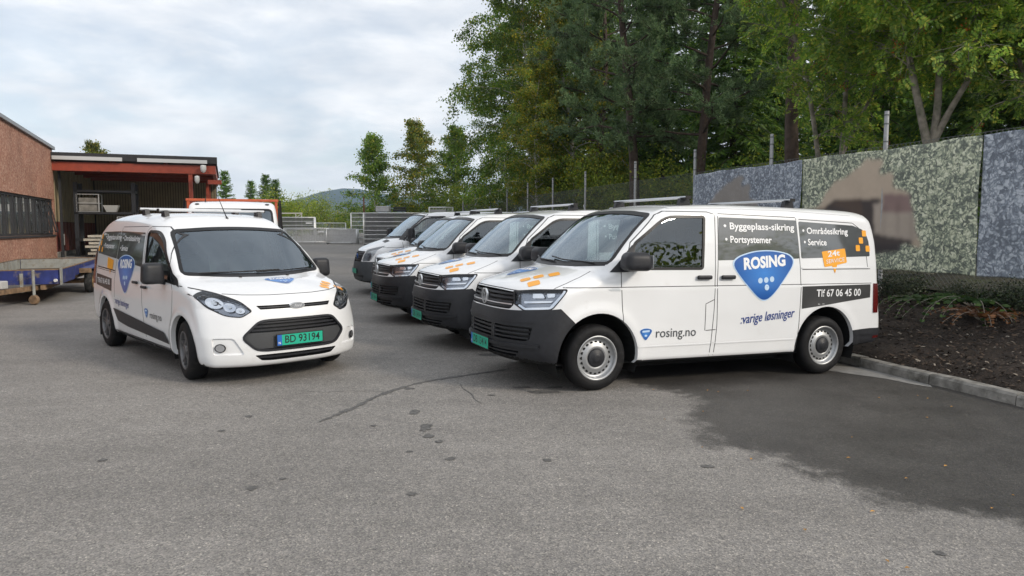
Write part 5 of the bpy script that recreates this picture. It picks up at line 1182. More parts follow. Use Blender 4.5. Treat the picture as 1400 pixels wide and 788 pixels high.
def wheel(parent, x, sg, yout, rad, kind, width=.205, steer=0, rr=.222):
    """sg -1 left, +1 right; yout = y of the outer side wall"""
    piv = Vector((x, sg * (yout - width / 2), rad)); mb = MB(); hw = width / 2
    pr = [(rr - .012, -hw + .02), (rr + .004, -hw + .006), (rr + .03, -hw - .002), (rad - .055, -hw - .004), (rad - .02, -hw + .010), (rad - .006, -hw + .030), (rad, -hw + .05), (rad + .001, 0), (rad, hw - .05), (rad - .02, hw - .010), (rad - .06, hw), (rr, hw)]
    mb.lathe([(r, -sg * -h if sg > 0 else h) for r, h in pr] if sg < 0 else [(r, -h) for r, h in pr], 56)
    t = mb.build('wheel', RUBBER, parent, smooth=True); t.location = piv; t.rotation_euler = (0, 0, steer)
    o = -sg * -1    # outer direction sign along y
    Y = lambda h: sg * (hw - h)      # h = depth from outer wall
    def L(prof, name, m, n=40):
        b = MB(); b.lathe([(r, Y(h)) for r, h in prof], n); return b.build(name, m, t, smooth=True)
    gr = MB()
    for k in range(4):        # circumferential tread grooves
        pass
    if kind == 'steel':
        L([(rr + .006, .004), (rr, .0), (rr - .012, .004), (rr - .018, .02), (rr - .024, .045), (rr - .045, .052), (rr - .065, .044), (.125, .030), (.108, .026), (.094, .034)], 'rim', STEEL, 48)
        b = MB()
        for k in range(20):
            a = 2 * math.pi * k / 20; c = (.158 * math.cos(a), 0, .158 * math.sin(a)); n = 10
            P = [(c[0] + .0155 * math.cos(2 * math.pi * i / n), c[2] + .0155 * math.sin(2 * math.pi * i / n)) for i in range(n)]
            b.prism(P, Y(.0425), Y(.060), 'Y')
        b.build('vent_hole', WELL, t)['kind'] = 'stuff'
        L([(.094, .035), (.092, .018), (.080, .012), (.050, .010), (.046, .004), (.022, .002), (.0005, .002)], 'hub_cap', BLACKP, 28)
    else:
        L([(rr + .006, .004), (rr, .0), (rr - .010, .003), (rr - .016, .02), (rr - .02, .11)], 'rim', ALLOY, 48)
        L([(rr - .02, .11), (.12, .10), (.0005, .10)], 'brake_disc', WELL, 24)
        for k in range(5):
            a = 2 * math.pi * k / 5 + .3; b = MB()
            for da in (-.14, .14):
                q = []
                for rad_, wd, hh in ((.035, .022, .012), (.12, .020, .022), (rr - .012, .022, .016)):
                    aa = a + da * (.5 if rad_ < .1 else 1); cx, cz = rad_ * math.cos(aa), rad_ * math.sin(aa); px, pz = -math.sin(a), math.cos(a)
                    q.append([(cx - px * wd / 2 * 1.4, Y(hh + .03), cz - pz * wd / 2 * 1.4), (cx - px * wd / 2, Y(hh), cz - pz * wd / 2), (cx + px * wd / 2, Y(hh), cz + pz * wd / 2), (cx + px * wd / 2 * 1.4, Y(hh + .03), cz + pz * wd / 2 * 1.4)])
                V = [p for r_ in q for p in r_]; b.add(V, [(i * 4 + j, i * 4 + j + 1, (i + 1) * 4 + j + 1, (i + 1) * 4 + j) for i in range(2) for j in range(3)])
            b.build('spoke', ALLOY, t)
        L([(.06, .03), (.058, .012), (.03, .008), (.0005, .008)], 'hub_cap', ALLOY, 24)
    return t

def wells(B, parent, wheels, r, yin=.45):
    for (wx, wz_) in wheels:
        for sg in (-1, 1):
            mb = MB(); n = 20; V = []; y1 = sg * (B.Wm - .03); y0 = sg * yin
            for k in range(n + 1):
                a = math.pi * (-.12 + 1.24 * k / n); V += [(wx + r * math.cos(a), y1, wz_ + r * math.sin(a)), (wx + r * math.cos(a), y0, wz_ + r * math.sin(a))]
            F = [(2 * k, 2 * k + 2, 2 * k + 3, 2 * k + 1) for k in range(n)] + [tuple(2 * k + 1 for k in range(n + 1))]
            mb.add(V, F); mb.build('wheel_well', WELL, parent, fix=False)

def lay(m2, org, right, up):
    o, r, u = np.array(org), np.array(right), np.array(up); return [tuple(o + r * a + u * b) for a, b in m2[0]], m2[1]
def letter(B, name, view, txt, org, h, m, parent, off, width=None, rise=0.0, **k):
    """one line of lettering on the skin; org = left end of its mid line as read from outside"""
    T = text_mesh(txt, 1.0, **k); xs = [v[0] for v in T[0]]; w = max(xs) - min(xs); x0 = min(xs); ys = [v[1] for v in T[0]]
    s = h / .72; sx = s if width is None else width / w
    V = [((a - x0) * sx, b * s) for a, b in T[0]]
    e = {'L': ((1, 0), (0, 1)), 'R': ((-1, 0), (0, 1)), 'F': ((-1, 0), (0, 1)), 'T': ((0, -1), (1, 0))}[view]
    rt = np.array(e[0], float) + rise * np.array(e[1], float)
    return B.fill(name, view, None, m, parent, off, cell=.12, mesh2d=lay((V, T[1]), org, rt, e[1]))

def steering(parent, x, y, z, m):
    mb = MB(); n = 28; c = Vector((x, y, z)); tilt = Matrix.Rotation(R(-62), 3, 'Y')
    P = [tuple(c + tilt @ Vector((.185 * math.cos(2 * math.pi * k / n), .185 * math.sin(2 * math.pi * k / n), 0))) for k in range(n + 1)]
    mb.tube(P, .015, 8, False)
    for a in (0, 2.3, -2.3): mb.bar(c, c + tilt @ Vector((.18 * math.cos(a), .18 * math.sin(a), 0)), .03, .02)
    mb.build('steering_wheel', m, parent, smooth=True)
def seat(parent, x, y, z, w=.5):
    s = rbox('seat', (x, y, z), (.50, w, .16), .05, SEATM, parent)
    rbox('backrest', (x + .30, y, z + .36), (.14, w * .94, .66), .055, SEATM, s, rot=Matrix.Rotation(R(12), 3, 'Y'))
    rbox('headrest', (x + .40, y, z + .80), (.09, w * .5, .17), .04, SEATM, s)
def mirror(parent, sg, x, y, z, d=(.11, .24, .19), base=None, rot=0):
    o = rbox('side_mirror', (x, sg * y, z), d, min(d) * .34, BLACKP, parent, 5, rot=Matrix.Rotation(sg * rot, 3, 'Z'), taper=.90)
    mb = MB(); mb.box((x + d[0] / 2 + .0015, sg * y, z), (.003, d[1] * .78, d[2] * .72), M=Matrix.Rotation(sg * rot, 4, 'Z')); mb.build('mirror_glass', CHROME, o)
    mb = MB(); mb.bar((x + .02, sg * (y - d[1] * .35), z - d[2] * .42), (x + .03, sg * (base or y - .2), z - d[2] * .50), .09, .045); mb.build('mirror_arm', BLACKP, o)
    return o
def roof_bar(parent, B, x, yh, m=SATIN, lift=.085, w=.07):
    zt = float(B.put('T', [(x, yh * .97)], 0)[0][2]); zc = zt + lift
    mb = MB(); n = 10
    prof = [(x - w / 2 * math.cos(2 * math.pi * k / n), zc + .016 * math.sin(2 * math.pi * k / n)) for k in range(n)]
    mb.prism(prof, -yh - .05, yh + .05, 'Y'); b = mb.build('roof_bar', m, parent, auto=40)
    for sg in (-1, 1):
        f = MB(); y = sg * (yh - .03); zb = float(B.put('T', [(x, y)], 0)[0][2]) - .012
        P = [(-.075, zb), (.075, zb), (.055, zc - .012), (-.055, zc - .012)]
        f.prism([(x + a, c) for a, c in P], y - .028, y + .028, 'Y'); f.build('bar_foot', BLACKP, b)
        e = MB(); e.box((x, sg * (yh + .054), zc), (w * .98, .01, .034)); e.build('end_cap', DARKP, b)
    return b
def plate(B, parent, z, txt, h=.112, w=.52, off=.03, tilt=0):
    """number plate on the nose: a flat board with a blue band and lettering"""
    xf = float(B.put('F', [(0, z)], 0)[0][0]) - off; xe = float(B.put('F', [(.25, z)], 0)[0][0])
    mb = MB(); mb.box((xf + .006, 0, z), (.012, w + .02, h + .02), ch=.003); p = mb.build('number_plate', DARKP, parent)
    br = MB(); br.box((xf + .03, 0, z), (.05, w * .7, h * .7)); br.build('plate_bracket', DARKP, p)
    mb = MB(); mb.box((xf - .0015, -.025, z), (.002, w - .05, h)); mb.build('plate_field', PLATEG, p)
    mb = MB(); mb.box((xf - .0015, w / 2 - .025, z), (.002, .05, h)); mb.build('plate_band', PLATEB, p)
    T = text_mesh(txt, 1.0, bold=.012); xs = [v[0] for v in T[0]]; tw = max(xs) - min(xs); s = h * .70 / .70; sx = (w - .12) / tw
    mk('plate_lettering', [(xf - .004, (w / 2 - .085) - (a - min(xs)) * sx, z + b * s) for a, b in T[0]], [f[::-1] for f in T[1]], PTEXT, p)
    T = text_mesh('N', 1.0, bold=.012)
    mk('plate_lettering', [(xf - .004, (w / 2 - .010) - (a) * .035, z - .03 + b * .035) for a, b in T[0]], [f[::-1] for f in T[1]], LWHITE, p)
    return p
def wiper(B, parent, P, view='F', off=.02):
    V = B.put(view, P, off); mb = MB(); mb.tube([tuple(v) for v in V], .008, 6); mb.build('wiper', DARKP, parent)

SHIELD = [(-.50, .22), (-.43, .37), (-.21, .462), (0, .487), (.22, .465), (.44, .38), (.50, .22), (.37, -.05), (.185, -.34), (.08, -.465), (0, -.5), (-.08, -.465), (-.185, -.34), (-.37, -.05)]
def shield_poly(k=1.0):
    P = SHIELD[-2:] + SHIELD + SHIELD[:2]; S = spline(P, 4)[8:8 + 4 * len(SHIELD)]; return [tuple(np.array(p) * k) for p in S]
def logo(B, view, org, w, h, parent, word=True, rise=0.0, pale=False):
    e = {'L': ((1, 0), (0, 1)), 'R': ((-1, 0), (0, 1)), 'T': ((0, -1), (1, 0))}[view]
    rt = np.array(e[0], float) * w + rise * w * np.array(e[1], float); up = np.array(e[1], float) * h
    M = lambda P: [tuple(np.array(org) + rt * a + up * b) for a, b in P]
    o = B.fill('logo_shield', view, [M(shield_poly(1.0))], LPALE, parent, .003)
    B.fill('shield_field', view, [M(shield_poly(.955))], LOGOB, o, .0045)
    if not word: B.fill('logo_lettering', view, [M(rpoly([(-.30, .14), (.30, .18), (.30, .34), (-.30, .30)], .03)), M(ell(0, -.12, .12, .09, 10))], LPALE, o, .006)
    if word:
        T = text_mesh('ROSING', 1.0, bold=.045); xs = [v[0] for v in T[0]]; tw = max(xs) - min(xs)
        V = [((a - min(xs)) / tw * .68 - .33, b * .30 + .245) for a, b in T[0]]; V = [(a, b + .06 * a) for a, b in V]
        B.fill('logo_lettering', view, None, LWHITE, o, .0065, cell=.12, mesh2d=(M(V), T[1]))
        ds = [ell(a, b, .037, .037 * w / h, 14) for a, b in ((-.07, -.10), (.025, -.095), (.12, -.085), (.03, -.24))]
        B.fill('logo_dots', view, [M(d) for d in ds], LPALE, o, .0065)
    return o

def emblem_vw(B, parent, z, r=.075):
    x = float(B.put('F', [(0, z)], 0)[0][0]) - .012; mb = MB(); n = 32
    mb.lathe([(r, .012), (r, -.006), (r - .012, -.008), (r - .013, .006)], n, (x, 0, z), 'X')
    q = lambda a, b: (x - .004, -a * r, z + b * r)
    for a, b in (((-.42, .80), (0, -.02)), ((.42, .80), (0, -.02)), ((-.85, .45), (-.42, -.72)), ((.85, .45), (.42, -.72)), ((-.42, -.72), (0, .02 + .10)), ((.42, -.72), (0, .12))):
        mb.bar(q(*a), q(*b), .012, .010, up=(1, 0, 0))
    o = mb.build('emblem', CHROME, parent, auto=40)
    d = MB(); d.lathe([(r - .006, 0), (.0005, 0)], 24, (x + .006, 0, z), 'X'); d.build('emblem_back', DARKP, o)

# ------------------------------------------------------------------ the long bonnet-less courier vans (three alike and a half hidden fourth)
def build_transporter():
    root = empty('panel_van')
    prof = np.concatenate([spline([(.30, .27), (.12, .285), (.03, .36), (.005, .47), (.0, .62), (.012, .76), (.04, .88), (.075, .99), (.13, 1.045), (.22, 1.080), (.45, 1.145), (.65, 1.195), (.78, 1.228)], 6),
                           spline([(.83, 1.25), (1.08, 1.475), (1.35, 1.70), (1.50, 1.805), (1.64, 1.868), (1.85, 1.912), (2.15, 1.935), (2.6, 1.948), (3.4, 1.948), (4.2, 1.938), (4.56, 1.915), (4.70, 1.865), (4.755, 1.76), (4.785, 1.45), (4.805, 1.05), (4.83, .80), (4.86, .60), (4.86, .42), (4.80, .33)], 6),
                           spline([(4.5, .30), (3.6, .255), (2.4, .25), (1.2, .255), (.6, .26)], 3)])
    wz = [(.2, .905), (.30, .930), (.42, .940), (.435, .945), (.75, .952), (1.02, .950), (1.045, .948), (1.06, .942), (1.25, .928), (1.5, .893), (1.8, .842), (2.0, .80)]
    WH = [(.908, .335), (3.908, .335)]
    B = Body(prof, wz, [(.2, .36), (.6, .40), (.95, .42), (1.06, .36), (1.3, .20), (1.9, .13)], WH, h=.03, kr=.065, crown=.045, kroof=.13, kside=.075, archR=.455, ghz=1.5)
    # wheel arches
    for wx, wz_ in WH:
        for vw in 'LR':
            P = [(wx + .458 * math.cos(a), wz_ + .458 * math.sin(a)) for a in np.linspace(-.35, math.pi + .35, 30)]
            fs = B.cut(vw, P, lim=lambda c, n: abs(c.y) > .6); bmesh.ops.delete(B.bm, geom=fs, context='FACES')
            B.rim(vw, P, .05, 'arch_lip', PAINT, root, closed=False)
    ub = [f for f in B.bm.faces if f.normal.z < -.6 and f.calc_center_median().z < .45]; B.take(ub, 'underbody', WELL, root)
    wells(B, root, WH, .468)
    # windows
    gl = rpoly([(1.275, 1.235), (2.150, 1.235), (2.205, 1.785), (1.72, 1.772), (1.315, 1.48)], [.02, .03, .03, .12, .05])
    tri = [(1.035, 1.195), (1.268, 1.205), (1.275, 1.235), (1.312, 1.475), (1.295, 1.47)]
    ws = rpoly([(-.855, 1.285), (-.5, 1.268), (0, 1.262), (.5, 1.268), (.855, 1.285), (.735, 1.790), (.4, 1.822), (0, 1.832), (-.4, 1.822), (-.735, 1.790)], [.06, .1, .1, .1, .06, .05, .1, .1, .1, .05], 3)
    side = {}
    for vw in 'LR': side[vw] = B.take(B.cut(vw, gl), 'side_window', GLASS, root, off=-.006)
    wsO = B.take(B.cut('F', ws, lim=lambda c, n: .6 < c.x < 2.0 and n.z > .1), 'windscreen', GLASSF, root, off=-.004)
    B.ribbon('windscreen_seal', 'F', ws, .035, DARKP, wsO, off=.003, closed=True)
    for vw in 'LR':
        B.ribbon('window_seal', vw, gl, .028, DARKP, side[vw], off=.003, closed=True)
        B.fill('window_corner', vw, [tri], BLACKP, side[vw], .006)
    B.liner('cabin_lining', CABIN, root, (.95, 2.42, 1.0, 2.0))
    # bumpers, lamps, grille
    bp = [(-.4, .10), (-.4, .806), (.10, .806), (.30, .822), (.475, .845), (.64, .69), (.60, .40), (.60, .10)]
    grille = rpoly([(-.565, .985), (-.58, .86), (-.55, .815), (.55, .815), (.58, .86), (.565, .985), (.3, 1.0), (-.3, 1.0)], [.02, .02, .03, .03, .02, .02, .2, .2], 3)
    g = B.take(B.cut('F', grille, lim=lambda c, n: c.x < .4), 'grille', DARKP, root, depth=.05)
    for i, z in enumerate((.842, .884, .926, .966)):
        B.ribbon('grille_slat', 'F', [(-.555, z), (.555, z)], .020, BLACKP, g, off=-.006, sink=.05)
    B.ribbon('chrome_strip', 'F', [(-.56, .862), (.56, .862)], .012, CHROME, g, off=.004, sink=.03)
    hl = rpoly([(.135, .868), (.185, .812), (.395, .835), (.552, 1.030), (.30, 1.018), (.150, .992)], [.012, .015, .03, .015, .05, .015])
    for vw in 'LR':
        fs = B.cut(vw, hl, lim=lambda c, n: abs(c.y) > .5)
        lens = B.take(fs, 'headlight', LENS, root, off=.003, remove=False)
        B.take(fs, 'lamp_housing', LAMPIN, lens, depth=.05)
        K = lambda nm, P, m, off: B.fill(nm, vw, [P], m, lens, off, cell=.05)
        K('reflector', rpoly([(.26, .985), (.33, .992), (.345, .945), (.255, .940)], .01), LAMPW, -.022)
        K('reflector', rpoly([(.365, .995), (.43, 1.0), (.425, .955), (.365, .950)], .01), LAMPW, -.022)
        K('reflector', rpoly([(.19, .885), (.39, .905), (.41, .925), (.19, .905)], .006), LAMPW, -.024)
        B.ribbon('light_strip', vw, [(.155, .86), (.195, .826), (.385, .848), (.530, 1.018)], .026, LAMPW, lens, off=-.002, sink=.03)
        B.ribbon('lamp_seal', vw, hl, .010, DARKP, lens, off=.004, closed=True)
    ip = rpoly([(-.78, .530), (-.74, .512), (.74, .512), (.78, .530), (.80, .652), (-.80, .652)], .012, 2)
    fi = B.cut('F', ip, lim=lambda c, n: c.x < .45); intake = B.take(fi, 'intake', DARKP, root, depth=.05)
    for z in (.540, .582, .624): B.ribbon('intake_slat', 'F', [(-.77, z), (.77, z)], .018, BLACKP, intake, off=-.004, sink=.05)
    for y in (-.30, .30): B.ribbon('intake_post', 'F', [(y, .512), (y, .652)], .07, BLACKP, intake, off=-.002, sink=.05)
    lp = rpoly([(-.62, .345), (.62, .345), (.68, .405), (-.68, .405)], .01, 2); lower = B.take(B.cut('F', lp, lim=lambda c, n: c.x < .45), 'lower_slot', DARKP, root, depth=.04)
    B.ribbon('lower_slat', 'F', [(-.65, .375), (.65, .375)], .018, BLACKP, lower, off=-.002, sink=.04)
    fb = B.cut('S', bp, lim=lambda c, n: c.x < .75); bumper = B.take(fb, 'front_bumper', BLACKP, root, off=.004)
    B.ribbon('bumper_ledge', 'F', [(-.86, .468), (-.5, .458), (.5, .458), (.86, .468)], .030, BLACKP, bumper, off=.026, sink=-.004)
    B.ribbon('bumper_ledge', 'F', [(-.80, .70), (-.5, .690), (.5, .690), (.80, .70)], .012, BLACKP, bumper, off=.012, sink=-.004)
    rb = B.cut('S', [(4.30, .1), (4.335, .50), (4.62, .515), (5.2, .515), (5.2, .1)], lim=lambda c, n: c.x > 4.2); rbo = B.take(rb, 'rear_bumper', BLACKP, root, off=.006)
    for vw in 'LR': B.fill('reflector', vw, [[(4.68, .395), (4.77, .40), (4.77, .43), (4.68, .425)]], REDL, rbo, .010)
    emblem_vw(B, root, .905, .082)
    p = plate(B, root, .425, 'DB 13414')
    # panel gaps
    sm = empty
    first = None
    for vw in 'LR':
        body_seams = [[(1.178, .68), (1.165, .80), (1.150, 1.05), (1.150, 1.20)], [(1.15, 1.205), (1.29, 1.50), (1.62, 1.79), (1.72, 1.832), (2.25, 1.838), (2.335, 1.815)], [(2.345, 1.81), (2.305, 1.05), (2.30, .80), (2.27, .30)],
                      [(2.385, 1.80), (2.335, 1.05), (2.345, .62), (2.325, .30)], [(2.39, 1.822), (3.47, 1.808)], [(3.478, 1.80), (3.505, 1.05), (3.50, .80), (3.462, .28)], [(1.40, .285), (3.46, .283)],
                      [(.52, 1.048), (4.62, 1.056)], [(3.53, 1.222), (4.60, 1.226)], [(2.19, .575), (2.19, .86), (2.30, .905)], [(2.20, .575), (2.33, .58)],
                      [(3.52, 1.79), (4.36, 1.765), (4.47, 1.70), (4.545, 1.42), (4.56, 1.23)]]
        for P in body_seams: B.ribbon('panel_gap', vw, P, .0075, SEAM, root, off=.0012)
        B.ribbon('sill_crease', vw, [(1.36, .432), (2.27, .432)], .012, PAINT, root, off=.004)
        B.ribbon('sill_crease', vw, [(2.34, .432), (3.45, .432)], .012, PAINT, root, off=.004)
        B.ribbon('sliding_rail', vw, [(3.52, 1.236), (4.56, 1.240)], .016, PAINT, root, off=.006)
        B.ribbon('gutter', vw, [(1.80, 1.868), (2.4, 1.885), (3.4, 1.885), (4.35, 1.855)], .012, PAINT, root, off=.006)
        sg = -1 if vw == 'L' else 1
        for hx in (2.16, 2.47):
            B.fill('handle_cup', vw, [ell(hx, 1.145, .06, .042, 20)], PAINT, root, -.004 + .005)
            y = float(B.put(vw, [(hx, 1.14)], 0)[0][1]); rbox('door_handle', (hx, y + sg * .022, 1.143), (.185, .034, .044), .015, BLACKP, root, 3)
        B.fill('side_blinker', vw, [rpoly([(.985, 1.04), (1.02, 1.015), (1.135, 1.012), (1.135, 1.040)], .006)], SATIN, root, .004)
        B.fill('tail_light', vw, [[(4.655, .70), (4.735, .70), (4.735, 1.05), (4.64, 1.05)]], REDL, root, .006)
    B.ribbon('panel_gap', 'T', [(.42, -.86), (.58, -.84), (.75, -.80), (.90, -.74)], .008, SEAM, root, off=.0012)
    B.ribbon('panel_gap', 'T', [(.42, .86), (.58, .84), (.75, .80), (.90, .74)], .008, SEAM, root, off=.0012)
    B.ribbon('bonnet_edge', 'F', [(-.82, 1.016), (-.57, 1.0), (-.3, 1.012), (.3, 1.012), (.57, 1.0), (.82, 1.016)], .008, SEAM, root, off=.0012)
    # film and lettering, both sides alike
    for vw in 'L':
        up = [(2.395, 1.785), (2.350, 1.322), (3.492, 1.345), (3.480, 1.775)]
        B.fill('grey_film', vw, [rpoly(up, .02)], FILM, root, .0015)
        B.fill('grey_film', vw, [rpoly([(3.512, 1.765), (3.520, 1.346), (4.605, 1.375), (4.60, 1.55), (4.56, 1.66), (4.50, 1.695), (4.36, 1.735)], .02)], FILM, root, .0015)
        B.fill('grey_film', vw, [[(3.525, 1.030), (3.525, .775), (4.60, .885), (4.60, 1.042)]], FILMM, root, .0015)
        e = 1 if vw == 'L' else -1
        X = (lambda a, b: a) if vw == 'L' else (lambda a, b: b)
        T = lambda t, a, b, z, h, m=LWHITE, rise=0., **k: letter(B, 'lettering', vw, t, (X(a, b), z), h, m, root, .004, width=b - a, rise=rise, **k)
        if vw == 'L':
            T('\u2022 Byggeplass-sikring', 2.45, 3.44, 1.690, .074, bold=.022); T('\u2022 Portsystemer', 2.46, 3.10, 1.545, .074, bold=.022)
            T('\u2022 Omr\u00e5desikring', 3.56, 4.27, 1.658, .072, bold=.022); T('\u2022 Service', 3.57, 3.92, 1.528, .072, bold=.022)
        else:
            T('\u2022 Omr\u00e5desikring', 2.45, 3.17, 1.655, .078, bold=.012); T('\u2022 Service', 2.46, 2.83, 1.525, .078, bold=.012)
            T('\u2022 Byggeplass-sikring', 3.52, 4.50, 1.615, .078, bold=.012); T('\u2022 Portsystemer', 3.57, 4.20, 1.485, .078, bold=.012)
        T('Tlf 67 06 45 00', 3.74, 4.44, .945, .085, rise=.0, bold=.014)
        T(':varige l\u00f8sninger', 2.66, 3.42, .675 if vw == 'L' else .675, .105, LOGOD, rise=.075, bold=.008, shear=.18)
        T('rosing.no', 1.575, 2.075, .565, .10, LGREY, bold=.004)
        logo(B, vw, (1.45, .562), .15, .125, root, word=False)
        logo(B, vw, (2.975, 1.160), .86, .565, root, rise=.035)
        q = lambda P: [(a if vw == 'L' else 8.05 - a, b) for a, b in P]
        bub = B.fill('speech_bubble', vw, [q(rpoly([(3.835, 1.425), (4.205, 1.465), (4.225, 1.300), (4.065, 1.272), (4.03, 1.175), (3.985, 1.262), (3.865, 1.248)], [.015, .015, .015, .005, .005, .005, .015]))], ORANGE, root, .0035)
        if vw == 'L':
            letter(B, 'lettering', vw, '24t', (3.925, 1.392), .066, LWHITE, bub, .006, width=.19, rise=.10, bold=.02); letter(B, 'lettering', vw, 'SERVICE', (3.895, 1.306), .046, LWHITE, bub, .006, width=.29, rise=.10)
        else:
            letter(B, 'lettering', vw, '24t', (4.12, 1.395), .075, LWHITE, bub, .006, width=.19, rise=.10, bold=.02); letter(B, 'lettering', vw, 'SERVICE', (4.16, 1.300), .05, LWHITE, bub, .006, width=.29, rise=.10)
        for cx, cz in ((4.535, 1.645), (4.475, 1.56), (4.415, 1.47), (4.575, 1.465)):
            B.fill('orange_square', vw, [rpoly([(cx - .034, cz - .036), (cx + .034, cz - .036), (cx + .034, cz + .036), (cx - .034, cz + .036)], .012, 2)], ORANGE, root, .004)
    for cx, cy, r in ((.33, -.40, .068), (.46, -.44, .068), (.60, -.52, .074), (.335, -.60, .080)):
        B.fill('orange_square', 'T', [rpoly([(cx - r, cy - r * .6), (cx - r * .5, cy + r), (cx + r, cy + r * .6), (cx + r * .5, cy - r)], .03, 3)], ORANGE, root, .003)
    logo(B, 'T', (.50, .12), .40, .34, root, word=True)
    # fittings
    for x in (2.06, 3.50): roof_bar(root, B, x, .70)
    for sg in (-1, 1): mirror(root, sg, 1.225, 1.085, 1.315, d=(.29, .25, .185), base=.90, rot=.12)
    wiper(B, root, [(-.70, 1.275), (-.2, 1.285), (.12, 1.31)]); wiper(B, root, [(-.05, 1.265), (.4, 1.275), (.70, 1.30)])
    B.ribbon('cowl', 'F', [(-.82, 1.275), (-.5, 1.255), (0, 1.247), (.5, 1.255), (.82, 1.275)], .03, DARKP, root, off=.004)
    # cabin
    d = MB(); d.prism([(.98, .80), (.95, 1.17), (1.15, 1.21), (1.42, 1.17), (1.47, 1.02), (1.40, .80)], -.78, .78, 'Y'); d.build('dashboard', CABIN, root)
    steering(root, 1.55, -.40, 1.10, CABIN)
    seat(root, 1.86, -.42, .78); seat(root, 1.90, .32, .78, .85)
    bk = MB(); bk.box((2.48, 0, 1.12), (.03, 1.62, 1.42)); bk.build('bulkhead', mat('grey_board', (.25, .26, .26), .8), root)
    ch = MB(); ch.box((2.4, 0, .215), (2.1, 1.35, .07)); ch.box((1.0, 0, .235), (.75, 1.05, .13)); ch.box((3.9, 0, .25), (.5, 1.3, .12)); ch.box((4.45, .1, .26), (.5, 1.2, .10)); ch.build('chassis_shade_block', WELL, root)  # plain chassis boxes added to darken the shade on the ground under the van
    for x in (.908, 3.908):
        for sg in (-1, 1): wheel(root, x, sg, .925, .335, 'steel')
    body = B.finish('body', PAINT, root)
    return root, B

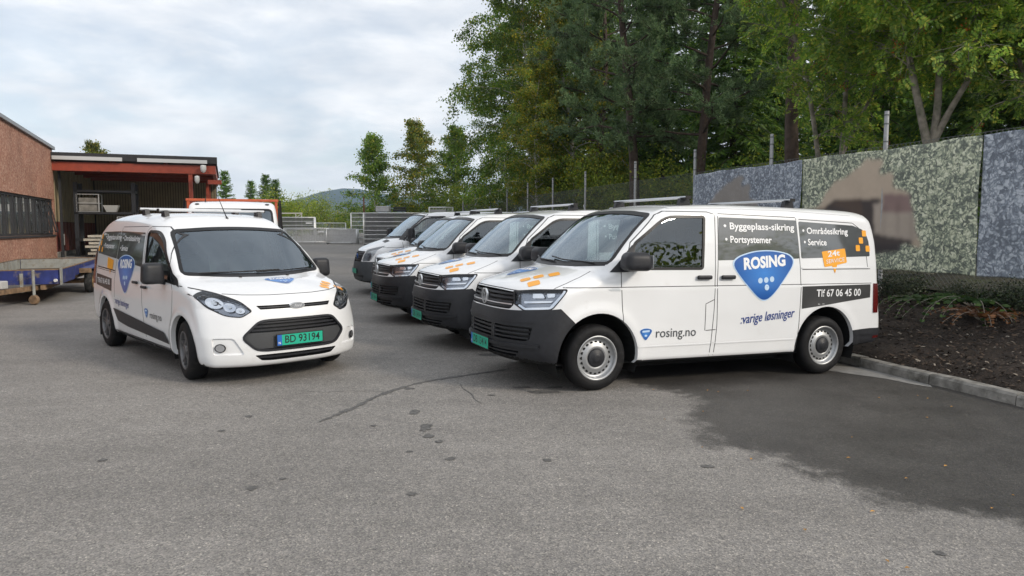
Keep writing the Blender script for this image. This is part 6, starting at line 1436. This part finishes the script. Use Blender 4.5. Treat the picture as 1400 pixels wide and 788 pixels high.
# ------------------------------------------------------------------ the smaller courier van in front
def build_connect():
    root = empty('compact_van')
    prof = np.concatenate([spline([(.45, .20), (.20, .185), (.07, .20), (.02, .27), (.0, .40), (.0, .55), (.015, .70), (.045, .80), (.10, .88), (.18, .935), (.30, .975), (.55, 1.035), (.80, 1.085), (.93, 1.115)], 6),
                           spline([(.98, 1.135), (1.22, 1.305), (1.52, 1.515), (1.71, 1.640), (1.86, 1.710), (2.08, 1.785), (2.5, 1.830), (3.2, 1.848), (3.9, 1.838), (4.35, 1.805), (4.55, 1.735), (4.65, 1.62), (4.72, 1.30), (4.77, .95), (4.80, .65), (4.80, .45), (4.74, .33)], 6),
                           spline([(4.4, .26), (3.6, .22), (2.4, .205), (1.2, .205)], 3)])
    wz = [(.15, .84), (.22, .865), (.30, .885), (.5, .905), (.75, .912), (.95, .910), (1.02, .900), (1.10, .893), (1.3, .866), (1.55, .820), (1.75, .772), (1.95, .72)]
    WH = [(.88, .32), (3.94, .32)]
    B = Body(prof, wz, [(.15, .34), (.5, .38), (.8, .46), (.98, .38), (1.12, .13), (1.7, .07)], WH, h=.028, kr=.10, crown=.04, kroof=.26, kside=.085, archR=.38, nexp=2.7, rear_taper=.04, flare=.02, ghz=1.3, xfade=(1.4, 2.2))
    for wx, wz_ in WH:
        for vw in 'LR':
            P = [(wx + .385 * math.cos(a), wz_ + .385 * math.sin(a)) for a in np.linspace(-.35, math.pi + .35, 30)]
            fs = B.cut(vw, P, lim=lambda c, n: abs(c.y) > .5); bmesh.ops.delete(B.bm, geom=fs, context='FACES')
            B.rim(vw, P, .05, 'arch_lip', PAINT, root, closed=False)
    ub = [f for f in B.bm.faces if f.normal.z < -.6 and f.calc_center_median().z < .4 and f.calc_center_median().x > .42]; B.take(ub, 'underbody', WELL, root)
    wells(B, root, WH, .395)
    gl = rpoly([(1.10, 1.025), (2.165, 1.105), (2.235, 1.600), (1.92, 1.598), (1.70, 1.500), (1.42, 1.280)], [.03, .03, .05, .12, .12, .1])
    tri = [(.99, .995), (1.12, 1.02), (1.33, 1.205), (1.30, 1.195)]
    ws = rpoly([(-.815, 1.135), (-.4, 1.110), (0, 1.103), (.4, 1.110), (.815, 1.135), (.700, 1.605), (.3, 1.632), (0, 1.638), (-.3, 1.632), (-.700, 1.605)], [.05, .1, .1, .1, .05, .06, .1, .1, .1, .06], 3)
    side = {}
    for vw in 'LR': side[vw] = B.take(B.cut(vw, gl), 'side_window', GLASS, root, off=-.006)
    wsO = B.take(B.cut('F', ws, lim=lambda c, n: .6 < c.x < 2.1 and n.z > .1), 'windscreen', GLASSF, root, off=-.004)
    B.ribbon('windscreen_seal', 'F', ws, .035, DARKP, wsO, off=.003, closed=True)
    for vw in 'LR':
        B.ribbon('window_seal', vw, gl, .028, DARKP, side[vw], off=.003, closed=True)
        B.fill('window_corner', vw, [tri], DARKP, side[vw], .006)
    B.liner('cabin_lining', CABIN, root, (.95, 2.4, .9, 2.0))
    # nose
    hexg = rpoly([(-.585, .503), (-.42, .670), (-.31, .680), (.31, .680), (.42, .670), (.585, .503), (.46, .376), (.37, .362), (-.37, .362), (-.46, .376)], [.05, .05, .05, .05, .05, .05, .05, .05, .05, .05], 3)
    g = B.take(B.cut('F', hexg, lim=lambda c, n: c.x < .4), 'grille', DARKP, root, depth=.045)
    B.ribbon('grille_surround', 'F', hexg, .022, BLACKP, g, off=.006, closed=True, sink=.03)
    for z, w in ((.652, .42), (.615, .46), (.578, .49)): B.ribbon('grille_slat', 'F', [(-w, z), (w, z)], .017, BLACKP, g, off=-.012, sink=.045)
    B.fill('grille_panel', 'F', [rpoly([(-.575, .505), (-.53, .552), (.53, .552), (.575, .505), (.45, .38), (-.45, .38)], .02)], mat('grille_grey', (.055, .057, .060), .5), g, -.016)
    up = rpoly([(-.425, .830), (-.39, .790), (.39, .790), (.425, .830)], .008, 2)
    g2 = B.take(B.cut('F', up, lim=lambda c, n: c.x < .4), 'upper_grille', DARKP, root, depth=.03)
    B.ribbon('grille_slat', 'F', [(-.40, .812), (.40, .812)], .014, BLACKP, g2, off=-.004, sink=.03)
    lo = rpoly([(-.47, .318), (-.40, .258), (-.3, .252), (.3, .252), (.40, .258), (.47, .318), (.3, .322), (-.3, .322)], .015, 2)
    g3 = B.take(B.cut('F', lo, lim=lambda c, n: c.x < .4), 'lower_grille', DARKP, root, depth=.04)
    B.ribbon('grille_slat', 'F', [(-.43, .290), (.43, .290)], .018, BLACKP, g3, off=-.008, sink=.04)
    for vw, sg in (('L', -1), ('R', 1)):
        hl = rpoly([(sg * .47, .778), (sg * .57, .716), (sg * .70, .732), (sg * .835, .825), (sg * .935, 1.025), (sg * .72, .962), (sg * .55, .872)], [.02, .03, .05, .05, .01, .05, .04])
        fs = B.cut('F', hl, lim=lambda c, n: c.x < .62)
        lens = B.take(fs, 'headlight', LENS, root, off=.003, remove=False)
        B.take(fs, 'lamp_housing', LAMPIN, lens, depth=.05)
        for cy, cz, rx, rz_ in ((.765, .870, .070, .062), (.655, .825, .052, .048), (.572, .788, .040, .030)):
            B.fill('reflector', 'F', [ell(sg * cy, cz, rx, rz_, 18)], LAMPW, lens, -.022); B.fill('bulb', 'F', [ell(sg * cy, cz, rx * .35, rz_ * .35, 12)], CHROME, lens, -.012)
        B.ribbon('lamp_seal', 'F', hl, .009, DARKP, lens, off=.004, closed=True)
        fp = rpoly([(sg * .655, .505), (sg * .83, .505), (sg * .82, .33), (sg * .56, .33)], .03)
        fc = B.take(B.cut('F', fp, lim=lambda c, n: c.x < .6), 'fog_lamp_recess', PAINT, root, depth=.018)
        B.fill('fog_lamp', 'F', [ell(sg * .765, .405, .045, .045, 20)], DARKP, fc, .0); B.fill('fog_glass', 'F', [ell(sg * .765, .405, .036, .036, 20)], LAMPW, fc, .004)
    # oval badge
    x = float(B.put('F', [(0, .812)], 0)[0][0]); mb = MB()
    mb.add([(x - .020, a, .812 + b) for a, b in ell(0, 0, .085, .034, 28)] + [(x + .01, a, .812 + b) for a, b in ell(0, 0, .09, .038, 28)], [tuple(range(28))] + [(i, (i + 1) % 28, 28 + (i + 1) % 28, 28 + i) for i in range(28)])
    em = mb.build('emblem', CHROME, root)
    mk('emblem_field', [(x - .022, a, .812 + b) for a, b in ell(0, 0, .074, .026, 28)], [tuple(range(28))], mat('badge_grey', (.42, .44, .48), .3, .6), em)
    T = text_mesh('Ford', .042, shear=.3, align='CENTER'); mk('emblem_lettering', [(x - .024, -a, .812 + b) for a, b in T[0]], [f[::-1] for f in T[1]], LWHITE, em)
    plate(B, root, .462, 'BD 93194', off=.012)
    for vw in 'LR':
        for P in [[(1.235, .56), (1.19, .80), (1.17, .95)], [(1.18, .96), (1.38, 1.30), (1.63, 1.56), (1.86, 1.655), (2.23, 1.66), (2.28, 1.62)], [(2.285, 1.62), (2.235, 1.10), (2.27, .75), (2.22, .32)], [(2.33, 1.66), (3.35, 1.655), (3.42, 1.10), (3.48, .72)],
                  [(1.33, .275), (3.40, .275)], [(3.42, 1.048), (4.45, 1.075)]]:
            B.ribbon('panel_gap', vw, P, .007, SEAM, root, off=.0012)
        B.fill('cladding', vw, [rpoly([(1.345, .33), (1.52, .455), (3.10, .555), (3.53, .575), (3.36, .415), (3.10, .395), (2.9, .38)], .02)], BLACKP, root, .010)
        B.ribbon('sill_trim', vw, [(1.28, .235), (3.55, .250)], .06, BLACKP, root, off=.010)
        B.ribbon('sliding_rail', vw, [(3.44, 1.075), (4.42, 1.10)], .014, DARKP, root, off=.004)
        sg = -1 if vw == 'L' else 1
        for hx, hz in ((2.10, .935), (2.45, .975)):
            y = float(B.put(vw, [(hx, hz)], 0)[0][1]); rbox('door_handle', (hx, y + sg * .025, hz), (.17, .03, .035), .012, BLACKP, root, 3)
        B.fill('tail_light', vw, [[(4.50, .85), (4.62, .85), (4.62, 1.35), (4.48, 1.35)]], REDL, root, .006)
        B.fill('grey_film', vw, [rpoly([(2.34, 1.585), (2.285, 1.165), (3.30, 1.225), (3.40, 1.235), (3.36, 1.60)], .02)], FILM, root, .0015)
        B.fill('grey_film', vw, [rpoly([(3.38, 1.60), (3.42, 1.235), (4.46, 1.285), (4.40, 1.50), (4.30, 1.585)], .02)], FILM, root, .0015)
        B.fill('grey_film', vw, [[(3.62, .79), (4.45, .84), (4.45, 1.00), (3.58, .965)]], FILMM, root, .0015)
        X = (lambda a, b: a) if vw == 'L' else (lambda a, b: b)
        T = lambda t, a, b, z, h, m=LWHITE, rise=0., **k: letter(B, 'lettering', vw, t, (X(a, b), z), h, m, root, .004, width=b - a, rise=rise, **k)
        if vw == 'R':
            T('\u2022 Byggeplass-sikring', 3.30, 4.14, 1.515, .07, bold=.012); T('\u2022 Portsystemer', 3.62, 4.20, 1.395, .07, bold=.012)
            T('\u2022 Omr\u00e5desikring', 2.50, 3.24, 1.505, .07, bold=.012); T('\u2022 Service', 2.95, 3.30, 1.375, .07, bold=.012)
        else:
            T('\u2022 Byggeplass-sikring', 2.45, 3.34, 1.49, .07, bold=.012); T('\u2022 Portsystemer', 2.46, 3.05, 1.375, .07, bold=.012)
            T('\u2022 Omr\u00e5desikring', 3.45, 4.10, 1.49, .07, bold=.012); T('\u2022 Service', 3.46, 3.82, 1.375, .07, bold=.012)
        T('Tlf 67 06 45 00', 3.68, 4.38, .905, .075, bold=.014)
        T(':varige l\u00f8sninger', 2.80, 3.46, .680 if vw == 'R' else .665, .085, LOGOD, rise=-.03 if vw == 'R' else .03, bold=.008, shear=.15)
        T('rosing.no', 1.56, 1.98, .610, .085, LGREY, bold=.004)
        logo(B, vw, (2.11 if vw == 'R' else 1.46, .625), .14, .12, root, word=False)
        logo(B, vw, (2.95, 1.055), .74, .50, root, rise=.0)
        B.fill('speech_bubble', vw, [rpoly([(3.55, 1.21), (3.88, 1.245), (3.87, 1.10), (3.74, 1.09), (3.70, 1.01), (3.66, 1.085), (3.57, 1.08)], .012)], ORANGE, root, .0035)
        for cx, cz in ((4.34, 1.52), (4.36, 1.43), (4.43, 1.35), (4.26, 1.34)):
            B.fill('orange_square', vw, [rpoly([(cx - .034, cz - .036), (cx + .034, cz - .036), (cx + .034, cz + .036), (cx - .034, cz + .036)], .012, 2)], ORANGE, root, .004)
    for cx, cy, r in ((.36, -.50, .06), (.46, -.56, .06), (.56, -.63, .06), (.44, -.72, .06)):
        B.fill('orange_square', 'T', [rpoly([(cx - r, cy - r * .6), (cx - r * .5, cy + r), (cx + r, cy + r * .6), (cx + r * .5, cy - r)], .03, 3)], ORANGE, root, .003)
    logo(B, 'T', (.60, -.10), .36, .26, root)
    B.ribbon('bonnet_edge', 'F', [(-.66, .950), (-.5, .938), (-.25, .930), (.25, .930), (.5, .938), (.66, .950)], .005, SEAM, root, off=.0012)
    for y in (-.28, .28):
        v = B.put('T', [(.84, y)], .006)[0]; rbox('washer_jet', tuple(v), (.035, .03, .016), .005, DARKP, root, 2)
    for sg in (-1, 1): mirror(root, sg, 1.43, 1.03, 1.135, d=(.16, .24, .24), base=.86, rot=.1)
    for x in (2.30, 3.05): roof_bar(root, B, x, .62, mat('white_bar', (.72, .73, .74), .35, .3), lift=.075)
    a0 = B.put('T', [(1.98, -.05)], 0)[0]; mb = MB(); mb.tube([tuple(a0), tuple(a0 + np.array([.04, 0, .03])), tuple(a0 + np.array([.30, .0, .30]))], [.016, .008, .003], 6); mb.build('aerial', DARKP, root)
    wiper(B, root, [(.66, 1.125), (.2, 1.125), (-.25, 1.135)]); wiper(B, root, [(.05, 1.118), (-.3, 1.122), (-.66, 1.14)])
    d = MB(); d.prism([(1.00, .75), (1.00, 1.06), (1.25, 1.11), (1.50, 1.06), (1.52, .80)], -.74, .74, 'Y'); d.build('dashboard', CABIN, root)
    steering(root, 1.62, -.36, .98, CABIN); seat(root, 1.85, -.36, .60); seat(root, 1.85, .36, .60)
    bk = MB(); bk.box((2.44, 0, 1.0), (.03, 1.42, 1.35)); bk.build('bulkhead', mat('grey_board', (.25, .26, .26), .8), root)
    mf = MB(); mf.box((4.27, .80, .26), (.02, .20, .26)); mf.box((4.27, -.80, .26), (.02, .20, .26)); mf.build('mud_flap', BLACKP, root)
    ch = MB(); ch.box((2.4, 0, .175), (2.3, 1.3, .07)); ch.box((.95, 0, .185), (.8, 1.0, .10)); ch.box((3.95, 0, .22), (.5, 1.2, .12)); ch.build('chassis_shade_block', WELL, root)  # simple underfloor boxes, added to block light and deepen the shade beneath
    for x in (.88, 3.94):
        for sg in (-1, 1): wheel(root, x, sg, .905, .32, 'alloy', steer=R(-7) if x < 1 else 0, rr=.205)
    B.finish('body', PAINT, root)
    return root, B

# ------------------------------------------------------------------ the older van at the far end of the row
def build_transit():
    root = empty('older_panel_van')
    prof = np.concatenate([spline([(.30, .27), (.10, .29), (.02, .36), (.0, .50), (.01, .68), (.06, .90), (.13, 1.05), (.22, 1.12), (.45, 1.215), (.70, 1.30), (.80, 1.335)], 6),
                           spline([(.84, 1.355), (1.15, 1.62), (1.42, 1.83), (1.55, 1.91), (1.75, 1.955), (2.2, 1.985), (3.5, 1.99), (4.5, 1.97), (4.70, 1.90), (4.78, 1.70), (4.82, 1.1), (4.85, .6), (4.82, .36)], 6),
                           spline([(4.5, .30), (3.0, .26), (1.2, .26)], 3)])
    wz = [(.2, .90), (.3, .94), (.6, .97), (1.0, .975), (1.2, .965), (1.5, .93), (1.9, .86), (2.1, .82)]
    WH = [(.90, .335), (3.83, .335)]
    B = Body(prof, wz, [(.2, .30), (.9, .34), (1.15, .30), (1.4, .20), (1.9, .12)], WH, h=.035, kr=.06, crown=.04, kroof=.18, kside=.10, archR=.42, ghz=1.5)
    for wx, wz_ in WH:
        for vw in 'LR':
            P = [(wx + .42 * math.cos(a), wz_ + .42 * math.sin(a)) for a in np.linspace(-.35, math.pi + .35, 26)]
            bmesh.ops.delete(B.bm, geom=B.cut(vw, P, lim=lambda c, n: abs(c.y) > .6), context='FACES')
    ub = [f for f in B.bm.faces if f.normal.z < -.6 and f.calc_center_median().z < .45]; B.take(ub, 'underbody', WELL, root)
    wells(B, root, WH, .43)
    gl = rpoly([(.98, 1.30), (2.05, 1.28), (2.05, 1.84), (1.55, 1.83), (1.22, 1.57)], [.03, .03, .04, .1, .1])
    ws = rpoly([(-.84, 1.37), (0, 1.335), (.84, 1.37), (.74, 1.885), (0, 1.925), (-.74, 1.885)], [.05, .3, .05, .05, .3, .05], 4)
    side = {}
    for vw in 'LR': side[vw] = B.take(B.cut(vw, gl), 'side_window', GLASS, root, off=-.006); B.ribbon('window_seal', vw, gl, .05, DARKP, side[vw], off=.003, closed=True)
    wsO = B.take(B.cut('F', ws, lim=lambda c, n: .6 < c.x < 2.1 and n.z > .1), 'windscreen', GLASSF, root, off=-.004); B.ribbon('windscreen_seal', 'F', ws, .05, DARKP, wsO, off=.003, closed=True)
    for vw in 'LR': B.fill('pillar_cover', vw, [[(.90, 1.30), (.98, 1.29), (1.23, 1.57), (1.15, 1.56)]], DARKP, side[vw], .004)
    B.liner('cabin_lining', CABIN, root, (.8, 2.3, 1.0, 2.1))
    gr = rpoly([(-.50, 1.03), (-.42, .78), (.42, .78), (.50, 1.03)], .03)
    g = B.take(B.cut('F', gr, lim=lambda c, n: c.x < .4), 'grille', DARKP, root, depth=.04)
    for z in (.82, .88, .94, 1.0): B.ribbon('grille_slat', 'F', [(-.44, z), (.44, z)], .025, BLACKP, g, off=-.002, sink=.04)
    for vw, sg in (('L', -1), ('R', 1)):
        hl = rpoly([(sg * .52, 1.06), (sg * .50, .80), (sg * .78, .80), (sg * .86, 1.0), (sg * .84, 1.17), (sg * .68, 1.12)], [.03, .03, .05, .05, .04, .05])
        fs = B.cut('F', hl, lim=lambda c, n: c.x < .7); lens = B.take(fs, 'headlight', LENS, root, off=.003, remove=False); B.take(fs, 'lamp_housing', mat('lamp_grey', (.58, .59, .60), .3, .0), lens, depth=.05)
        B.fill('reflector', 'F', [ell(sg * .64, .92, .09, .10, 18)], LAMPW, lens, -.02)
    fb = B.cut('S', [(-.4, .1), (-.4, .775), (.20, .785), (.50, .80), (.56, .62), (.5, .1)], lim=lambda c, n: c.x < .75); bm_ = B.take(fb, 'front_bumper', mat('grey_bumper', (.065, .072, .080), .5, var=.1), root, off=.006)
    B.fill('intake', 'F', [rpoly([(-.55, .36), (.55, .36), (.62, .46), (-.62, .46)], .02)], DARKP, bm_, .008)
    x = float(B.put('F', [(0, .90)], 0)[0][0]); mb = MB(); mb.lathe([(.001, -.02), (.06, -.018), (.07, 0)], 24, (x, 0, .90), 'X'); mb.build('emblem', mat('badge_blue', (.03, .10, .32), .3, .3), root, smooth=True)
    p = plate(B, root, .55, 'DB 13414')
    for q in [o for o in COL.objects if o.parent == p and o.name.startswith('plate_lettering')]: bpy.data.objects.remove(q)
    for vw in 'LR':
        for P in [[(1.0, .75), (.95, 1.28)], [(2.15, 1.86), (2.15, .3)], [(2.2, 1.86), (2.2, .3)], [(.5, 1.12), (4.6, 1.14)]]: B.ribbon('panel_gap', vw, P, .008, SEAM, root, off=.0015)
        B.ribbon('rub_strip', vw, [(1.35, .60), (3.4, .60)], .12, BLACKP, root, off=.012)
        sg = -1 if vw == 'L' else 1; y = float(B.put(vw, [(2.0, 1.05)], 0)[0][1]); rbox('door_handle', (2.0, y + sg * .022, 1.05), (.16, .03, .04), .012, BLACKP, root, 2)
    B.fill('bonnet_vent', 'T', [rpoly([(.60, -.62), (.72, -.62), (.72, -.30), (.60, -.34)], .02)], DARKP, root, .005)
    B.fill('bonnet_vent', 'T', [rpoly([(.60, .62), (.72, .62), (.72, .30), (.60, .34)], .02)], DARKP, root, .005)
    for sg in (-1, 1): mirror(root, sg, 1.12, 1.10, 1.42, d=(.14, .24, .33), base=.94)
    wiper(B, root, [(-.70, 1.365), (-.2, 1.36), (.12, 1.38)])
    d = MB(); d.prism([(.9, .85), (.9, 1.28), (1.2, 1.31), (1.4, 1.2), (1.35, .85)], -.82, .82, 'Y'); d.build('dashboard', CABIN, root)
    steering(root, 1.45, -.42, 1.18, CABIN); seat(root, 1.75, -.42, .85); seat(root, 1.75, .32, .85, .85)
    bk = MB(); bk.box((2.3, 0, 1.15), (.03, 1.66, 1.4)); bk.build('bulkhead', mat('grey_board', (.25, .26, .26), .8), root)
    for x in (.90, 3.83):
        for sg in (-1, 1): wheel(root, x, sg, .93, .335, 'steel')
    B.finish('body', PAINT, root)
    return root, B

# ------------------------------------------------------------------ the flatbed truck behind the compact van
def build_truck():
    root = empty('flatbed_truck')
    prof = np.concatenate([spline([(.25, .32), (.05, .36), (.0, .55), (.03, .85), (.12, 1.10), (.25, 1.22), (.55, 1.34), (.70, 1.40)], 5), spline([(.74, 1.42), (1.0, 1.72), (1.22, 1.98), (1.34, 2.10), (1.50, 2.17), (1.85, 2.20), (2.15, 2.185), (2.25, 2.10), (2.28, 1.6), (2.28, .9), (2.25, .40)], 5), [(1.6, .34), (.9, .32)]])
    wz = [(.2, .90), (.5, .95), (1.1, .95), (1.4, .93), (1.8, .90), (2.05, .875), (2.3, .86)]
    B = Body(prof, wz, [(.2, .25), (1.0, .28), (1.4, .16), (2.2, .08)], [(.85, .34)], h=.035, kr=.05, crown=.03, kroof=.10, kside=.09, archR=.40, ghz=1.7)
    for vw in 'LR':
        P = [(.85 + .41 * math.cos(a), .34 + .41 * math.sin(a)) for a in np.linspace(-.35, math.pi + .35, 24)]; bmesh.ops.delete(B.bm, geom=B.cut(vw, P, lim=lambda c, n: abs(c.y) > .6), context='FACES')
    wells(B, root, [(.85, .34)], .42)
    ws = rpoly([(-.82, 1.44), (.82, 1.44), (.78, 2.02), (-.78, 2.02)], .08, 4); gl = rpoly([(.95, 1.38), (1.95, 1.36), (1.95, 1.98), (1.45, 1.98)], .05)
    wsO = B.take(B.cut('F', ws, lim=lambda c, n: c.x < 1.9 and n.z > .1), 'windscreen', GLASSF, root, off=-.004); B.ribbon('windscreen_seal', 'F', ws, .04, DARKP, wsO, off=.003, closed=True)
    for vw in 'LR':
        s_ = B.take(B.cut(vw, gl), 'side_window', GLASS, root, off=-.005); B.ribbon('window_seal', vw, gl, .03, DARKP, s_, off=.003, closed=True)
        B.ribbon('panel_gap', vw, [(1.05, .8), (1.0, 1.33)], .008, SEAM, root); B.ribbon('panel_gap', vw, [(2.05, .4), (2.05, 2.0)], .008, SEAM, root)
    B.liner('cabin_lining', CABIN, root, (.7, 2.2, 1.0, 2.15))
    for sg in (-1, 1):
        B.fill('marker_light', 'F', [ell(sg * .70, 2.125, .045, .016, 14)], DARKP, root, .008)
        fs = B.cut('F', rpoly([(sg * .50, .80), (sg * .78, .80), (sg * .84, 1.08), (sg * .55, 1.04)], .03), lim=lambda c, n: c.x < .5); B.take(fs, 'headlight', LENS, root, off=.003, remove=False); B.take(fs, 'lamp_housing', LAMPIN, root, depth=.05)
    B.take(B.cut('F', rpoly([(-.45, .80), (.45, .80), (.48, 1.0), (-.48, 1.0)], .03), lim=lambda c, n: c.x < .4), 'grille', DARKP, root, depth=.03)
    B.take(B.cut('S', [(-.3, .1), (-.3, .70), (.42, .70), (.45, .1)], lim=lambda c, n: c.x < .6), 'front_bumper', BLACKP, root, off=.005)
    seat(root, 1.5, -.4, .9); seat(root, 1.5, .35, .9, .8); steering(root, 1.25, -.4, 1.25, CABIN)
    ORB = mat('orange_steel', (.50, .10, .035), .5, var=.12)
    mb = MB(); mb.box((2.42, 0, 2.235), (.10, 1.96, .055), ch=.008)
    for y in (-.93, .93): mb.box((2.42, y, 1.5), (.07, .06, 1.42))
    hb = mb.build('headboard', ORB, root)
    for k in range(9): b = MB(); b.box((2.42, -.80 + .2 * k, 1.5), (.03, .03, 1.42)); b.build('headboard_bar', ORB, hb)
    mb = MB(); mb.box((4.1, 0, .80), (3.3, 2.05, .10)); mb.box((3.8, .4, .60), (3.8, .10, .22)); mb.box((3.8, -.4, .60), (3.8, .10, .22)); mb.build('bed', mat('bed_grey', (.20, .20, .20), .7, var=.2), root)
    NET = mat('black_tarpaulin', (.012, .012, .013), .8, bump=.3, bscale=30)
    for sg in (-1, 1):
        mb = MB(); mb.add([(2.5, sg * 1.07, .85), (5.7, sg * 1.07, .85), (5.7, sg * 1.07, 1.55), (2.5, sg * 1.0, 2.24), (2.5, sg * 1.11, .85), (5.7, sg * 1.11, .85), (5.7, sg * 1.11, 1.55), (2.5, sg * 1.04, 2.24)], [(0, 1, 2, 3), (7, 6, 5, 4), (0, 4, 5, 1), (1, 5, 6, 2), (2, 6, 7, 3), (3, 7, 4, 0)]); mb.build('side_cover', NET, root)
    a0 = B.put('T', [(1.75, .55)], 0)[0]; mb = MB(); mb.tube([tuple(a0), tuple(a0 + np.array([.05, 0, .12]))], [.012, .004], 6); mb.build('aerial', DARKP, root)
    for x in (.85, 4.45):
        for sg in (-1, 1): wheel(root, x, sg, .92, .34, 'steel')
    B.finish('cab', PAINT, root)
    return root, B

def park(o, nose, head_deg, wb=(.908, 3.908), dz=0.0):
    """stand a vehicle on the yard: nose point, heading, tilt from the ground under its axles"""
    a = R(head_deg); bx, by = -math.cos(a), -math.sin(a)
    z1 = gz(nose[0] + bx * wb[0], nose[1] + by * wb[0]); z2 = gz(nose[0] + bx * wb[1], nose[1] + by * wb[1]); t = (z2 - z1) / (wb[1] - wb[0])
    o.location = (nose[0], nose[1], z1 - t * wb[0] + dz); o.rotation_euler = (0, -math.atan(t), math.atan2(by, bx))

van, _ = build_transporter()
park(van, (-.339, 7.691), 202.546)
tag(van, 'nearest white van with grey band, orange marks and blue shield logo on its side', 'van', 'white vans parked in a row')
v2 = copy_tree(van); park(v2, (-1.33, 10.09), 202.5); tag(v2, 'white van with black bumper, second in the row from the nearest one', 'van', 'white vans parked in a row')
v3 = copy_tree(van); park(v3, (-2.43, 12.73), 202.5); tag(v3, 'white van with black bumper, third in the row from the nearest one', 'van', 'white vans parked in a row')
v4 = copy_tree(van); park(v4, (-2.91, 15.23), 202.5); tag(v4, 'white van mostly hidden, its windscreen showing between the third van and the older one', 'van', 'white vans parked in a row')
trv, _ = build_transit(); park(trv, (-3.83, 17.7), 202.5, (.9, 3.83)); tag(trv, 'older white van with grey bumper and upright headlamps at the far end of the row', 'van')
con, _ = build_connect(); park(con, (-2.284, 7.717), -46.862, (.88, 3.94)); tag(con, 'small white van facing the camera with black hexagonal grille and plate BD 93194', 'van')
trk, _ = build_truck(); park(trk, (-5.50, 14.3), -69.5, (.85, 4.45)); tag(trk, 'white flatbed truck cab with an orange headboard, behind the small white van', 'truck')
